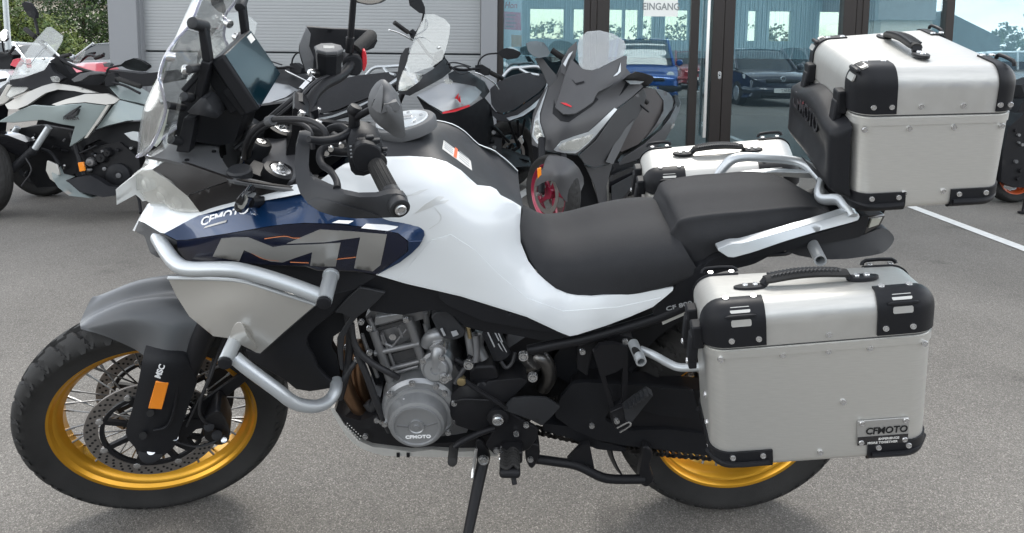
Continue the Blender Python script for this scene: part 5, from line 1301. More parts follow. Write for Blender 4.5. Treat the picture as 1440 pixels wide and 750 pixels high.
swing = BK('swingarm', patch(B, [(796, 590), (802, 572), (806, 548), (822, 536), (900, 541), (976, 549), (1060, 556), (1080, 575), (1060, 596), (1000, 612), (985, 612), (900, 606), (860, 606), (800, 606)], [(766, 580, -.11), (976, 549, -.115), (1060, 575, -.115), (800, 600, -.115)], back=.05, rnd=1, r=.1), 'frame_black', bevel=.006, bseg=3)
BK('chain_guard', patch(B, [(788, 560), (806, 540), (822, 538), (880, 541), (975, 549), (985, 590), (930, 585), (905, 578), (860, 572), (850, 590), (880, 606), (940, 604), (1000, 612), (1000, 642), (960, 636), (880, 627), (840, 619), (808, 606), (780, 586)], [(788, 560, -.128), (822, 538, -.13), (975, 549, -.13), (1000, 640, -.128), (840, 619, -.128), (880, 570, -.135)], back=.012, rnd=1, r=.08), 'black_plastic', swing, bevel=.003)
BK('chain_slider', patch(B, [(764, 596), (800, 600), (846, 622), (880, 630), (880, 636), (840, 632), (800, 616), (764, 606)], -.118, back=.05), 'black_plastic', swing)
bolts([(832, 598, -.132)], swing)
pp = BK('pillion_bracket', patch(B, [(834, 496), (843, 486), (862, 484), (883, 489), (883, 530), (881, 572), (868, 583), (860, 581), (851, 552), (843, 526)], -.185, back=.012, rnd=0, holes=[[(851, 529), (868, 523), (876, 517), (875, 548), (874, 566), (864, 572), (857, 550)]]), 'frame_black', bevel=.003)
BK('pillion_peg', patch(B, [(877, 576), (890, 566), (911, 552), (919, 557), (905, 574), (888, 596), (880, 592)], [(877, 576, -.205), (915, 555, -.235), (888, 596, -.215)], back=.022), 'dark_plastic', pp, bevel=.003)
for i in range(6):
    BK('peg_tooth', box(B(881 + i * 5.4, 572 - i * 3.7, -.222 - i * .004), (.008, .022, .006)), 'dark_plastic', pp)
BK('peg_clevis', patch(B, [(858, 580), (876, 572), (890, 590), (880, 606), (866, 604), (860, 594)], -.196, back=.03), 'frame_black', pp, bevel=.003)
bolts([(867, 591, -.198)], pp)
BK('peg_clip', tube([B(868, 602, -.2), B(884, 594, -.215), B(886, 599, -.217), B(872, 608, -.2)], .0022, 6), 'steel', pp)
ft_ = BK('rear_frame', tube([B(742, 493, -.155), B(780, 485, -.155), B(820, 477, -.155), B(868, 464, -.152), B(924, 447, -.148), B(975, 425, -.14)], .0125, 14), 'frame_black')
BK('rear_frame', tube([Vector((p.x, -p.y, p.z)) for p in (B(742, 493, -.155), B(780, 485, -.155), B(820, 477, -.155), B(868, 464, -.152), B(924, 447, -.148), B(975, 425, -.14))], .0125, 14), 'frame_black')
BK('frame_bracket', patch(B, [(815, 476), (838, 470), (842, 478), (832, 500), (826, 530), (812, 520), (812, 490)], -.14, back=.04), 'frame_black', ft_, bevel=.003)
BK('frame_bracket', patch(B, [(860, 468), (890, 476), (886, 486), (866, 490), (850, 486)], -.15, back=.04), 'frame_black', ft_, bevel=.003)
bolts([(819, 494, -.16), (879, 480, -.17)], ft_)
BK('under_seat_panel', patch(B, [(800, 478), (850, 464), (918, 440), (960, 428), (975, 440), (930, 470), (900, 500), (890, 545), (830, 535), (800, 540), (770, 520), (765, 560), (780, 500)], -.06, back=.12), 'black_plastic', bevel=.004)
# luggage frame tubes (left)
rk = BK('pannier_frame', tube([B(901, 492, -.19), B(920, 500, -.21), B(942, 512, -.225), B(958, 517, -.235), B(990, 516, -.245)], .0095, 14), 'silver_paint')
BK('frame_socket', lathe([(.0085, .05), (.0085, .055), (.0125, .055), (.0125, -.01)], B(892, 487, -.19), B(897, 499, -.235) - B(889, 481, -.19), 20), 'silver_paint', rk)
BK('pannier_frame', lathe([(.010, .03), (.010, .075), (.0135, .075), (.0135, -.03)], B(1144, 347, -.13), B(1152, 363, -.19) - B(1144, 347, -.13), 20), 'silver_paint')
BK('socket_bore', cyl(B(896, 497, -.226), B(893, 492, -.206), .0085, n=16), 'hole', rk)
# chain
fs_c, fs_r, rs_r, cy_ = B(722, 581, -.082), .036, .099, -.082
fsx = Vector((fs_c.x, cy_, fs_c.z)); rsx = Vector((RA.x, cy_, RA.z))
dd = rsx - fsx; L_ = math.hypot(dd.x, dd.z); th = math.atan2(dd.z, dd.x); be_ = math.asin((rs_r - fs_r) / L_)
path = []
def arc(c, r, a0, a1, n):
    for i in range(n): a = a0 + (a1 - a0) * i / n; path.append(Vector((c.x + math.cos(a) * r, cy_, c.z + math.sin(a) * r)))
aT = th + PI / 2 + be_; aB = th - PI / 2 - be_
arc(fsx, fs_r, aT, aB + 2 * PI, 16); p0 = Vector((fsx.x + math.cos(aB) * fs_r, cy_, fsx.z + math.sin(aB) * fs_r)); p1 = Vector((rsx.x + math.cos(aB) * rs_r, cy_, rsx.z + math.sin(aB) * rs_r))
for i in range(40): path.append(p0.lerp(p1, i / 40) - Vector((0, 0, .018 * math.sin(PI * i / 40))))
arc(rsx, rs_r, aB, aT, 40); p0 = Vector((rsx.x + math.cos(aT) * rs_r, cy_, rsx.z + math.sin(aT) * rs_r)); p1 = Vector((fsx.x + math.cos(aT) * fs_r, cy_, fsx.z + math.sin(aT) * fs_r))
for i in range(40): path.append(p0.lerp(p1, i / 40))
cum = [0]
for i in range(len(path)): cum.append(cum[-1] + (path[(i + 1) % len(path)] - path[i]).length)
nl = int(cum[-1] / .0159) // 2 * 2; nodes = []
k = 0
for i in range(nl):
    s = cum[-1] * i / nl
    while cum[k + 1] < s: k += 1
    t = (s - cum[k]) / (cum[k + 1] - cum[k]); nodes.append(path[k].lerp(path[(k + 1) % len(path)], t))
lm = []
for w in (.0075, .0105):
    mb = MB()
    for sg in (1, -1):
        for x0 in (0, .0159): mb.join(lathe([(.0, .001), (.0072, .001), (.0072, -.001), (.0, -.001)], (x0, sg * w, 0), (0, 1, 0), 10))
        mb.join(box((.00795, sg * w, 0), (.0159, .002, .0105)))
    for x0 in (0, .0159): mb.join(cyl((x0, -.007, 0), (x0, .007, 0), .005, n=8))
    o = obj('chain_link', mb, 'chain_steel'); lm.append(o.data); bpy.data.objects.remove(o)
chain = BK('drive_chain', cyl(fsx + Vector((0, -.004, 0)), fsx + Vector((0, .004, 0)), .033, n=30), 'chain_steel')
for i in range(nl):
    a, b = nodes[i], nodes[(i + 1) % nl]; d = b - a
    BIKE.inst('chain_link', lm[i % 2], Matrix.Translation(a) @ Matrix.Rotation(-math.atan2(d.z, d.x), 4, 'Y'), chain)
# hugger over the rear tyre
BK('rear_hugger', thicken(lathe([(.34, -.07), (.352, -.045), (.356, 0), (.352, .045), (.34, .07)], RA, (0, 1, 0), 30, R(150), R(215)), .004), 'black_plastic')
# ------------------------------------------------------------------ aluminium luggage
def rounded_box(L, W, H, rv, rt, nb=7, off=0.0, z0=0.0, z1=None, rb=0.0, sx=26, sz=10):
    """box [0,L]x[0,W]x[z0,z1] with rounded upright edges and a rounded top; a dense quad shell"""
    z1 = H if z1 is None else z1
    L2, W2 = L / 2, W / 2
    # plan outline with corner radius r, inset d
    def plan(d, r):
        pts = []
        a, b = L2 - d, W2 - d; r = max(r, 1e-4)
        def seg(p, q, n):
            for i in range(n): pts.append((p[0] + (q[0] - p[0]) * i / n, p[1] + (q[1] - p[1]) * i / n))
        cs = [(-a + r, -b + r, PI), (a - r, -b + r, 1.5 * PI), (a - r, b - r, 0), (-a + r, b - r, .5 * PI)]
        for k, (cx, cy, a0) in enumerate(cs):
            for i in range(nb): an = a0 + (PI / 2) * i / nb; pts.append((cx + math.cos(an) * r, cy + math.sin(an) * r))
            e = (cx + math.cos(a0 + PI / 2) * r, cy + math.sin(a0 + PI / 2) * r)
            n2 = cs[(k + 1) % 4]; s2 = (n2[0] + math.cos(n2[2]) * r, n2[1] + math.sin(n2[2]) * r)
            seg(e, s2, sx if k % 2 == 0 else sx // 2)
        return pts
    rings = []
    if rb:
        for i in range(nb + 1):
            t = PI / 2 * i / nb; d = rb * (1 - math.sin(t)); z = z0 + rb * (1 - math.cos(t))
            rings.append((plan(d - off, max(rv - d, .004) + off), z - off * math.cos(t)))
    else: rings.append((plan(-off, rv + off), z0))
    zt = z1 - rt
    for i in range(1, sz + 1): rings.append((plan(-off, rv + off), (z0 + rb) + (zt - z0 - rb) * i / sz))
    if rt:
        for i in range(1, nb + 1):
            t = PI / 2 * i / nb; d = rt * (1 - math.cos(t))
            rings.append((plan(d - off, max(rv - d, .004) + off), zt + rt * math.sin(t) + off * math.sin(t)))
        for q in (.25, .5, .75, .97):
            d = rt + (W2 - rt) * q
            rings.append((plan(min(d, W2 - .002), .004), z1 + off))
    R3 = [[Vector((x + L2, y + W2, z)) for x, y in pl] for pl, z in rings]
    return ring_loft(R3, True, rb > 0 or not rt, True)

def hexmap(c, L, W, H):
    "c: corners keyed by (u,v,w) bits; maps metres in the case's own box to the bike frame"
    def f(p):
        u, v, w = p.x / L, p.y / W, p.z / H; o = Vector((0, 0, 0))
        for (i, j, k), q in c.items():
            o += q * ((u if i else 1 - u) * (v if j else 1 - v) * (w if k else 1 - w))
        return o
    return f

def cut_corner(mb, x, gu, y, gv):
    bm = bmesh.new(); vs = [bm.verts.new(v) for v in mb.v]
    for f in mb.f:
        if len(f) > 4: continue
        try: bm.faces.new([vs[i] for i in f])
        except ValueError: pass
    for co, no in (((x, 0, 0), (1 if gu == 0 else -1, 0, 0)), ((0, y, 0), (0, 1 if gv == 0 else -1, 0))):
        bmesh.ops.bisect_plane(bm, geom=bm.verts[:] + bm.edges[:] + bm.faces[:], plane_co=co, plane_no=no, clear_outer=True)
    lo = [v for v in bm.verts if not v.link_faces]
    for v in lo: bm.verts.remove(v)
    bm.verts.index_update(); o = MB(); o.v = [v.co.copy() for v in bm.verts]; o.f = [tuple(v.index for v in f.verts) for f in bm.faces]; bm.free(); return o

def handle_mb(c, ux, uy, uz, ln, rise):
    "strap handle over two feet"
    out = {}
    h = ln / 2
    feet = []
    for s in (-1, 1):
        feet.append(MB().join(ring_loft([[c + ux * (s * h + math.cos(a) * .030 * (1.15 if math.cos(a) * s > 0 else .9)) + uy * (math.sin(a) * .015) + uz * z for a in [2 * PI * i / 20 for i in range(20)]] for z in (0, .007)])).join(bar(c + ux * (s * (h - .022)) + uz * .006, c + ux * (s * (h - .03)) + uz * (rise * .75), .018, .010, ux)))
    prof = []
    n = 22
    for i in range(n + 1):
        t = -1 + 2 * i / n
        z = rise * (.72 + .28 * math.cos(t * PI / 2))
        w = .0155 * (.75 + .25 * min(1, (1 - abs(t)) * 5))
        prof.append((c + ux * (t * (h - .026)) + uz * z, w))
    rings = []
    for p, w in prof:
        rings.append([p + uy * (math.cos(a) * w) + uz * (math.sin(a) * .008) for a in [2 * PI * i / 12 for i in range(12)]])
    grip = ring_loft(rings)
    ribs = MB()
    for i in range(1, 19):
        t = -1 + 2 * i / 19
        z = rise * (.72 + .28 * math.cos(t * PI / 2)) + .0075
        p = c + ux * (t * (h - .034)) + uz * z
        ribs.join(tube([p - uy * .012 - ux * .006, p + ux * .003, p + uy * .012 - ux * .006], .0024, 6, k=2))
    return feet, grip, ribs

def make_case(T, c8, L, W, H, lid, rv, rt, guards, vis, badge=None, flipv=False, low_guards=True, handle_y=.5, hand_u=(.2, .8), along='x', rivets=()):
    """T thing; lid: height of the lid seam; guards etc. are parts wrapped over the rounded shell"""
    f = hexmap(c8, L, W, H)
    def mp(mb): o = MB(); o.v = [f(v) for v in mb.v]; o.f = mb.f; return o
    ax = (f(Vector((L, 0, H))) - f(Vector((0, 0, H)))).normalized(); ay = (f(Vector((0, W, H))) - f(Vector((0, 0, H)))).normalized(); az = ax.cross(ay).normalized()
    body = T.part('case_body', mp(rounded_box(L, W, H, rv, 0, z0=0, z1=lid - .004, rb=.018)), 'alu', angle=60)
    ld = T.part('lid', mp(rounded_box(L, W, H, rv, rt, z0=lid, z1=H, off=.0015)), 'alu_lid', angle=60)
    T.part('lid_seal', mp(rounded_box(L, W, H, rv, 0, z0=lid - .008, z1=lid + .004, off=-.004, sz=1)), 'grey_plastic', ld)
    T.part('lid_rim', mp(rounded_box(L, W, H, rv, 0, z0=lid - .022, z1=lid - .006, off=.0025, sz=1)), 'alu', body)
    # corner guards: pieces of a slightly larger shell
    sh = rounded_box(L, W, H, rv, rt, z0=lid + .003, z1=H, off=.005, sx=40, sz=8)
    gl = guards.get('len', .11)
    for (gu, gv) in ((0, 0), (1, 0), (0, 1), (1, 1)):
        g1, w1 = gl, guards['wid']
        if gv == 1 and 'far' in guards: g1 = guards['far']; w1 = .034
        if gu == 1 and 'rear' in guards: g1, w1 = guards['rear']
        m = cut_corner(sh, g1 if gu == 0 else L - g1, gu, w1 if gv == 0 else W - w1, gv)
        if not m.f: continue
        g = T.part('corner_guard', thicken(mp(m), .004), 'black_plastic', ld, angle=60)
        slots = guards.get('slots', 'near'); has = gv == 0 if slots == 'near' else gu == 0
        if has and slots != 'near':
            for ang, y0_ in ((R(66), .038), (R(24), .038)):
                c_ = Vector((rt - math.cos(ang) * (rt + .0055), y0_ if gv == 0 else W - y0_, H - rt + math.sin(ang) * (rt + .0055))); n_ = Vector((-math.cos(ang), 0, math.sin(ang))); t_ = Vector((0, 1, 0)).cross(n_)
                T.part('guard_slot', mp(plate([c_ + Vector((0, a * .019, 0)) + t_ * (b * .0075) for a, b in ((-1, -.6), (-.85, -1), (.85, -1), (1, -.6), (1, .6), (.85, 1), (-.85, 1), (-1, .6))], -n_ * .004)), 'alu_lid', g)
            c_ = Vector((rt - math.cos(R(45)) * (rt + .008), .038 if gv == 0 else W - .038, H - rt + math.sin(R(45)) * (rt + .008)))
            T.part('guard_bridge', mp(tube([c_ - Vector((0, .028, 0)), c_ - Vector((0, .02, 0)), c_ + Vector((0, .02, 0)), c_ + Vector((0, .028, 0))], [.002, .0055, .0055, .002], 8, k=2)), 'black_plastic', g)
        elif has:
            for q, (zz, yy) in enumerate(((H + .0052, rt * .9), (H - rt * .55, -.0052))):
                u0, u1 = (.048, .085)
                xa, xb = (u0, u1) if gu == 0 else (L - u1, L - u0)
                yv = yy if gv == 0 else W - yy
                if q == 0:
                    zz_ = H - rt + math.sin(R(45)) * (rt + .0058); yv_ = rt - math.cos(R(45)) * (rt + .0058); ang = R(45)
                else:
                    zz_ = H - rt + math.sin(R(13)) * (rt + .0058); yv_ = rt - math.cos(R(13)) * (rt + .0058); ang = R(13)
                cc = Vector(((xa + xb) / 2, yv_ if gv == 0 else W - yv_, zz_))
                nrm = Vector((0, -math.cos(ang) if gv == 0 else math.cos(ang), math.sin(ang)))
                tan = Vector((1, 0, 0)).cross(nrm)
                pts = [cc + Vector((sx * (xb - xa) / 2, 0, 0)) + tan * (sy * .0068) for sx, sy in ((-1, -.6), (-.9, -1), (.9, -1), (1, -.6), (1, .6), (.9, 1), (-.9, 1), (-1, .6))]
                T.part('guard_slot', mp(plate(pts, -nrm * .004)), 'alu_lid', g)
            cc = Vector(((.066 if gu == 0 else L - .066), 0, 0))
            ang = R(29); yv_ = rt - math.cos(ang) * (rt + .008); zz_ = H - rt + math.sin(ang) * (rt + .008)
            p = Vector((cc.x, yv_ if gv == 0 else W - yv_, zz_))
            T.part('guard_bridge', mp(tube([p - Vector((.028, 0, .001)), p - Vector((.02, 0, 0)), p + Vector((.02, 0, 0)), p + Vector((.028, 0, -.001))], [.002, .0038, .0038, .002], 8, k=2)), 'black_plastic', g)
        else:
            xa = .055 if gu == 0 else L - .055
            if slots != 'near':
                T.part('tie_loop', mp(tube([Vector((L - .012, (.05 if gv == 0 else W - .05) + q, H + z)) for q, z in ((-.034, 0), (-.026, .010), (.026, .010), (.034, 0))], .0045, 8, k=2)), 'black_plastic', g)
            else: T.part('tie_loop', mp(tube([Vector((xa - .034, W - .012, H)), Vector((xa - .026, W - .008, H + .010)), Vector((xa + .026, W - .008, H + .010)), Vector((xa + .034, W - .012, H))], .0045, 8, k=2)), 'black_plastic', g)
        for (du, dz, top) in ((g1 * .4, 0, 1), (g1 * .86, 0, 1), (g1 * .42, .018, 0), (g1 * .87, .018, 0)):
            xx = du if gu == 0 else L - du
            if top: p = Vector((xx, (w1 - .008) if gv == 0 else W - w1 + .008, H + .005)); n_ = Vector((0, 0, 1))
            else: p = Vector((xx, -.005 if gv == 0 else W + .005, lid + dz)); n_ = Vector((0, -1 if gv == 0 else 1, 0))
            T.inst('rivet', RIV, pose(f(p), f(p + n_ * .01) - f(p)), g)
    if low_guards:
        sh = rounded_box(L, W, H, rv, 0, z0=0, z1=.06, off=.004, rb=.018, sx=40, sz=5)
        for (gu, gv) in ((0, 0), (1, 0), (0, 1), (1, 1)):
            m = MB(); idx = {}
            for fc in sh.f:
                if len(fc) > 4: continue
                cc = sum((sh.v[i] for i in fc), Vector()) / len(fc)
                u = cc.x if gu == 0 else L - cc.x; v = cc.y if gv == 0 else W - cc.y
                if (u < .118 and v < .05 and cc.z < .043) or (u < .03 and v < .10 and cc.z < .043):
                    ids = []
                    for i in fc:
                        if i not in idx: idx[i] = len(m.v); m.v.append(sh.v[i].copy())
                        ids.append(idx[i])
                    m.f.append(tuple(ids))
            g = T.part('foot_guard', thicken(mp(m), .004), 'black_plastic', body, angle=60)
            s = 1 if gu == 0 else -1; x0 = 0 if gu == 0 else L; s2 = 1 if gv == 0 else -1; y0 = 0 if gv == 0 else W
            T.part('guard_bead', mp(tube([Vector((x0 + s * .112, y0 - s2 * .005, .016)), Vector((x0 + s * .05, y0 - s2 * .006, .016)), Vector((x0 + s * .018, y0 + s2 * .006, .018)), Vector((x0 - s * .005, y0 + s2 * .04, .022))], .006, 8)), 'black_plastic', g)
            for du in (.04, .10): T.inst('rivet', RIV, pose(f(Vector((x0 + s * du, y0 - s2 * .005, .033))), f(Vector((0, -s2 * .01, 0))) - f(Vector((0, 0, 0)))), g)
    for (u, w, where) in rivets:
        if where == 'n': p = Vector((u * L, -.001, w)); n_ = Vector((0, -1, 0))
        else: p = Vector((-.001, u * W, w)); n_ = Vector((-1, 0, 0))
        T.inst('rivet', RIV, pose(f(p), f(p + n_ * .01) - f(p)), ld if w > lid else body)
    # carrying handle
    if along == 'x':
        c = f(Vector((L * (hand_u[0] + hand_u[1]) / 2, W * handle_y, H + .0015))); hx, hy, hl = ax, ay, L * (hand_u[1] - hand_u[0])
    else:
        c = f(Vector((L * handle_y, W * (hand_u[0] + hand_u[1]) / 2, H + .0015))); hx, hy, hl = ay, -ax, W * (hand_u[1] - hand_u[0])
    hx = hx.normalized(); hz = az; hy = hz.cross(hx).normalized()
    feet, grip, ribs = handle_mb(c, hx, hy, hz, hl, .021)
    hd = T.part('handle', grip, 'rubber')
    [T.part('handle_foot', q, 'black_plastic', hd, bevel=.001) for q in feet]; T.part('handle_ribs', ribs, 'dark_plastic', hd)
    for s in (-1, 1):
        for d in (-.008, .012): T.inst('rivet', RIV, pose(c + hx * (s * (hl / 2 + d)) + hz * .008, hz), hd)
    return f, body, ld, (ax, ay, az)

RIV = bolt_mesh('rivet', .0058, .0028, 'steel', 12)
def latch(T, f, y, lid, parent, s=1):
    "draw latch on the forward face"
    a = T.part('latch', MB().join(MB_map(box((-.011, y, lid + .012), (.022, .042, .05)), f)), 'black_plastic', parent, bevel=.004)
    T.part('latch_lever', MB_map(box((-.020, y, lid - .014), (.018, .036, .058), Matrix.Rotation(R(8), 3, 'Y')), f), 'black_plastic', a, bevel=.004)
    T.part('latch_catch', MB_map(box((-.024, y, lid - .05), (.016, .03, .022)), f), 'black_plastic', a, bevel=.003)
    T.inst('rivet', RIV, pose(f(Vector((-.032, y, lid - .048))), f(Vector((-.01, 0, 0))) - f(Vector((0, 0, 0)))), a)
def MB_map(mb, f): o = MB(); o.v = [f(v) for v in mb.v]; o.f = mb.f; return o

def corners(n, fr, dn, df, fd):
    k = {}
    for (u, w), p in n.items(): k[(u, 0, w)] = fr(p[0], p[1], dn if len(p) < 3 else p[2])
    for (u, w), p in fd.items(): k[(u, 1, w)] = fr(p[0], p[1], df if len(p) < 3 else p[2])
    return k
cL = corners({(0, 1): (990, 437), (1, 1): (1322, 409), (0, 0): (1003, 662), (1, 0): (1303, 641)}, B, -.48, -.26, {(0, 1): (972, 383), (1, 1): (1272, 368), (0, 0): (983, 572)})
cL[(1, 1, 0)] = cL[(0, 1, 0)] + (cL[(1, 1, 1)] - cL[(0, 1, 1)])
PANL = Thing('pannier_case', 'aluminium side case with black corners on the near side of the white motorcycle', 'pannier', cL[(0, 0, 0)], ML, group='aluminium cases on the touring motorcycle')
L_, W_, H_ = .43, .22, .37
fL, bL, lL, axL = make_case(PANL, cL, L_, W_, H_, .285, .042, .042, dict(len=.112, wid=.046, far=.09), 'n', rivets=[(.06, .262, 'n'), (.33, .262, 'n'), (.53, .262, 'n'), (.71, .262, 'n'), (.95, .262, 'n'), (.53, .298, 'n'), (.50, .028, 'n'), (.60, .145, 'n'), (.25, .08, 'f'), (.25, .15, 'f'), (.2, .03, 'f')], hand_u=(.235, .725), handle_y=.44)
latch(PANL, fL, .05, .285, lL); latch(PANL, fL, .135, .285, lL)
# badge plate
bp = lambda u, w, d: fL(Vector((u * L_, -d, w)))
pl = PANL.part('badge', plate([bp(.668, .0385, .0035), bp(.905, .0385, .0035), bp(.905, .098, .0035), bp(.668, .098, .0035)], (0, .0025, 0)), 'logo_silver', bL, bevel=.001)
PANL.part('badge_band', plate([bp(.670, .040, .0042), bp(.903, .040, .0042), bp(.903, .060, .0042), bp(.670, .060, .0042)], (0, .0006, 0)), 'gloss_black', pl)
o = bp(.705, .0655, .0045); PANL.part('lettering', text_mb('CFMOTO', .0225, o, bp(.9, .0655, .0045) - o, bp(.705, .09, .0045) - o, bold=.0004, sx=.86), 'hole', pl, smooth=False)
o = bp(.765, .051, .0050); PANL.part('lettering', text_mb('EXPERIENCE', .0066, o, bp(.9, .051, .005) - o, bp(.765, .09, .005) - o, bold=.0001, sx=1.1), 'sticker_white', pl, smooth=False)
o = bp(.715, .0425, .0050); PANL.part('lettering', text_mb('MORE TOGETHER', .0066, o, bp(.9, .0425, .005) - o, bp(.715, .09, .005) - o, bold=.0001, sx=1.1), 'sticker_white', pl, smooth=False)
for u, w in ((.687, .093), (.888, .093), (.687, .047), (.888, .047)): PANL.inst('rivet', RIV, pose(bp(u, w, .0035), (0, -1, 0)), pl)

cR = corners({(0, 1): (899, 206, .47), (1, 1): (1108, 187, .47), (0, 0): (902, 330, .47)}, B, .47, .26, {(0, 1): (908, 248, .26), (1, 1): (1126, 236, .26), (0, 0): (914, 372, .26)})
cR[(1, 0, 0)] = cR[(0, 0, 0)] + cR[(1, 0, 1)] - cR[(0, 0, 1)]; cR[(1, 1, 0)] = cR[(0, 1, 0)] + cR[(1, 1, 1)] - cR[(0, 1, 1)]
cRn = {(u, 1 - v, w): p for (u, v, w), p in cR.items()}          # v = 0 is the side nearest the photographer
PANR = Thing('pannier_case', 'aluminium side case half hidden behind the seat of the white motorcycle', 'pannier', cRn[(0, 0, 0)], ML, group='aluminium cases on the touring motorcycle')
fR, bR, lR, axR = make_case(PANR, cRn, L_, .21, H_ * .9, .262, .042, .042, dict(len=.112, wid=.046, far=.09), 'n', hand_u=(.27, .73), handle_y=.56)
latch(PANR, fR, .05, .262, lR); latch(PANR, fR, .135, .262, lR)

cT = corners({(0, 1): (1205, 98), (1, 1): (1441, 96), (0, 0): (1199, 300), (1, 0): (1406, 287)}, B, -.21, .21, {(0, 1): (1139, 52), (1, 1): (1309, 38), (0, 0): (1124, 197)})
cT[(1, 1, 0)] = cT[(0, 1, 0)] + (cT[(1, 1, 1)] - cT[(0, 1, 1)]) * .97
TOPC = Thing('top_case', 'large aluminium top box with black backrest pad behind the seat of the white motorcycle', 'top case', cT[(0, 0, 0)], ML, group='aluminium cases on the touring motorcycle')
LT, WT_, HT = .335, .42, .31
fT, bT, lT, axT = make_case(TOPC, cT, LT, WT_, HT, .215, .040, .040, dict(len=.083, wid=.066, slots='front', rear=(.046, .10)), 'n', rivets=[(.06, .185, 'n'), (.34, .185, 'n'), (.62, .185, 'n'), (.92, .185, 'n'), (.40, .232, 'n'), (.66, .232, 'n'), (.34, .04, 'n'), (.60, .04, 'n'), (.30, .03, 'f'), (.12, .02, 'f')], along='y', hand_u=(.22, .80), handle_y=.50)
latch(TOPC, fT, .075, .215, lT); latch(TOPC, fT, .345, .215, lT)
pad = []
for (v, w0, w1, d) in ((.035, .055, .205, .006), (.045, .045, .215, .036), (.10, .045, .222, .043), (.22, .045, .225, .043), (.40, .045, .245, .042), (.60, .045, .245, .042), (.78, .045, .225, .043), (.90, .045, .222, .043), (.955, .045, .215, .036), (.965, .055, .205, .006)):
    row = []
    for t in [i / 10 for i in range(11)]:
        w = w0 + (w1 - w0) * t; dd_ = d * (1 - abs(2 * t - 1) ** 12) - (.014 * max(0, 1 - abs(t - .45) * 3) if .2 < v < .8 else 0)
        row.append(fT(Vector((-max(dd_, .002), v * WT_, w * .92 - .01))))
    pad.append(row)
pm = grid(pad, 4, 2)
padp = TOPC.part('backrest_pad', thicken(pm, -.004), 'black_plastic', angle=70)
def padpt(v, w, d): return fT(Vector((-d, v * WT_, w)))
o = padpt(.86, .135, .0445); TOPC.part('lettering', text_mb('CFMOTO', .056, o, padpt(.2, .135, .0445) - o, padpt(.86, .2, .0445) - o, depth=.005, bold=.0012, sx=1.02), 'gloss_black', padp, smooth=False)
TOPC.part('case_mount', patch(B, [(1160, 250), (1185, 275), (1206, 296), (1230, 300), (1246, 294), (1240, 305), (1212, 305), (1190, 296), (1168, 272)], .0, back=.14), 'black_plastic', bT, bevel=.004)
# ------------------------------------------------------------------ parked motorcycles and scooter behind
def hframe(p0, p1):
    d = Vector((p1.x - p0.x, p1.y - p0.y, 0)).normalized(); return d, Vector((-d.y, d.x, 0))
def wheel_parts(T, c, axis, Rt, half, rf, rim_m, spokes=6, disc=True, tyre_n=120, seed=0):
    axis = Vector(axis).normalized(); bb = basis(axis, (0, 0, 1)); M = Matrix.Translation(c) @ (bb @ Matrix(((1, 0, 0), (0, 0, -1), (0, 1, 0)))).to_4x4()
    def W(m): return m.xf(M)
    hw = half * .72
    rim = T.part('wheel', W(rim_mb(rf, hw, rf * .86, 48)), rim_m)
    T.part('tyre', W(tyre_mb(Rt, half, rf - .004, hw, tyre_n, blocks=30, depth=.005)), 'rubber', rim)
    T.part('hub', W(cyl((0, -half * .7, 0), (0, half * .7, 0), .045, n=20)), rim_m, rim)
    sp = MB()
    for i in range(spokes):
        a = 2 * PI * i / spokes + .2; a2 = a + .18
        sp.join(bar((math.cos(a) * .04, 0, math.sin(a) * .04), (math.cos(a2) * rf * .87, 0, math.sin(a2) * rf * .87), .03, .022, (0, 1, 0)))
    T.part('wheel_spokes', W(sp), rim_m, rim, bevel=.003)
    if disc:
        for y in (-half * .95, half * .95): T.part('brake_disc', W(disc_mb(.15, .115, y, .005)), 'disc_steel', rim)
    return rim
def vt(pts, r, n=10, k=4): return tube([V(*p) for p in pts], r, n, k)
def vp(T, name, out, ctrl, m, back=.03, rnd=0, parent=None, bevel=.004, step=6, r=.18, **kw):
    return T.part(name, patch(V, out, ctrl, back=back, rnd=rnd, step=step, r=r), m, parent, bevel=bevel, **kw)

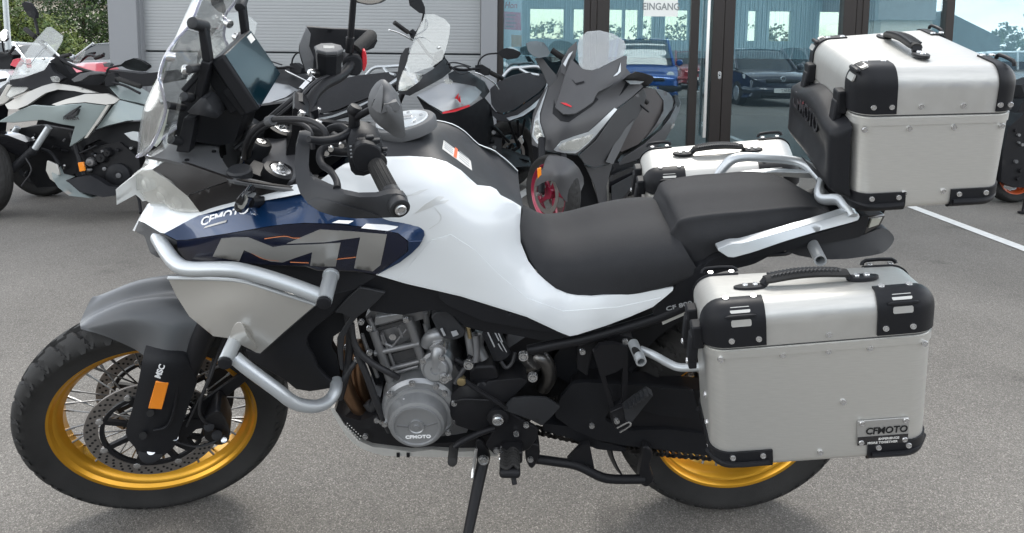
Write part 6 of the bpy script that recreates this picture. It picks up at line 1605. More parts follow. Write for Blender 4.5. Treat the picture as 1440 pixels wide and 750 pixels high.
# ---- black and silver adventure bike, three-quarter front
mat('tank_silver', (.30, .31, .32), .34, .5, .4, var=.02)
def adv(T):
    hv = lambda x: 5.6 + (x - 560) / 195 * 1.05
    rc = V(714, 227, 6.62); hd = (VR * -.76 + VF * -.65).normalized(); ax = Vector((-hd.y, hd.x, 0))
    fc = rc + hd * 1.50; fc.z = .33; rc.z = .32
    wheel_parts(T, fc, ax, .33, .055, .24, 'frame_black', 8); wheel_parts(T, rc, ax, .32, .075, .22, 'frame_black', 8)
    sc = vp(T, 'windscreen', [(572, 102), (571, 92), (582.7, 53), (594, 28), (599, 20), (610, 19.6), (625, 26.7), (633, 35), (632, 49), (627, 70), (622, 84), (608, 94), (593, 99), (580, 103.5)], [(572, 100, 5.52), (598, 20, 5.72), (633, 40, 5.84)], 'pale_screen', .006, bevel=0)
    T.part('screen_seam', vt([(585, 50, 5.62), (598, 42, 5.68), (601, 32, 5.7), (597, 24, 5.73)], .003), 'grey_print', sc); T.part('screen_seam', vt([(577, 68, 5.57), (590, 52, 5.64), (618, 66, 5.8)], .003), 'grey_print', sc)
    for x, y in ((618, 67), (602, 86)):
        c = V(x, y, 5.74); T.part('screen_bolt', cyl(c, c - VF * .012, .012, n=14, bev=.002), 'steel', sc)
    vp(T, 'screen_bracket', [(606, 92), (612, 74), (622, 70), (626, 82), (634, 92), (618, 100)], 5.9, 'black_plastic')
    vp(T, 'headlight', [(568, 100), (580, 104), (593, 104.5), (590, 113), (572, 126), (561, 128), (562, 115)], [(568, 100, 5.52), (593, 104, 5.60), (561, 128, 5.46), (578, 113, 5.47)], 'lamp_inner', .06)
    vp(T, 'headlight_lens', [(567, 99), (580, 103), (594, 104), (591, 114), (572, 127.5), (560, 129), (561, 115)], [(568, 100, 5.49), (593, 104, 5.57), (561, 128, 5.43), (578, 113, 5.44)], 'lamp_lens', .006)
    vp(T, 'side_cowl', [(575, 67), (570, 68), (563, 79), (558, 108), (557, 127), (561, 127), (567, 100), (572, 85)], 5.56, 'dark_plastic')
    vp(T, 'side_cowl', [(625, 83), (634, 100), (622, 110), (604, 120), (576, 135), (559, 131), (560, 128), (590, 115), (596, 105), (608, 98)], [(625, 83, 5.85), (634, 100, 5.88), (559, 131, 5.42), (576, 135, 5.46), (604, 112, 5.55)], 'dark_plastic', .05)
    vp(T, 'indicator', [(624, 112), (630, 110), (637, 115), (634, 119), (626, 118)], 5.52, 'lamp_lens', .03)
    vp(T, 'tank_top', [(630, 104), (642, 98), (655, 100), (668, 108), (681, 116), (688, 130), (680, 140), (665, 124), (650, 118), (632, 115)], [(630, 104, 5.86), (655, 100, 6.1), (688, 130, 6.2), (650, 118, 5.9), (668, 112, 6.02)], 'gloss_black' if 0 else 'dark_plastic', .15)
    tp = vp(T, 'tank_panel', [(586, 134), (604, 125), (625, 116), (651, 118.5), (668, 122), (677, 130), (671, 139), (659.5, 147), (632, 155), (622, 157), (604, 147)], [(586, 134, 5.52), (625, 116, 5.74), (677, 130, 6.0), (622, 157, 5.60), (640, 136, 5.68), (659, 147, 5.80)], 'tank_silver', .05)
    vp(T, 'red_stripe', [(622, 158), (632, 155.5), (660, 147.5), (661, 150), (640, 157.5), (622, 160.5)], [(622, 158, 5.59), (660, 148, 5.785), (640, 156, 5.66)], 'red_plastic', .02, parent=tp)
    for q in ([(634, 145), (640, 138), (645, 131), (644, 140), (640, 146)], [(640, 147), (645, 139), (647, 134), (648, 143), (646, 148)], [(634, 146), (640, 147), (652, 147.5), (640, 150)]):
        vp(T, 'wing_emblem', q, [(634, 145, 5.655), (652, 148, 5.735), (645, 131, 5.69)], 'red_plastic', .012, parent=tp, bevel=0, rnd=0)
    vp(T, 'lower_fairing', [(586, 136), (604, 148), (622, 161), (640, 158), (662, 150), (680, 138), (690, 150), (694, 175), (690, 205), (668, 206), (650, 196), (632, 180), (618, 178), (600, 160)], [(586, 136, 5.56), (640, 158, 5.68), (690, 150, 6.1), (668, 206, 5.95), (600, 160, 5.6)], 'black_plastic', .12)
    vp(T, 'rider_seat', [(689, 126), (702, 115), (721, 107), (745, 102), (770, 106), (768, 118), (758, 130), (745, 139), (723, 154), (706, 160), (697, 156), (691, 147)], [(689, 126, 6.2), (702, 115, 6.32), (745, 102, 6.72), (770, 106, 6.8), (706, 160, 6.12), (723, 154, 6.2), (745, 138, 6.38), (765, 120, 6.6), (722, 132, 6.26)], 'seat_vinyl', .25, bevel=.02, r=.2)
    T.part('grab_rail', vt([(704, 116, 6.7), (709, 106, 6.72), (719, 96.5, 6.75), (735, 95, 6.8), (755, 94, 6.85), (768, 101, 6.8), (772, 112, 6.6), (768, 128, 6.4)], .016), 'silver_paint')
    T.part('grab_rail', vt([(731, 97, 6.78), (742, 103, 6.74), (758, 106, 6.7)], .014), 'silver_paint')
    vp(T, 'side_panel', [(690, 150), (697, 158), (706, 162), (724, 156), (746, 141), (760, 131), (770, 121), (769, 134), (756, 150), (738, 164), (716, 172), (700, 170), (692, 162)], [(690, 150, 6.12), (716, 172, 6.08), (770, 121, 6.58), (740, 155, 6.24)], 'black_plastic', .06)
    vp(T, 'side_strip', [(712, 166), (728, 162), (745, 151), (760, 138), (768, 126), (766, 136), (752, 152), (736, 163), (716, 170)], [(712, 166, 6.04), (745, 152, 6.20), (768, 128, 6.48)], 'silver_paint', .02)
    eg = vp(T, 'engine', [(640, 190), (660, 178), (690, 176), (706, 190), (704, 222), (690, 240), (660, 240), (640, 220)], [(640, 190, 5.9), (706, 200, 6.2), (670, 210, 5.98)], 'frame_black', .25)
    rr = random.Random(5)
    for k in range(22):
        x, y = rr.uniform(652, 704), rr.uniform(182, 236); v = 5.93 + (x - 640) / 66 * .25
        c = V(x, y, v); T.part('engine_fitting', cyl(c, c + (VF * -.03 + VR * rr.uniform(-.03, .03) + Vector((0, 0, rr.uniform(-.02, .02)))), rr.uniform(.008, .022), n=10, bev=.002), rr.choice(['engine_alloy', 'black_plastic', 'frame_black', 'grey_plastic']), eg)
    for a, b in (((694, 178, 6.1), (716, 200, 6.3)), ((716, 172, 6.2), (728, 205, 6.4)), ((728, 170, 6.25), (730, 208, 6.4)), ((738, 168, 6.3), (730, 208, 6.42))):
        T.part('subframe', cyl(V(*a), V(*b), .012, n=10), 'frame_black')
    vp(T, 'peg_hanger', [(728, 196), (734, 204), (737, 200), (734, 190)], 6.3, 'steel', .01)
    vp(T, 'swingarm', [(690, 205), (712, 210), (745, 222), (748, 234), (715, 236), (692, 230)], [(690, 205, 6.2), (748, 230, 6.5)], 'frame_black', .05)
    hg_ = vp(T, 'chain_cover', [(699, 219), (720, 221), (744, 226), (744, 240), (718, 246), (696, 240)], [(699, 219, 6.3), (744, 230, 6.5)], 'black_plastic', .02)
    vp(T, 'rating_label', [(701, 220.5), (712, 223), (711.5, 227.5), (700.5, 225)], [(701, 220, 6.29), (712, 224, 6.335), (700, 226, 6.285)], 'orange_print', .004, parent=hg_, bevel=0, rnd=0)
    vp(T, 'rating_label', [(700, 228), (716, 230.5), (716, 233), (700, 231)], [(700, 228, 6.285), (716, 231, 6.35), (700, 231, 6.285)], 'grey_print', .004, parent=hg_, bevel=0, rnd=0)
    hb_ = T.part('handlebar', vt([(556, 33, 5.55), (570, 43, 5.6), (585, 53, 5.68), (610, 84, 5.8), (645, 98, 5.95), (672, 97, 6.0), (690, 102, 6.06), (706, 110.5, 6.1)], .012), 'frame_black')
    T.part('grip', cyl(V(554, 31.5, 5.55), V(574, 46, 5.62), .018, n=16, bev=.003), 'rubber', hb_); T.part('grip', cyl(V(687, 101, 6.05), V(707, 111, 6.12), .020, n=16, bev=.003), 'rubber', hb_)
    vp(T, 'switch_block', [(574, 45), (580, 41), (586, 46), (586, 56), (578, 54)], 5.64, 'black_plastic', .05, parent=hb_); vp(T, 'switch_block', [(668, 92), (678, 91), (690, 98), (688, 106), (676, 107), (668, 102)], 6.0, 'black_plastic', .06, parent=hb_)
    T.part('brake_lever', vt([(547, 42, 5.5), (560, 46, 5.55), (572, 52, 5.6), (580, 57, 5.65)], .007), 'steel', hb_); T.part('clutch_lever', vt([(668, 102, 5.95), (676, 105, 5.95), (690, 113, 6.0), (697, 119, 6.05), (701, 126, 6.08)], .007), 'steel', hb_)
    for pts in ([(634, 98, 5.8), (640, 94, 5.78), (652, 93, 5.82), (664, 98, 5.9)], [(628, 90, 5.8), (640, 88, 5.9), (662, 94, 5.95)], [(636, 96, 5.82), (646, 104, 5.8), (660, 102, 5.9)]): T.part('control_cable', vt(pts, .006), 'wire', hb_)
    m1 = vp(T, 'mirror', [(573, -6), (582, -14), (590, -6), (597, 10), (597, 20), (589, 18), (576, 8)], 5.66, 'black_plastic', .04, parent=hb_); T.part('mirror_stem', vt([(596, 18, 5.68), (592, 34, 5.7), (584, 48, 5.68)], .007), 'frame_black', hb_)
    m2 = vp(T, 'mirror', [(699, 74), (706, 69), (712, 67.5), (722, 69), (731, 73), (733, 76), (728, 82), (714, 84), (706, 81)], 6.02, 'black_plastic', .04, parent=hb_); T.part('mirror_stem', vt([(672, 92, 6.0), (675, 84, 6.0), (684, 77, 6.0), (700, 75, 6.03)], .007), 'frame_black', hb_)
    vp(T, 'mirror_glass', [(713, 67), (721, 66), (728, 70), (731, 74), (722, 69.5)], 6.08, 'chrome', .01, parent=m2, bevel=0)
    ft = fc + Vector((0, 0, .02))
    for s in (-1, 1): T.part('fork_leg', cyl(ft + ax * (s * .10), ft + ax * (s * .10) - hd * .30 + Vector((0, 0, .60)), .024, n=14), 'frame_black')
    fm = MB(); 
    rows = []
    for i in range(7):
        a = R(40 + i * 17); 
        rows.append([fc + hd * (math.cos(a) * .37) + Vector((0, 0, math.sin(a) * .37)) + ax * y - Vector((0, 0, abs(y) * .4)) for y in (-.07, -.04, 0, .04, .07)])
    T.part('front_mudguard', thicken(grid(rows, 3, 3), .004), 'black_plastic')
    T.part('side_stand', cyl(V(668, 240, 6.0), U((650 - 720) / 1000 * 5.9, 5.75, .01), .012, n=10), 'frame_black')
BK2 = Thing('adventure_motorcycle', 'black motorcycle with silver tank, red wing emblem and clear screen beside the scooter', 'motorcycle', U(-.45, 6.1), group='motorcycles parked in front of the showroom')
adv(BK2)
def copy_thing(T, label, base, rz, group=None, recol=None, piv=None, scale=1.0):
    r = T.e.copy(); COL.objects.link(r); r['label'] = label
    if group: r['group'] = group
    r.matrix_world = Matrix.Translation(base) @ Matrix.Rotation(rz, 4, 'Z')
    def rec(o, p):
        for ch in [c for c in bpy.data.objects if c.parent == o]:
            if ch in done: continue
            c = ch.copy(); COL.objects.link(c); c.parent = p; done.add(c)
            nm = ch.name.split('.')[0]
            if recol and nm in recol and c.type == 'MESH':
                c.material_slots[0].link = 'OBJECT'; c.material_slots[0].material = MATS[recol[nm]]
            rec(ch, c)
    done = set(); rec(T.e, r); return r
# its sister stands further left, turned more side-on
piv = V(612, 60, 5.75); rz = R(-26)
tgt = V(335, 52, 5.85); off = BK2.base - piv
nb = Vector((tgt.x, tgt.y, 0)) + (Matrix.Rotation(rz, 3, 'Z') @ Vector((off.x, off.y, 0)))
copy_thing(BK2, 'black motorcycle with silver tank half hidden behind the handlebar of the white one', Vector((nb.x, nb.y, 0)), rz)

# ---- grey-green adventure bike on the left
NC = Thing('adventure_motorcycle', 'pale grey-green motorcycle with tall clear screen at the left', 'motorcycle', U(-3.2, 5.3), group='motorcycles parked in front of the showroom')
P_ = NC.part
fcn = V(-27, 254, 5.25); fcn.z = .33
axn = (VF * 1.0 + VR * .12).normalized()
wheel_parts(NC, fcn, (VF * .92 + VR * .4).normalized(), .325, .06, .23, 'frame_black', 8)
rcn = fcn + VR * 1.53 + VF * .1; rcn.z = .32; wheel_parts(NC, rcn, axn, .32, .08, .22, 'frame_black', 8)
mat('pale_green', (.27, .315, .31), .33, .15, .5, var=.02); mat('warm_silver', (.44, .43, .40), .32, .35, .5)
ws_ = vp(NC, 'windscreen', [(14, 112), (23.5, 92), (42.7, 64), (66, 38.4), (72, 38), (88.5, 51), (87.5, 58), (79, 72.5), (68, 85), (62, 98), (32, 109)], [(14, 112, 5.12), (66, 38, 5.30), (88, 52, 5.33)], 'pale_screen', .006, bevel=0)
P_('screen_seam', vt([(30, 88, 5.18), (42, 90, 5.18), (52, 78, 5.2), (66, 62, 5.26), (56, 56, 5.24)], .003), 'grey_print', ws_)
for x, y in ((62, 83), (40, 100)):
    c = V(x, y, 5.2); P_('screen_bolt', cyl(c, c - VF * .012, .010, n=12, bev=.002), 'steel', ws_)
vp(NC, 'screen_cowl', [(13, 113), (32, 109.5), (62, 98.5), (69, 88), (74, 100), (90, 110), (80, 117), (60, 121), (42, 127), (38, 122), (14, 122)], [(13, 113, 5.16), (62, 98, 5.32), (90, 110, 5.3), (42, 127, 5.14)], 'black_plastic', .05)
vp(NC, 'headlight', [(9, 134), (17, 121.5), (41, 121.5), (33, 129), (14, 137)], [(9, 134, 5.1), (41, 121, 5.2), (14, 137, 5.1)], 'lamp_inner', .05); vp(NC, 'headlight_lens', [(8, 135), (16.5, 121), (42, 121), (34, 129.5), (13, 138)], [(9, 134, 5.075), (41, 121, 5.175), (14, 137, 5.075)], 'lamp_lens', .006)
vp(NC, 'nose_panel', [(-14, 142), (0, 136), (10, 119), (16, 120), (8, 135), (14, 139), (6, 146), (-8, 150)], 5.12, 'warm_silver', .05)
vp(NC, 'side_panel', [(7, 147), (24, 138), (42.7, 128), (60, 121), (74.7, 117), (106.7, 122), (136.5, 131), (125, 132), (104, 128), (81, 126), (64, 131), (53, 138), (38, 148), (24, 153.6), (11, 153.6)], [(7, 147, 5.1), (74, 117, 5.2), (136, 131, 5.25), (24, 153, 5.08)], 'warm_silver', .03)
vp(NC, 'inner_panel', [(24, 154), (40, 147), (64, 131), (82, 126), (120, 131), (138, 131), (166, 141), (150, 160), (110, 170), (60, 160)], 5.22, 'black_plastic', .03)
vp(NC, 'side_panel', [(72.5, 147), (92, 140), (119.5, 132.5), (150, 132), (168, 140), (160, 146), (149, 147.5), (120, 144), (95, 146), (80, 149)], [(72, 147, 5.14), (119, 132, 5.18), (168, 140, 5.22), (120, 145, 5.13)], 'warm_silver', .03)
npn = vp(NC, 'side_panel', [(-4, 172), (12, 163), (29, 154), (45, 148), (72, 149.5), (96, 147), (120, 145.5), (149, 148.5), (143, 162), (127, 186), (110, 199), (97.4, 206.6), (101, 192), (105, 178), (86, 175), (59, 169), (20, 172.7)], [(-4, 172, 5.08), (29, 154, 5.10), (120, 146, 5.13), (149, 149, 5.17), (97, 206, 5.16), (59, 168, 5.10), (90, 160, 5.07)], 'pale_green', .04)
for q in ([(88, 165), (96, 159), (112, 149), (106, 156), (100, 162)], [(92, 166), (102, 161), (110, 154), (107, 162), (100, 166)], [(89, 166), (98, 165), (106, 166), (96, 168)]):
    vp(NC, 'wing_emblem', q, 5.066, 'wire', .03, parent=npn, bevel=0, rnd=0)
o = V(89, 168.5, 5.062); P_('lettering', text_mb('HONDA', .031, o, VR, Vector((0, 0, 1)), bold=.001, sx=.98), 'wire', npn, smooth=False)
vp(NC, 'tank_panel', [(150, 118), (162, 114), (178, 121), (196, 132), (208, 143), (206, 148), (196, 145), (180, 142), (168, 139), (158, 128)], [(150, 118, 5.3), (178, 121, 5.36), (208, 143, 5.3), (168, 139, 5.22)], 'pale_green', .15)
vp(NC, 'tank_panel', [(168, 141), (180, 144), (204, 150), (204, 168), (178, 170), (150, 177), (134, 183), (148, 164), (160, 148)], [(168, 141, 5.22), (204, 150, 5.28), (134, 183, 5.2), (178, 168, 5.2)], 'pale_green', .1)
vp(NC, 'trim_line', [(150, 148), (154, 148), (140, 170), (122, 194), (118, 195), (134, 172)], 5.15, 'warm_silver', .02)
vp(NC, 'frame_cover', [(106, 180), (128, 188), (150, 178), (180, 172), (215, 170), (215, 205), (190, 208), (160, 205), (140, 196), (120, 205), (110, 225), (100, 210)], 5.32, 'black_plastic', .1)
vp(NC, 'rider_seat', [(200, 146), (220, 150), (260, 150), (310, 140), (330, 150), (300, 172), (240, 176), (204, 168)], 5.35, 'seat_vinyl', .22)
en = vp(NC, 'engine', [(108, 226), (118, 212), (140, 205), (168, 200), (195, 222), (200, 255), (186, 268), (150, 268), (124, 262), (106, 246)], 5.3, 'frame_black', .25)
for (x, y, r_, m_) in ((166, 247, .092, 'black_plastic'), (143, 222, .04, 'frame_black'), (128, 228, .035, 'engine_alloy'), (152, 215, .03, 'frame_black')):
    P_('engine_cover', lathe([(.0, .03), (r_ * .25, .03), (r_ * .28, .022), (r_ * .8, .022), (r_, .008), (r_, -.04)], V(x, y, 5.28), -VF, 36), m_, en)
c = V(167, 247, 5.25); P_('cover_cap', cyl(c, c - VF * .008, .02, n=18, bev=.002), 'grey_plastic', en)
rr = random.Random(8)
for k in range(16):
    x, y = rr.uniform(112, 186), rr.uniform(206, 240); c = V(x, y, 5.3); P_('engine_fitting', cyl(c, c + VF * -.03 + VR * rr.uniform(-.03, .03), rr.uniform(.007, .018), n=10, bev=.002), rr.choice(['engine_alloy', 'frame_black', 'black_plastic', 'black_plastic']), en)
P_('frame_tube', cyl(V(112, 216, 5.25), V(136, 205, 5.27), .008, n=10), 'frame_black', en); P_('frame_tube', cyl(V(100, 186, 5.28), V(118, 246, 5.24), .018, n=12), 'frame_black')
vp(NC, 'skid_panel', [(72, 238), (80, 236), (84, 246), (100, 250), (86, 256), (96, 262), (107, 270), (122, 272), (138, 275), (129, 279), (97, 275.5), (82, 264), (74, 252)], [(72, 238, 5.2), (138, 276, 5.18), (95, 258, 5.12)], 'pale_green', .05)
vp(NC, 'radiator_guard', [(66, 226), (80, 232), (84, 246), (74, 248), (78, 258), (70, 252), (64, 240)], 5.16, 'warm_silver', .02)
vp(NC, 'belly_pan', [(86, 256.5), (106, 250), (127, 247), (140, 254), (152, 262), (188, 266), (186, 272), (145, 277.5), (112, 270), (96, 262)], [(86, 256, 5.15), (127, 247, 5.17), (188, 268, 5.2), (120, 262, 5.11)], 'black_plastic', .06)
vp(NC, 'reflector', [(109, 229), (116.5, 228), (119, 240.6), (111.5, 242)], 5.2, 'amber', .02)
for dv, x0 in ((0, 0), (.22, -44)):
    P_('fork_tube', cyl(V(69 + x0, 179, 5.2 + dv), V(46 + x0, 214, 5.2 + dv), .023, n=16), 'silver_paint'); P_('fork_leg', cyl(V(48 + x0, 210, 5.2 + dv), V(-12 + x0 * .5, 266, 5.2 + dv), .030, n=16), 'black_plastic')
    P_('fork_collar', cyl(V(49 + x0, 209, 5.2 + dv), V(44.5 + x0, 216, 5.2 + dv), .034, n=16, bev=.003), 'black_plastic')
vp(NC, 'front_mudguard', [(-60, 200), (-20, 186), (10, 190), (36, 200), (42, 212), (30, 222), (0, 208), (-30, 206), (-60, 222)], [(-60, 200, 5.2), (42, 212, 5.2), (0, 195, 5.16)], 'gloss_black', .12)
P_('brake_hose', vt([(36, 222, 5.15), (44, 240, 5.14), (30, 262, 5.12)], .005), 'wire'); P_('radiator_hose', vt([(58, 210, 5.3), (72, 216, 5.3), (84, 232, 5.28)], .014), 'black_plastic')
rd_ = vp(NC, 'radiator', [(14, 182), (60, 176), (106, 184), (110, 240), (84, 262), (52, 264), (30, 236)], 5.46, 'frame_black', .05)
for k in range(12):
    c = V(rr.uniform(28, 98), rr.uniform(188, 245), 5.44); P_('engine_fitting', cyl(c, c + VF * -.03 + VR * rr.uniform(-.04, .04) + Vector((0, 0, rr.uniform(-.05, .05))), rr.uniform(.006, .016), n=10), rr.choice(['engine_alloy', 'black_plastic', 'steel', 'black_plastic']), rd_)
hb_ = P_('handlebar', vt([(36, 41, 5.55), (50, 53, 5.5), (76, 78, 5.45), (110, 96, 5.4), (150, 106, 5.3), (172, 113, 5.25), (198, 122, 5.2)], .012), 'frame_black')
P_('grip', cyl(V(166, 111, 5.25), V(198, 122, 5.2), .0185, n=18, bev=.003), 'rubber', hb_); P_('grip', cyl(V(35.5, 41, 5.55), V(50, 52.5, 5.5), .0185, n=18, bev=.003), 'rubber', hb_)
vp(NC, 'switch_block', [(150, 104), (160, 102), (164, 110), (160, 121), (148, 122), (147, 112)], 5.26, 'black_plastic', .06, parent=hb_); P_('clutch_lever', vt([(158, 116, 5.2), (176, 121, 5.18), (190, 128, 5.17), (197, 131.5, 5.16)], .009), 'black_plastic', hb_)
m_ = vp(NC, 'mirror', [(169, 92), (176, 86), (187.7, 82), (199, 86), (208, 92), (208.5, 95), (200.5, 100.5), (188, 99.5), (178, 97)], [(169, 92, 5.3), (208, 95, 5.28), (188, 90, 5.25)], 'black_plastic', .05, parent=hb_); P_('mirror_stem', vt([(150.4, 106, 5.28), (151, 99, 5.28), (156, 95, 5.28), (171, 92, 5.3)], .008), 'frame_black', hb_)
vp(NC, 'mirror', [(30, 5), (34, 2), (41, 4), (47, 12), (50.5, 19), (50, 26), (41, 24.5), (34, 15)], 5.5, 'black_plastic', .04, parent=hb_); P_('mirror_stem', vt([(48.5, 25, 5.5), (51, 36, 5.5), (54, 49, 5.48)], .010), 'frame_black', hb_)
vp(NC, 'cockpit_trim', [(70, 86), (80, 80), (100, 104), (118, 100), (146, 102), (150, 112), (140, 120), (120, 120), (100, 116), (84, 108)], 5.42, 'black_plastic', .08)
vp(NC, 'hand_guard', [(100, 112), (112, 104), (128, 101), (144, 102), (146, 104), (126, 106), (114, 114), (104, 116)], 5.24, 'grey_plastic', .04)
vp(NC, 'indicator', [(70, 109), (75, 107), (80, 110), (79, 116), (73, 115)], 5.16, 'lamp_lens', .04)
vp(NC, 'footrest_bracket', [(174, 188), (186, 185), (194, 186), (195, 200), (184, 197)], 5.2, 'silver_paint', .02)
P_('side_stand', vt([(192, 270, 5.2), (196, 284, 5.1), (198, 300, 5.0)], .011), 'frame_black')

# ---- red motorcycle behind it and the white one at the edge
RD = Thing('naked_motorcycle', 'small motorcycle with a red tank behind the pale grey-green one', 'motorcycle', U(-4, 6.2), group='motorcycles parked in front of the showroom')
wc = V(62, 236, 6.05); wc.z = .31; wheel_parts(RD, wc, VF, .31, .07, .215, 'frame_black', 5, False); wc2 = wc + VR * 1.4; wheel_parts(RD, wc2, VF, .31, .07, .215, 'frame_black', 5)
mat('bright_red', (.62, .05, .08), .3, 0, .8)
vp(RD, 'fuel_tank', [(90, 99), (102, 92), (116, 88.5), (132, 88), (146, 94), (152, 100), (140, 112), (110, 112), (94, 106)], [(90, 99, 6.1), (125, 88, 6.2), (152, 100, 6.15), (120, 105, 6.0)], 'bright_red', .2)
vp(RD, 'fly_screen', [(101, 90), (106, 82), (115, 71), (120, 70), (116, 80), (110, 90)], 6.05, 'smoke_screen', .01)
h_ = RD.part('handlebar', vt([(72, 76, 6.3), (84, 82, 6.25), (96, 84, 6.2), (110, 88, 6.15), (124, 78, 6.1), (138, 80, 6.05), (146, 76, 6.0)], .012), 'frame_black')
RD.part('grip', cyl(V(134, 82, 6.05), V(145, 78, 6.02), .017, n=12), 'rubber', h_); RD.part('grip', cyl(V(86, 80, 6.25), V(99, 77, 6.22), .017, n=12), 'rubber', h_)
vp(RD, 'mirror', [(118, 78), (126, 74), (133, 73), (132, 76), (124, 80)], 6.1, 'black_plastic', .03, parent=h_); vp(RD, 'instruments', [(76, 82), (86, 80), (90, 96), (84, 104), (76, 96)], 6.2, 'grey_plastic', .06)
vp(RD, 'brake_reservoir', [(144, 90), (152, 88), (156, 90), (154, 95), (146, 94)], 6.0, 'grey_plastic', .05)
vp(RD, 'frame', [(70, 110), (140, 110), (170, 150), (190, 240), (120, 250), (80, 230), (50, 180)], 6.25, 'frame_black', .15)
vp(RD, 'rider_seat', [(146, 98), (200, 104), (250, 98), (260, 110), (200, 122), (150, 116)], 6.15, 'seat_vinyl', .2)
WH = Thing('sport_motorcycle', 'white and red motorcycle cut off by the left edge of the photo', 'motorcycle', U(-4.4, 5.6), group='motorcycles parked in front of the showroom')
wc = V(-60, 236, 5.7); wc.z = .31; wheel_parts(WH, wc, VF, .31, .07, .215, 'frame_black', 5)
wc = V(-330, 236, 5.7); wc.z = .31; wheel_parts(WH, wc, VF, .31, .07, .215, 'frame_black', 5)
vp(WH, 'fairing', [(-60, 110), (-10, 98), (8, 100), (14, 106), (10, 116), (-4, 128), (-60, 170)], [(-60, 110, 5.7), (14, 106, 5.6), (-20, 125, 5.55)], 'pearl_white', .2)
vp(WH, 'fairing_stripe', [(-30, 116), (8, 110), (6, 114), (-30, 124)], 5.52, 'black_plastic', .02)
vp(WH, 'tail_panel', [(14, 92), (18, 84), (25, 82), (28, 88), (22, 95)], 5.8, 'bright_red', .06)
h_ = WH.part('handlebar', vt([(-14, 82, 5.8), (2, 74, 5.75), (12, 76, 5.72), (20, 66, 5.7)], .012), 'frame_black'); vp(WH, 'mirror', [(0, 46), (5, 41), (9, 44), (10.5, 54), (6, 59), (1, 57)], 5.7, 'chrome', .03, parent=h_)
WH.part('mirror_stem', vt([(3, 56, 5.72), (4, 66, 5.73), (6, 76, 5.74)], .007), 'frame_black', h_)
vp(WH, 'instruments', [(0, 74), (10, 70), (18, 78), (14, 98), (4, 102), (-6, 92)], 5.85, 'black_plastic', .1)
vp(WH, 'frame', [(-100, 120), (-10, 110), (0, 130), (-10, 220), (-120, 230)], 5.75, 'frame_black', .12)

# ---- orange-wheeled machine at the right edge
OR = Thing('naked_motorcycle', 'dark motorcycle with orange wheel rims cut off by the right edge', 'motorcycle', U(4.6, 6.3), group='motorcycles parked in front of the showroom')
mat('orange_rim', (.62, .11, .03), .35, .2, .4)
wc = V(1426, 236, 6.2); wc.z = .31; wheel_parts(OR, wc, (VF - VR * .25).normalized(), .31, .065, .235, 'orange_rim', 6)
wc2 = wc + (VR + VF * .25).normalized() * 1.4; wheel_parts(OR, wc2, (VF - VR * .25).normalized(), .31, .065, .235, 'orange_rim', 6)
vp(OR, 'engine', [(1418, 180), (1440, 160), (1500, 158), (1560, 180), (1550, 240), (1470, 264), (1425, 264), (1408, 256), (1410, 215)], 6.02, 'frame_black', .3)
vp(OR, 'body_panel', [(1430, 158), (1440, 140), (1480, 130), (1560, 140), (1570, 160), (1480, 170), (1440, 172)], 6.2, 'black_plastic', .25); vp(OR, 'white_frame', [(1424, 168), (1434, 172), (1460, 178), (1460, 182), (1432, 177)], 6.15, 'pearl_white', .03)
vp(OR, 'rider_seat', [(1436, 120), (1460, 110), (1520, 116), (1560, 130), (1500, 136), (1442, 138)], 6.25, 'seat_vinyl', .2); OR.part('handlebar', vt([(1560, 100, 6.1), (1590, 92, 6.3), (1620, 96, 6.6)], .012), 'frame_black')
rr = random.Random(4)
for k in range(12):
    c = V(rr.uniform(1424, 1450), rr.uniform(182, 256), 6.03); OR.part('engine_fitting', cyl(c, c - VF * .03, rr.uniform(.008, .02), n=10), rr.choice(['engine_alloy', 'frame_black', 'grey_plastic']))
OR.part('side_stand', vt([(1445, 262, 6.1), (1440, 290, 5.9), (1436, 308, 5.75)], .012), 'frame_black'); c = V(1437, 310, 5.72); c.z = .006; OR.part('stand_foot', cyl(c, c + Vector((0, 0, .012)), .035, n=16), 'frame_black')

# ---- grey maxi scooter facing the camera
SCO = Thing('maxi_scooter', 'matt grey maxi scooter with red front wheel facing the camera', 'scooter', U(.6, 5.8), group='motorcycles parked in front of the showroom')
mat('matt_grey', (.062, .062, .065), .46, .15, .06, var=.02, bump=.06, bscale=700); mat('wine_red', (.26, .012, .04), .3, .3, .5); mat('brown_seat', (.055, .048, .047), .6, bump=.4, bscale=900)
P_ = SCO.part
shd = (VR * -.50 + VF * -.86).normalized(); sax = Vector((-shd.y, shd.x, 0))
wc = V(777, 273, 5.03); wc.z = .275; wax = (VR * -.84 - VF * .54).normalized(); wheel_parts(SCO, wc, wax, .275, .06, .212, 'wine_red', 5, tyre_n=180); wc2 = wc - shd * 1.50; wc2.z = .28; wheel_parts(SCO, wc2, sax, .28, .075, .178, 'frame_black', 5)
sc_ = vp(SCO, 'windscreen', [(812, 66), (815, 53), (826, 44.5), (843, 43), (862, 47.5), (877, 57), (880.5, 66), (877, 79), (858, 88), (843, 96), (832, 99), (819, 97.5), (814, 91)], [(812, 66, 5.63), (880, 66, 5.70), (832, 98, 5.46)], 'smoke_screen', .006, bevel=0)
FCt = [(748, 196, 5.42), (770, 121, 5.62), (803, 83, 5.66), (876, 90, 5.78), (905, 122, 5.8), (868, 152, 5.52), (838, 196, 5.42), (778, 214, 5.28), (765, 180, 5.34), (800, 178, 5.26), (790, 150, 5.34), (830, 150, 5.40)]
FCf = TPS(FCt)
def fc(d): return lambda x, y: FCf(x, y) - d
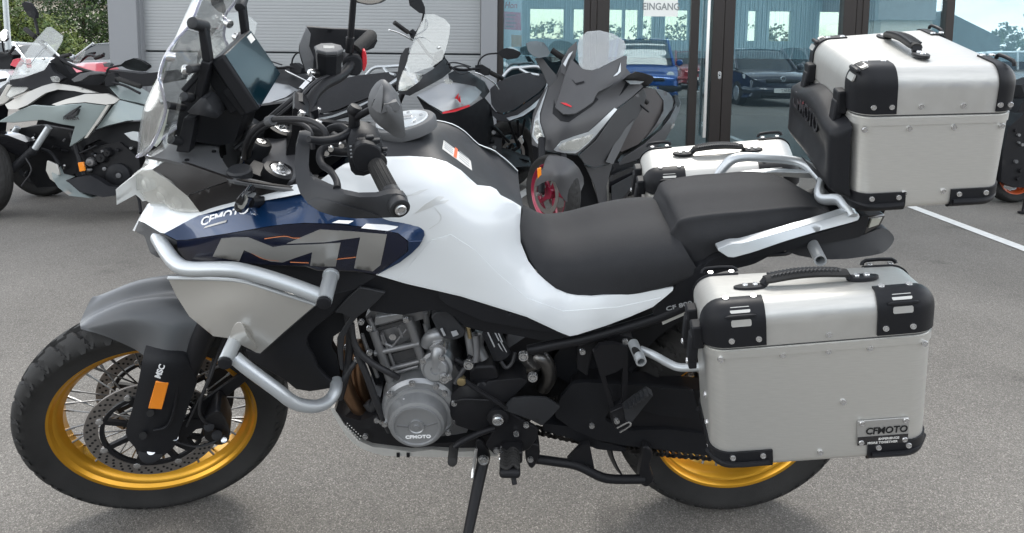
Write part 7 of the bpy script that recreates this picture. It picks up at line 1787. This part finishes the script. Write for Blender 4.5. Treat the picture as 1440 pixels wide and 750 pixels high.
vp(SCO, 'front_cowl', [(748, 196), (746, 186), (750, 160), (758, 142), (770, 121), (780, 112), (790, 90), (803, 83), (811, 90), (832, 110), (858, 104), (876, 90), (884, 100), (905, 122), (890, 136), (868, 152), (838, 196), (812, 218), (778, 214.5), (764, 211), (748, 204)], FCt, 'matt_grey', .06, step=7)
SCt = [(803, 83, 5.58), (832, 99, 5.42), (882, 79, 5.68), (879, 102, 5.62), (841, 130, 5.37), (809, 160, 5.24), (781, 151, 5.29), (794, 108, 5.48), (815, 125, 5.33)]
SCf = TPS(SCt)
def scf(d): return lambda x, y: SCf(x, y) - d
vp(SCO, 'screen_cowl', [(803.6, 83), (811, 90), (820, 97), (832, 99.5), (846, 96), (858, 88), (877, 79), (882, 79), (881, 92), (879, 102), (871, 112.5), (858, 121), (841, 129.6), (837, 136), (834.5, 142.4), (822, 152), (809, 159.5), (800, 161), (792, 160.5), (781, 151), (787.6, 129.6), (794, 108)], SCt, 'matt_grey', .05, step=6)
vp(SCO, 'cowl_wing', [(811, 58.5), (811.5, 68), (809, 80), (802, 92), (795, 106), (789, 102), (790, 86), (800, 68)], [(811, 59, 5.72), (795, 106, 5.56), (790, 86, 5.64)], 'matt_grey', .03)
vp(SCO, 'wing_slot', [(806, 72), (799, 84), (795, 94), (792, 90), (800, 76)], [(806, 72, 5.64), (795, 94, 5.545), (792, 90, 5.56)], 'silver_paint', .01, bevel=0)
vp(SCO, 'cowl_slot', [(873, 88), (873, 101), (868, 106), (862, 108), (869, 101)], scf(.012), 'silver_paint', .012, bevel=.001)
vp(SCO, 'cowl_crease', [(806, 113), (809, 117), (821, 114), (822, 116), (810, 119), (804, 112)], scf(.01), 'black_plastic', .01, bevel=0)
vp(SCO, 'cowl_script', [(788, 144.5), (796, 145), (804, 149.5), (803.5, 151), (795, 148)], scf(.008), 'red_plastic', .01, bevel=0, rnd=0)
vp(SCO, 'cowl_shadow_gap', [(781, 152), (792, 162), (800, 163), (810, 161), (835, 144), (838, 137), (842, 140), (832, 150), (800, 172), (788, 170), (777, 160), (779, 140)], fc(.006), 'black_plastic', .02, bevel=.002)
hl1 = vp(SCO, 'headlight', [(770.5, 122), (756, 156), (752, 166), (748, 192), (754, 201), (761, 206), (765, 205), (766, 194), (759, 172), (759, 160)], fc(.012), 'silver_paint', .03, step=4)
vp(SCO, 'headlight_lens', [(752, 172), (750.5, 190), (757, 200), (763, 203), (764, 194), (758, 176), (755, 168)], fc(.026), 'lamp_lens', .006, parent=hl1); vp(SCO, 'lamp_reflector', [(752.5, 174), (751.5, 189), (757, 198), (762, 201), (763, 194), (757, 177)], fc(.017), 'lamp_inner', .01, parent=hl1)
hl2 = vp(SCO, 'headlight', [(778.7, 211), (789, 199), (808, 192), (827.4, 186), (840, 175), (864, 152), (868, 154), (853, 172), (838, 191), (826, 203), (814, 213), (809, 216), (794, 215.5), (782, 213)], fc(.012), 'silver_paint', .03, step=4)
vp(SCO, 'lamp_reflector', [(786, 208), (791, 202), (812, 195), (834, 189), (829, 198), (813, 211), (790, 211)], fc(.017), 'lamp_inner', .008, parent=hl2); vp(SCO, 'headlight_lens', [(785, 208.5), (790.5, 201.5), (812, 194.3), (835, 188.4), (830, 198), (814, 212), (789, 212)], fc(.026), 'lamp_lens', .005, parent=hl2)
vp(SCO, 'side_fairing', [(814, 219), (838, 198), (868, 154), (890, 137), (905, 124), (909, 134), (905, 150), (890, 176), (874, 206), (862, 228), (850, 232), (836, 236), (822, 231)], [(814, 219, 5.32), (868, 154, 5.54), (905, 124, 5.8), (905, 150, 5.85), (862, 228, 5.62), (836, 236, 5.44), (850, 200, 5.46)], 'matt_grey', .05, step=7)
vp(SCO, 'leg_shield', [(822, 232), (836, 237), (862, 229), (857, 246), (853, 262), (854, 292), (844, 296), (836, 262)], [(822, 232, 5.42), (862, 229, 5.62), (844, 296, 5.6)], 'matt_grey', .05)
vp(SCO, 'fairing_blade', [(852, 228), (862, 206), (880, 180), (892, 168), (884, 186), (872, 212), (862, 231)], [(852, 228, 5.50), (892, 168, 5.74), (862, 231, 5.56)], 'grey_plastic', .02)
vp(SCO, 'inner_shield', [(748, 204), (764, 212), (780, 215), (813, 219), (826, 236), (846, 298), (800, 304), (782, 250), (764, 240), (752, 232)], 5.66, 'black_plastic', .05)
vp(SCO, 'front_mudguard', [(767, 226), (772, 219), (784, 220), (796, 222), (806, 228), (815, 238), (820.6, 250), (821, 259), (815, 274), (807, 286), (802, 287.5), (794, 282), (787, 272), (781, 257), (776, 254.5), (769.7, 254.5), (762, 258), (753, 263.5), (757, 250), (764, 236)], [(767, 226, 4.85), (821, 255, 4.92), (804, 287, 4.80), (755, 263, 4.85), (788, 245, 4.73)], 'matt_grey', .03, step=6)
for s in (-1, 1): P_('fork_leg', cyl(wc + wax * (s * .10) , wc + wax * (s * .10) + Vector((.02, .30, .36)), .026, n=14), 'black_plastic')
vp(SCO, 'reflector', [(755.5, 237), (761, 235.5), (761.5, 246), (756, 252)], 4.74, 'amber', .02)
P_('axle_bolt', cyl(wc + wax * .10, wc + wax * .14, .014, n=12), 'steel')
vp(SCO, 'floor_board', [(856, 250), (870, 243), (888, 236), (900, 236), (898, 252), (886, 270), (876, 286), (857, 290)], [(856, 250, 5.62), (898, 240, 6.0), (857, 290, 5.66), (880, 282, 5.9)], 'gloss_black', .05)
vp(SCO, 'side_step', [(860, 262), (890, 246), (900, 240), (894, 256), (876, 278), (860, 288)], [(860, 262, 5.6), (900, 240, 5.98), (860, 288, 5.62)], 'dark_plastic', .02)
vp(SCO, 'rider_seat', [(872, 150), (884, 136), (898, 125), (912, 123), (923, 126), (932, 141), (932, 156), (918, 182), (898, 203), (874, 214), (866, 206), (878, 184)], [(872, 150, 5.9), (898, 125, 6.1), (923, 126, 6.3), (932, 150, 6.3), (874, 214, 5.88), (898, 203, 5.98), (900, 165, 6.0)], 'brown_seat', .3, bevel=.02, r=.2)
vp(SCO, 'pillion_seat', [(922, 127), (932, 127), (941, 131), (948, 140), (946, 152), (936, 166), (918, 186), (906, 197), (922, 176), (933, 156), (933, 142)], [(922, 127, 6.28), (948, 140, 6.5), (906, 197, 6.0), (936, 160, 6.24)], 'matt_grey', .25, bevel=.012)
vp(SCO, 'tail_panel', [(953, 134), (958, 145), (955, 158), (948, 176), (936, 196), (918, 212), (894, 226), (868, 234), (876, 222), (904, 204), (930, 182), (942, 166), (950, 150)], [(953, 134, 6.56), (958, 145, 6.58), (936, 196, 6.2), (868, 234, 5.86), (904, 208, 5.98), (945, 165, 6.3)], 'matt_grey', .12)
vp(SCO, 'grab_rail', [(948, 135), (953, 134), (957, 146), (949, 160), (938, 172), (932, 174), (945, 154), (949, 145)], [(948, 135, 6.5), (957, 146, 6.54), (934, 174, 6.2)], 'black_plastic', .04)
vp(SCO, 'rear_indicator', [(942, 180), (948, 173), (949, 177), (944, 183)], 6.24, 'lamp_lens', .03)
vp(SCO, 'body_lower', [(862, 230), (894, 227), (918, 213), (930, 206), (926, 230), (900, 262), (870, 270), (858, 250)], [(862, 230, 5.8), (930, 206, 6.3), (870, 270, 5.9)], 'black_plastic', .2)
ma = vp(SCO, 'mirror', [(739.5, 61), (746, 58.5), (754, 57.8), (765, 60), (770, 67), (773.7, 74), (770.5, 79.5), (758, 82), (750, 79), (742.5, 72)], [(740, 61, 5.62), (774, 75, 5.66), (756, 70, 5.56)], 'matt_grey', .07); vp(SCO, 'mirror_edge', [(742, 68), (752, 72), (760, 78), (762, 81), (752, 80), (744, 74)], 5.575, 'silver_paint', .02, parent=ma)
vp(SCO, 'mirror_arm', [(752, 82), (763, 82), (772, 94), (783, 106), (788, 128), (780, 134), (771, 121), (764, 104)], [(752, 82, 5.62), (788, 128, 5.60), (771, 121, 5.6)], 'matt_grey', .05)
mb_ = vp(SCO, 'mirror', [(877, 113), (885, 106), (895, 101), (906, 103), (916, 106.5), (921, 110), (917, 116), (911, 121.5), (892, 123.5), (880, 119)], [(877, 113, 5.72), (921, 110, 5.76), (898, 110, 5.66)], 'matt_grey', .07); vp(SCO, 'mirror_edge', [(879, 113), (892, 113), (906, 115), (900, 119), (886, 119)], 5.685, 'silver_paint', .02, parent=mb_)
vp(SCO, 'mirror_arm', [(878, 113), (884, 120), (876, 130), (864, 142), (842, 148), (846, 140), (858, 122)], [(878, 113, 5.72), (842, 148, 5.5), (864, 142, 5.54)], 'black_plastic', .05)
h_ = P_('handlebar', cyl(V(862, 118, 5.84), V(896, 133, 5.9), .014, n=12), 'frame_black'); P_('grip', cyl(V(893, 131, 5.88), V(911, 145, 5.92), .020, n=16, bev=.003), 'rubber', h_); P_('brake_lever', vt([(886, 134, 5.82), (894, 142, 5.8), (903, 150, 5.82), (912, 157.5, 5.84)], .008), 'frame_black', h_)
P_('handlebar', cyl(V(800, 90, 5.86), V(775, 72, 5.86), .016, n=12), 'frame_black', h_); P_('grip', cyl(V(794, 82, 5.86), V(776, 70, 5.86), .021, n=14), 'rubber', h_)
# ------------------------------------------------------------------ trees, lamp, house and cars around the yard
mat('leaf_dark', (.030, .058, .018), .55, var=.35, vscale=1.2); mat('leaf_mid', (.065, .105, .028), .55, var=.35, vscale=1.5); mat('leaf_light', (.12, .155, .032), .55, var=.3, vscale=1.5)
mat('bark', (.07, .055, .04), .8, bump=.6, bscale=20)
def tree(label, base, blobs, n, leaf, m, seed, trunk_h, trunk_r=.12, cat='tree', name='broadleaf_tree', group='trees beyond the parking area'):
    T = Thing(name, label, cat, base, group=group); rg = random.Random(seed)
    tops = [base + Vector(b[0]) for b in blobs]
    tr = tube([base + Vector((0, 0, -.05)), base + Vector((.05, 0, trunk_h * .5)), base + Vector((0, .05, trunk_h))], [trunk_r, trunk_r * .8, trunk_r * .55], 10)
    for t in tops: tr.join(tube([base + Vector((0, 0, trunk_h * .6)), (base + Vector((0, 0, trunk_h))).lerp(t, .5) + Vector((0, 0, .1)), t], [trunk_r * .5, trunk_r * .3, trunk_r * .12], 7, k=3))
    T.part('trunk', tr, 'bark')
    vol = [b[1] ** 3 for b in blobs]; tot = sum(vol)
    for li, (mm, fr_) in enumerate(((m[0], .55), (m[1], .45))):
        mb = MB(); cl = []
        for b, vv in zip(blobs, vol):
            for _ in range(max(1, int(n * fr_ * vv / tot / 14))):
                d = Vector((rg.gauss(0, 1), rg.gauss(0, 1), rg.gauss(0, 1))).normalized(); rad = b[1] * (rg.uniform(.35, 1.0) ** .5) * (1 + .22 * math.sin(d.x * 5 + seed) * math.cos(d.z * 4 + li))
                c = base + Vector(b[0]) + Vector((d.x * rad, d.y * rad, d.z * rad * b[2]))
                for _ in range(14):
                    q = c + Vector((rg.gauss(0, .16), rg.gauss(0, .16), rg.gauss(0, .12))) * b[1] * .5
                    nv = (d + Vector((rg.gauss(0, .7), rg.gauss(0, .7), rg.gauss(0, .7)))).normalized(); bb = basis(nv); s = leaf * rg.uniform(.6, 1.3); an = rg.uniform(0, 6.28)
                    u = bb @ Vector((math.cos(an), math.sin(an), 0)) * s; w = bb @ Vector((-math.sin(an), math.cos(an), 0)) * s * .55
                    mb.add([q - u, q + w, q + u, q - w], [(0, 1, 2, 3)])
        T.part('crown', mb, mm, smooth=False, label=None)
    return T
def UT(px, v): p = V(px, 70, v); return Vector((p.x, p.y, 0))
tree('dark green tree standing behind the silver car at the left', UT(118, 34), [((0, 0, 3.2), 2.1, 1.0), ((-1.0, .2, 2.4), 1.5, 1.0), ((1.3, .1, 2.8), 1.8, 1.0), ((.4, -.2, 4.6), 1.7, .9), ((-.5, .2, 1.6), 1.5, .7), ((2.4, .3, 2.0), 1.7, .9)], 16000, .075, ('leaf_dark', 'leaf_mid'), 1, 1.6)
tree('pale green bush between lamp post and the dark tree', UT(72, 30), [((0, 0, 1.7), 1.0, 1.0), ((-.7, 0, 1.9), .9, 1.0), ((.5, -.1, 1.2), .9, .8), ((-1.2, 0, 1.2), 1.0, .9)], 8000, .06, ('leaf_light', 'leaf_mid'), 2, .8, .06)
tree('light green tree left of the lamp post', UT(4, 30), [((0, 0, 2.5), 1.2, 1.0), ((.5, 0, 1.3), 1.1, 1.0), ((-.7, 0, 1.6), 1.3, 1.1), ((.9, 0, 2.3), .9, 1.0), ((.2, 0, 3.1), .9, 1.0)], 8000, .07, ('leaf_light', 'leaf_mid'), 3, 1.4)
tree('mid green hedge tree behind the red motorcycle', UT(92, 29.5), [((0, 0, .9), .9, .9), ((1.0, 0, .8), .9, .9), ((-1.0, 0, .8), .8, .9)], 5000, .055, ('leaf_mid', 'leaf_light'), 4, .5, .05)
HS = Thing('house', 'pale rendered house with a low roof far behind the trees at the left', 'house', UT(60, 48))
hx = lambda px, z, v: Vector((*UT(px, v).xy, z))
def prism(px0, px1, z0, z1, v0, v1):
    a, b = UT(px0, v0), UT(px1, v0); d = VF * (v1 - v0); vs = [a, b, b + d, a + d]; vs = [Vector((p.x, p.y, z0)) for p in vs] + [Vector((p.x, p.y, z1)) for p in vs]
    return MB().add(vs, [(3, 2, 1, 0), (4, 5, 6, 7), (0, 1, 5, 4), (1, 2, 6, 5), (2, 3, 7, 6), (3, 0, 4, 7)])
mat('render_cream', (.55, .50, .42), .8, var=.05); mat('roof_grey', (.22, .21, .21), .7)
HS.part('wall', prism(-60, 92, 0, 4.3, 46, 56), 'render_cream'); HS.part('roof', prism(-66, 97, 4.3, 4.7, 45.4, 56.6), 'roof_grey')
for a in (-40, -5, 30, 62): w_ = HS.part('window', prism(a, a + 16, 2.2, 3.5, 45.92, 46.1), 'room_dark')
LP = Thing('lamp_post', 'slim grey lamp post at the far left', 'lamp post', UT(12, 19)); b0 = UT(12, 19)
LP.part('pole', tube([b0, b0 + Vector((0, 0, 3)), b0 + Vector((0, 0, 6.2))], [.075, .062, .045], 14), mat('galvanised', (.42, .45, .46), .45, .6)); LP.part('lamp_head', box(b0 + Vector((.25, -.1, 6.25)), (.7, .22, .1)), 'roof_grey', bevel=.03)

def car(name, label, base, heading, col, L=4.1, W=1.74, H=1.46, kind='hatch', plate_s=None, logo=None, group=None, lamp='round'):
    "simple hatchback or small van; x forward in its own frame"
    T = Thing(name, label, 'car', base, group=group)
    d = Vector(heading).normalized(); l_ = Vector((-d.y, d.x, 0)); 
    def Q(x, y, z): return base + d * x + l_ * y + Vector((0, 0, z))
    w = W / 2; h = L / 2
    van = kind == 'van'
    zb = .92 if not van else 1.0
    st = [(h, .70, .35, .62), (h - .06, .88, .24, .72), (h - .35, .95, .20, .82), (h - (1.0 if not van else .72), .99, .19, zb - .02), (h - 1.5, 1, .19, zb), (0, 1, .19, zb + .02), (-h + .9, 1, .19, zb + .04), (-h + .2, .98, .22, zb + .05), (-h + .03, .92, .26, zb), (-h, .85, .36, zb - .2)]
    rows = []
    for x, k, z0, z1 in st:
        ww = w * k
        rows.append([Q(x, -ww * .86, z0), Q(x, -ww * .985, z0 + .10), Q(x, -ww, z0 + (z1 - z0) * .55), Q(x, -ww * .965, z1 - .05), Q(x, -ww * .90, z1), Q(x, 0, z1 + .035), Q(x, ww * .90, z1), Q(x, ww * .965, z1 - .05), Q(x, ww, z0 + (z1 - z0) * .55), Q(x, ww * .985, z0 + .10), Q(x, ww * .86, z0)])
    bm_ = grid(rows, 3, 3, True)
    n0 = len(bm_.v); per = n0 // (len(rows) * 3 - 2)
    bm_.f += [tuple(range(per)), tuple(range(n0 - per, n0))]
    body = T.part('body', bm_, col, angle=50)
    xs, xr0, xr1, xe = (h - 1.02, h - 1.75, -h + .55, -h + .12) if not van else (h - .78, h - 1.22, -h + .2, -h + .06)
    def cab(s, zo, xo=0):
        rws = []
        for x, z, k in ((xs - xo, zb - .02, .90), ((xs + xr0) / 2, (zb + H) / 2 - .0, .83), (xr0, H - .06, .75), ((xr0 + xr1) / 2, H - .0, .75), (xr1, H - .05, .74), ((xr1 + xe) / 2, (zb + H) / 2 + .06, .80), (xe + xo, zb + .03, .87)):
            zl = zb - .01; zz = z - zo; ww = w * k * s; wb = w * .90 * s
            rws.append([Q(x, -wb, zl if z < H - .2 else zl), Q(x, -(wb + (ww - wb) * .55), zl + (zz - zl) * .55), Q(x, -ww, zz - .02), Q(x, -ww * .8, zz + .015), Q(x, 0, zz + .03), Q(x, ww * .8, zz + .015), Q(x, ww, zz - .02), Q(x, wb + (ww - wb) * .55, zl + (zz - zl) * .55), Q(x, wb, zl)])
        return rws
    T.part('windows', grid(cab(.985, .012), 3, 2), mat('car_window', (.025, .035, .042), .06, 0, .6), angle=50)
    # roof and pillars in body colour
    rt_ = [[Q(x, y * w * .745, z + .018 - abs(y) * .03) for y in (-1, -.8, -.4, 0, .4, .8, 1)] for x, z in ((xr0 + .05, H - .045), ((xr0 + xr1) / 2, H + .01), (xr1 - .02, H - .035))]
    T.part('roof', thicken(grid(rt_, 4, 3), .02), col, body)
    for s in (-1, 1):
        for a, b, r_ in ((( xs + .02, .905, zb - .02), (xr0 + .04, .745, H - .03), .035), ((xe - .0, .87, zb + .02), (xr1, .745, H - .03), .055), (((xr0 + xr1) / 2 + .1, .91, zb), ((xr0 + xr1) / 2 + .05, .755, H), .03)):
            T.part('pillar', cyl(Q(a[0], s * a[1] * w, a[2]), Q(b[0], s * b[1] * w, b[2]), r_, n=8), col, body)
        m_ = T.part('door_mirror', lathe([(.0, .07), (.06, .06), (.09, .02), (.09, -.03), (.05, -.06), (.0, -.065)], Q(xs - .12, s * (w + .08), zb + .06), d, 14), col, body)
        for x in (h - .78, -h + .72):
            c0 = Q(x, s * (w - .19), .31); c1 = Q(x, s * (w - .005), .31)
            wt = T.part('wheel', cyl(c0, c1, .31, n=28, bev=.03), 'rubber'); T.part('hubcap', lathe([(.0, .02), (.18, .012), (.2, -.01)], c1, l_ * s, 24), 'silver_paint', wt)
        if lamp == 'round': q = lathe([(.0, .03), (.075, .025), (.11, .005), (.115, -.04)], Q(h - .17, s * w * .70, .73), d + l_ * s * .45, 24)
        else: q = patch_car(Q, h, w, s)
        hl_ = T.part('headlight', q, 'lamp_inner')
        T.part('tail_light', box(Q(-h + .03, s * w * .82, .82), (.12, .14, .26)), 'red_plastic', bevel=.02)
        T.part('door_handle', box(Q(-.15, s * (w + .002), zb - .17), (.16, .03, .03)), 'frame_black')
    T.part('grille', box(Q(h + .005, 0, .63), (.05, W * .46, .12)) if abs(d.x) > .9 else cyl(Q(h - .03, -W * .24, .64), Q(h - .03, W * .24, .64), .055, n=10), 'frame_black')
    T.part('bumper', tube([Q(h - .32, -w * .98, .42), Q(h - .02, -w * .72, .42), Q(h + .035, 0, .42), Q(h - .02, w * .72, .42), Q(h - .32, w * .98, .42)], .085, 10), col if not van else 'black_plastic')
    T.part('air_intake', cyl(Q(h + .0, -W * .30, .30), Q(h + .0, W * .30, .30), .06, n=10), 'frame_black')
    pc = Q(h + .125, 0, .42)
    pp_ = T.part('number_plate', plate([pc - l_ * .26 + Vector((0, 0, -.055)), pc + l_ * .26 + Vector((0, 0, -.055)), pc + l_ * .26 + Vector((0, 0, .055)), pc - l_ * .26 + Vector((0, 0, .055))], -d * .01), 'sticker_white', smooth=False)
    T.part('plate_band', plate([pc + d * .002 + l_ * s1 * .26 + Vector((0, 0, z)) for s1, z in ((-1, -.055), (-.83, -.055), (-.83, .055), (-1, .055))], -d * .004), mat('plate_blue', (.01, .04, .25), .5), pp_, smooth=False)
    if plate_s:
        o = pc + d * .002 - l_ * .19 + Vector((0, 0, -.037)); T.part('lettering', text_mb(plate_s, .105, o, l_, (0, 0, 1), bold=.002, sx=.62), 'wire', pp_, smooth=False)
    if logo:
        c = Q(h - .035, 0, .70) + d * .06; rg_ = T.part('emblem', lathe([(.052, .0), (.058, .008), (.066, .008), (.07, 0), (.07, -.03)], c, d, 28), 'chrome')
        if logo == 'VW':
            up = Vector((0, 0, 1))
            for a, b in (((-.025, .045), (0, .008)), ((0, .008), (.025, .045)), ((-.045, .02), (-.022, -.045)), ((-.022, -.045), (0, -.005)), ((0, -.005), (.022, -.045)), ((.022, -.045), (.045, .02))):
                T.part('emblem_stroke', cyl(c + d * .004 + l_ * a[0] + up * a[1], c + d * .004 + l_ * b[0] + up * b[1], .006, n=6), 'chrome', rg_)
        else: T.part('emblem_disc', lathe([(.0, .004), (.052, .004), (.052, -.02)], c, d, 24), 'steel', rg_)
    return T
def patch_car(Q, h, w, s):
    P = [Q(h - .10, s * w * .46, .74), Q(h - .10, s * w * .52, .66), Q(h - .16, s * w * .76, .64), Q(h - .36, s * w * .95, .70), Q(h - .44, s * w * .95, .80), Q(h - .28, s * w * .72, .82)]
    c = sum(P, Vector()) / 6
    return ring_loft([[p for p in P], [c + (p - c) * 1.02 - (Q(.08, 0, 0) - Q(0, 0, 0)) for p in P]])
mat('paint_blue', (.004, .07, .30), .25, .3, 1.0); mat('paint_navy', (.012, .016, .032), .2, .2, 1.0); mat('paint_silver', (.40, .42, .44), .3, .6, 1.0); mat('paint_white', (.70, .71, .71), .3, 0, .8); mat('paint_red', (.25, .015, .02), .25, .2, 1.0); mat('paint_green', (.01, .26, .10), .3, 0, .8); mat('paint_grey', (.12, .125, .135), .3, .4, 1.0)
car('parked_car', 'silver hatchback parked under the trees at the left', UT(161, 25.5), VR * -1 + VF * .05, 'paint_silver', H=1.5, lamp='patch', plate_s=None)
car('parked_car', 'white car behind the motorcycle at the left edge', UT(-22, 22), VR * -1 + VF * .1, 'paint_white', lamp='patch')
# cars across the yard, behind the photographer: seen mirrored in the showroom glass
def mirror_at(px, vv):
    p = V(px, 76, vv); u = (p - CAM).dot(VR); return U(u, 2 * VB - vv)
GC = 'cars parked across the yard facing the showroom'
hd = VF
car('parked_car', 'dark blue hatchback mirrored in the glass door beside the top box', mirror_at(1096, 17.6) - VF * 2.0, VF * 1 + VR * .05, 'paint_navy', H=1.48, W=1.75, lamp='patch', plate_s='BGS RX 7', logo='VW', group=GC)
car('parked_car', 'bright blue small van mirrored in the glass behind the scooter', mirror_at(917, 17.9) - VF * 2.0, VF * 1 + VR * -.05, 'paint_blue', H=1.72, W=1.72, kind='van', plate_s='BS XA 21', logo='round', group=GC)
car('parked_car', 'dark red car mirrored beside the white door handle', mirror_at(990, 26) - VF * 2.0, VF, 'paint_red', H=1.45, lamp='patch', group=GC)
car('parked_car', 'dark grey car mirrored right of the dark blue hatchback', mirror_at(1180, 26) - VF * 2.0, VF * 1 + VR * .1, 'paint_grey', H=1.6, lamp='patch', group=GC)
car('parked_car', 'bright green car mirrored above the top box', mirror_at(1275, 30) - VF * 2, VR, 'paint_green', H=1.75, kind='van', group=GC)
car('parked_car', 'silver car mirrored at the right edge of the glass', mirror_at(1415, 20) - VF * 1, VR * -1, 'paint_silver', H=1.45, lamp='patch', group=GC)
# buildings and trees over there
def mU(px, vv, z=0): p = mirror_at(px, vv); return Vector((p.x, p.y, z))
def mprism(px0, px1, z0, z1, vv0, vv1):
    a, b, c, e = mU(px0, vv0), mU(px1, vv0), mU(px1, vv0) - VF * (vv1 - vv0), mU(px0, vv0) - VF * (vv1 - vv0); vs = [Vector((p.x, p.y, z)) for z in (z0, z1) for p in (a, b, c, e)]
    return MB().add(vs, [(3, 2, 1, 0), (4, 5, 6, 7), (0, 1, 5, 4), (1, 2, 6, 5), (2, 3, 7, 6), (3, 0, 4, 7)])
mat('hall_clad', (.30, .40, .44), .5, .1, var=.03)
HL = Thing('warehouse', 'pale blue ribbed warehouse across the yard, mirrored in the showroom glass', 'building', mU(900, 40))
HL.part('wall', mprism(560, 1228, 0, 7.5, 40, 56), 'hall_clad')
rb_ = MB()
for i in range(110): rb_.join(mprism(560 + i * 6, 562.4 + i * 6, 0, 7.5, 39.93, 40.0))
HL.part('wall_ribs', rb_, 'hall_clad', kind='stuff', smooth=False)
mat('hall_window', (.70, .74, .68), .1, 0, .5)  # pale colour stands in for sky reflected in the window
for a, b, z0, z1 in ((620, 660, .1, 3.2),):
    w_ = HL.part('window', mprism(a, b, z0, z1, 39.88, 39.95), 'hall_window')
HS2 = Thing('house', 'grey house with a pale ground floor mirrored above the top box', 'house', mU(1270, 34))
HS2.part('wall', mprism(1236, 1308, 0, 3.0, 34, 42), 'render_cream'); HS2.part('upper_wall', mprism(1232, 1312, 3.0, 6.0, 33.8, 42), 'wall_grey'); HS2.part('roof', mprism(1228, 1316, 6.0, 6.4, 33.5, 42.5), 'roof_grey')
HS3 = Thing('barn', 'low barn with a dark sloping roof mirrored at the right of the glass', 'barn', mU(1370, 36))
a0, a1 = mU(1300, 36), mU(1405, 36); q_ = [Vector((a0.x, a0.y, 0)), Vector((a1.x, a1.y, 0)), Vector((a1.x, a1.y, 2.3)), a0.lerp(a1, .25) + Vector((0, 0, 3.6)), Vector((a0.x, a0.y, 3.2))]
HS3.part('gable', plate(q_, -VF * 9), 'room_dark')
tree('dark tree mirrored beside the barn in the right window', mU(1405, 40), [((0, 0, 1.8), 1.3, 1), ((1.4, 0, 1.5), 1.2, 1), ((-1.2, 0, 1.4), 1.1, 1)], 3500, .11, ('leaf_dark', 'leaf_mid'), 11, 1.2, group='trees across the yard')
tree('dark tree mirrored between warehouse and house', mU(1230, 48), [((0, 0, 3.0), 1.8, 1), ((.8, 0, 2.0), 1.5, 1)], 3500, .13, ('leaf_dark', 'leaf_mid'), 12, 2.0, group='trees across the yard')
tree('tall tree mirrored behind the photographer at the right end', mU(1500, 42), [((0, 0, 3.0), 2.2, 1), ((1.8, 0, 2.4), 1.8, 1)], 3500, .13, ('leaf_dark', 'leaf_mid'), 13, 2.0, group='trees across the yard')
car('parked_car', 'red car mirrored at the far right edge of the glass', mirror_at(1452, 23) - VF * 1, VR * -1 + VF * .2, 'paint_red', H=1.5, lamp='patch', group=GC)
tree('hedge tree behind the showroom seen through its rear windows', UT(860, 27), [((-2.6, 0, 1.5), 1.1, .9), ((-1.2, .2, 1.3), .9, 1), ((.4, 0, 1.6), 1.0, .9), ((1.9, 0, 1.5), 1.1, 1), ((3.6, .2, 1.7), 1.2, 1), ((6.4, 0, 1.5), 1.2, .9), ((-3.9, 0, 1.3), 1.0, .9)], 7000, .075, ('leaf_mid', 'leaf_light'), 21, 1.0, group='trees beyond the parking area')
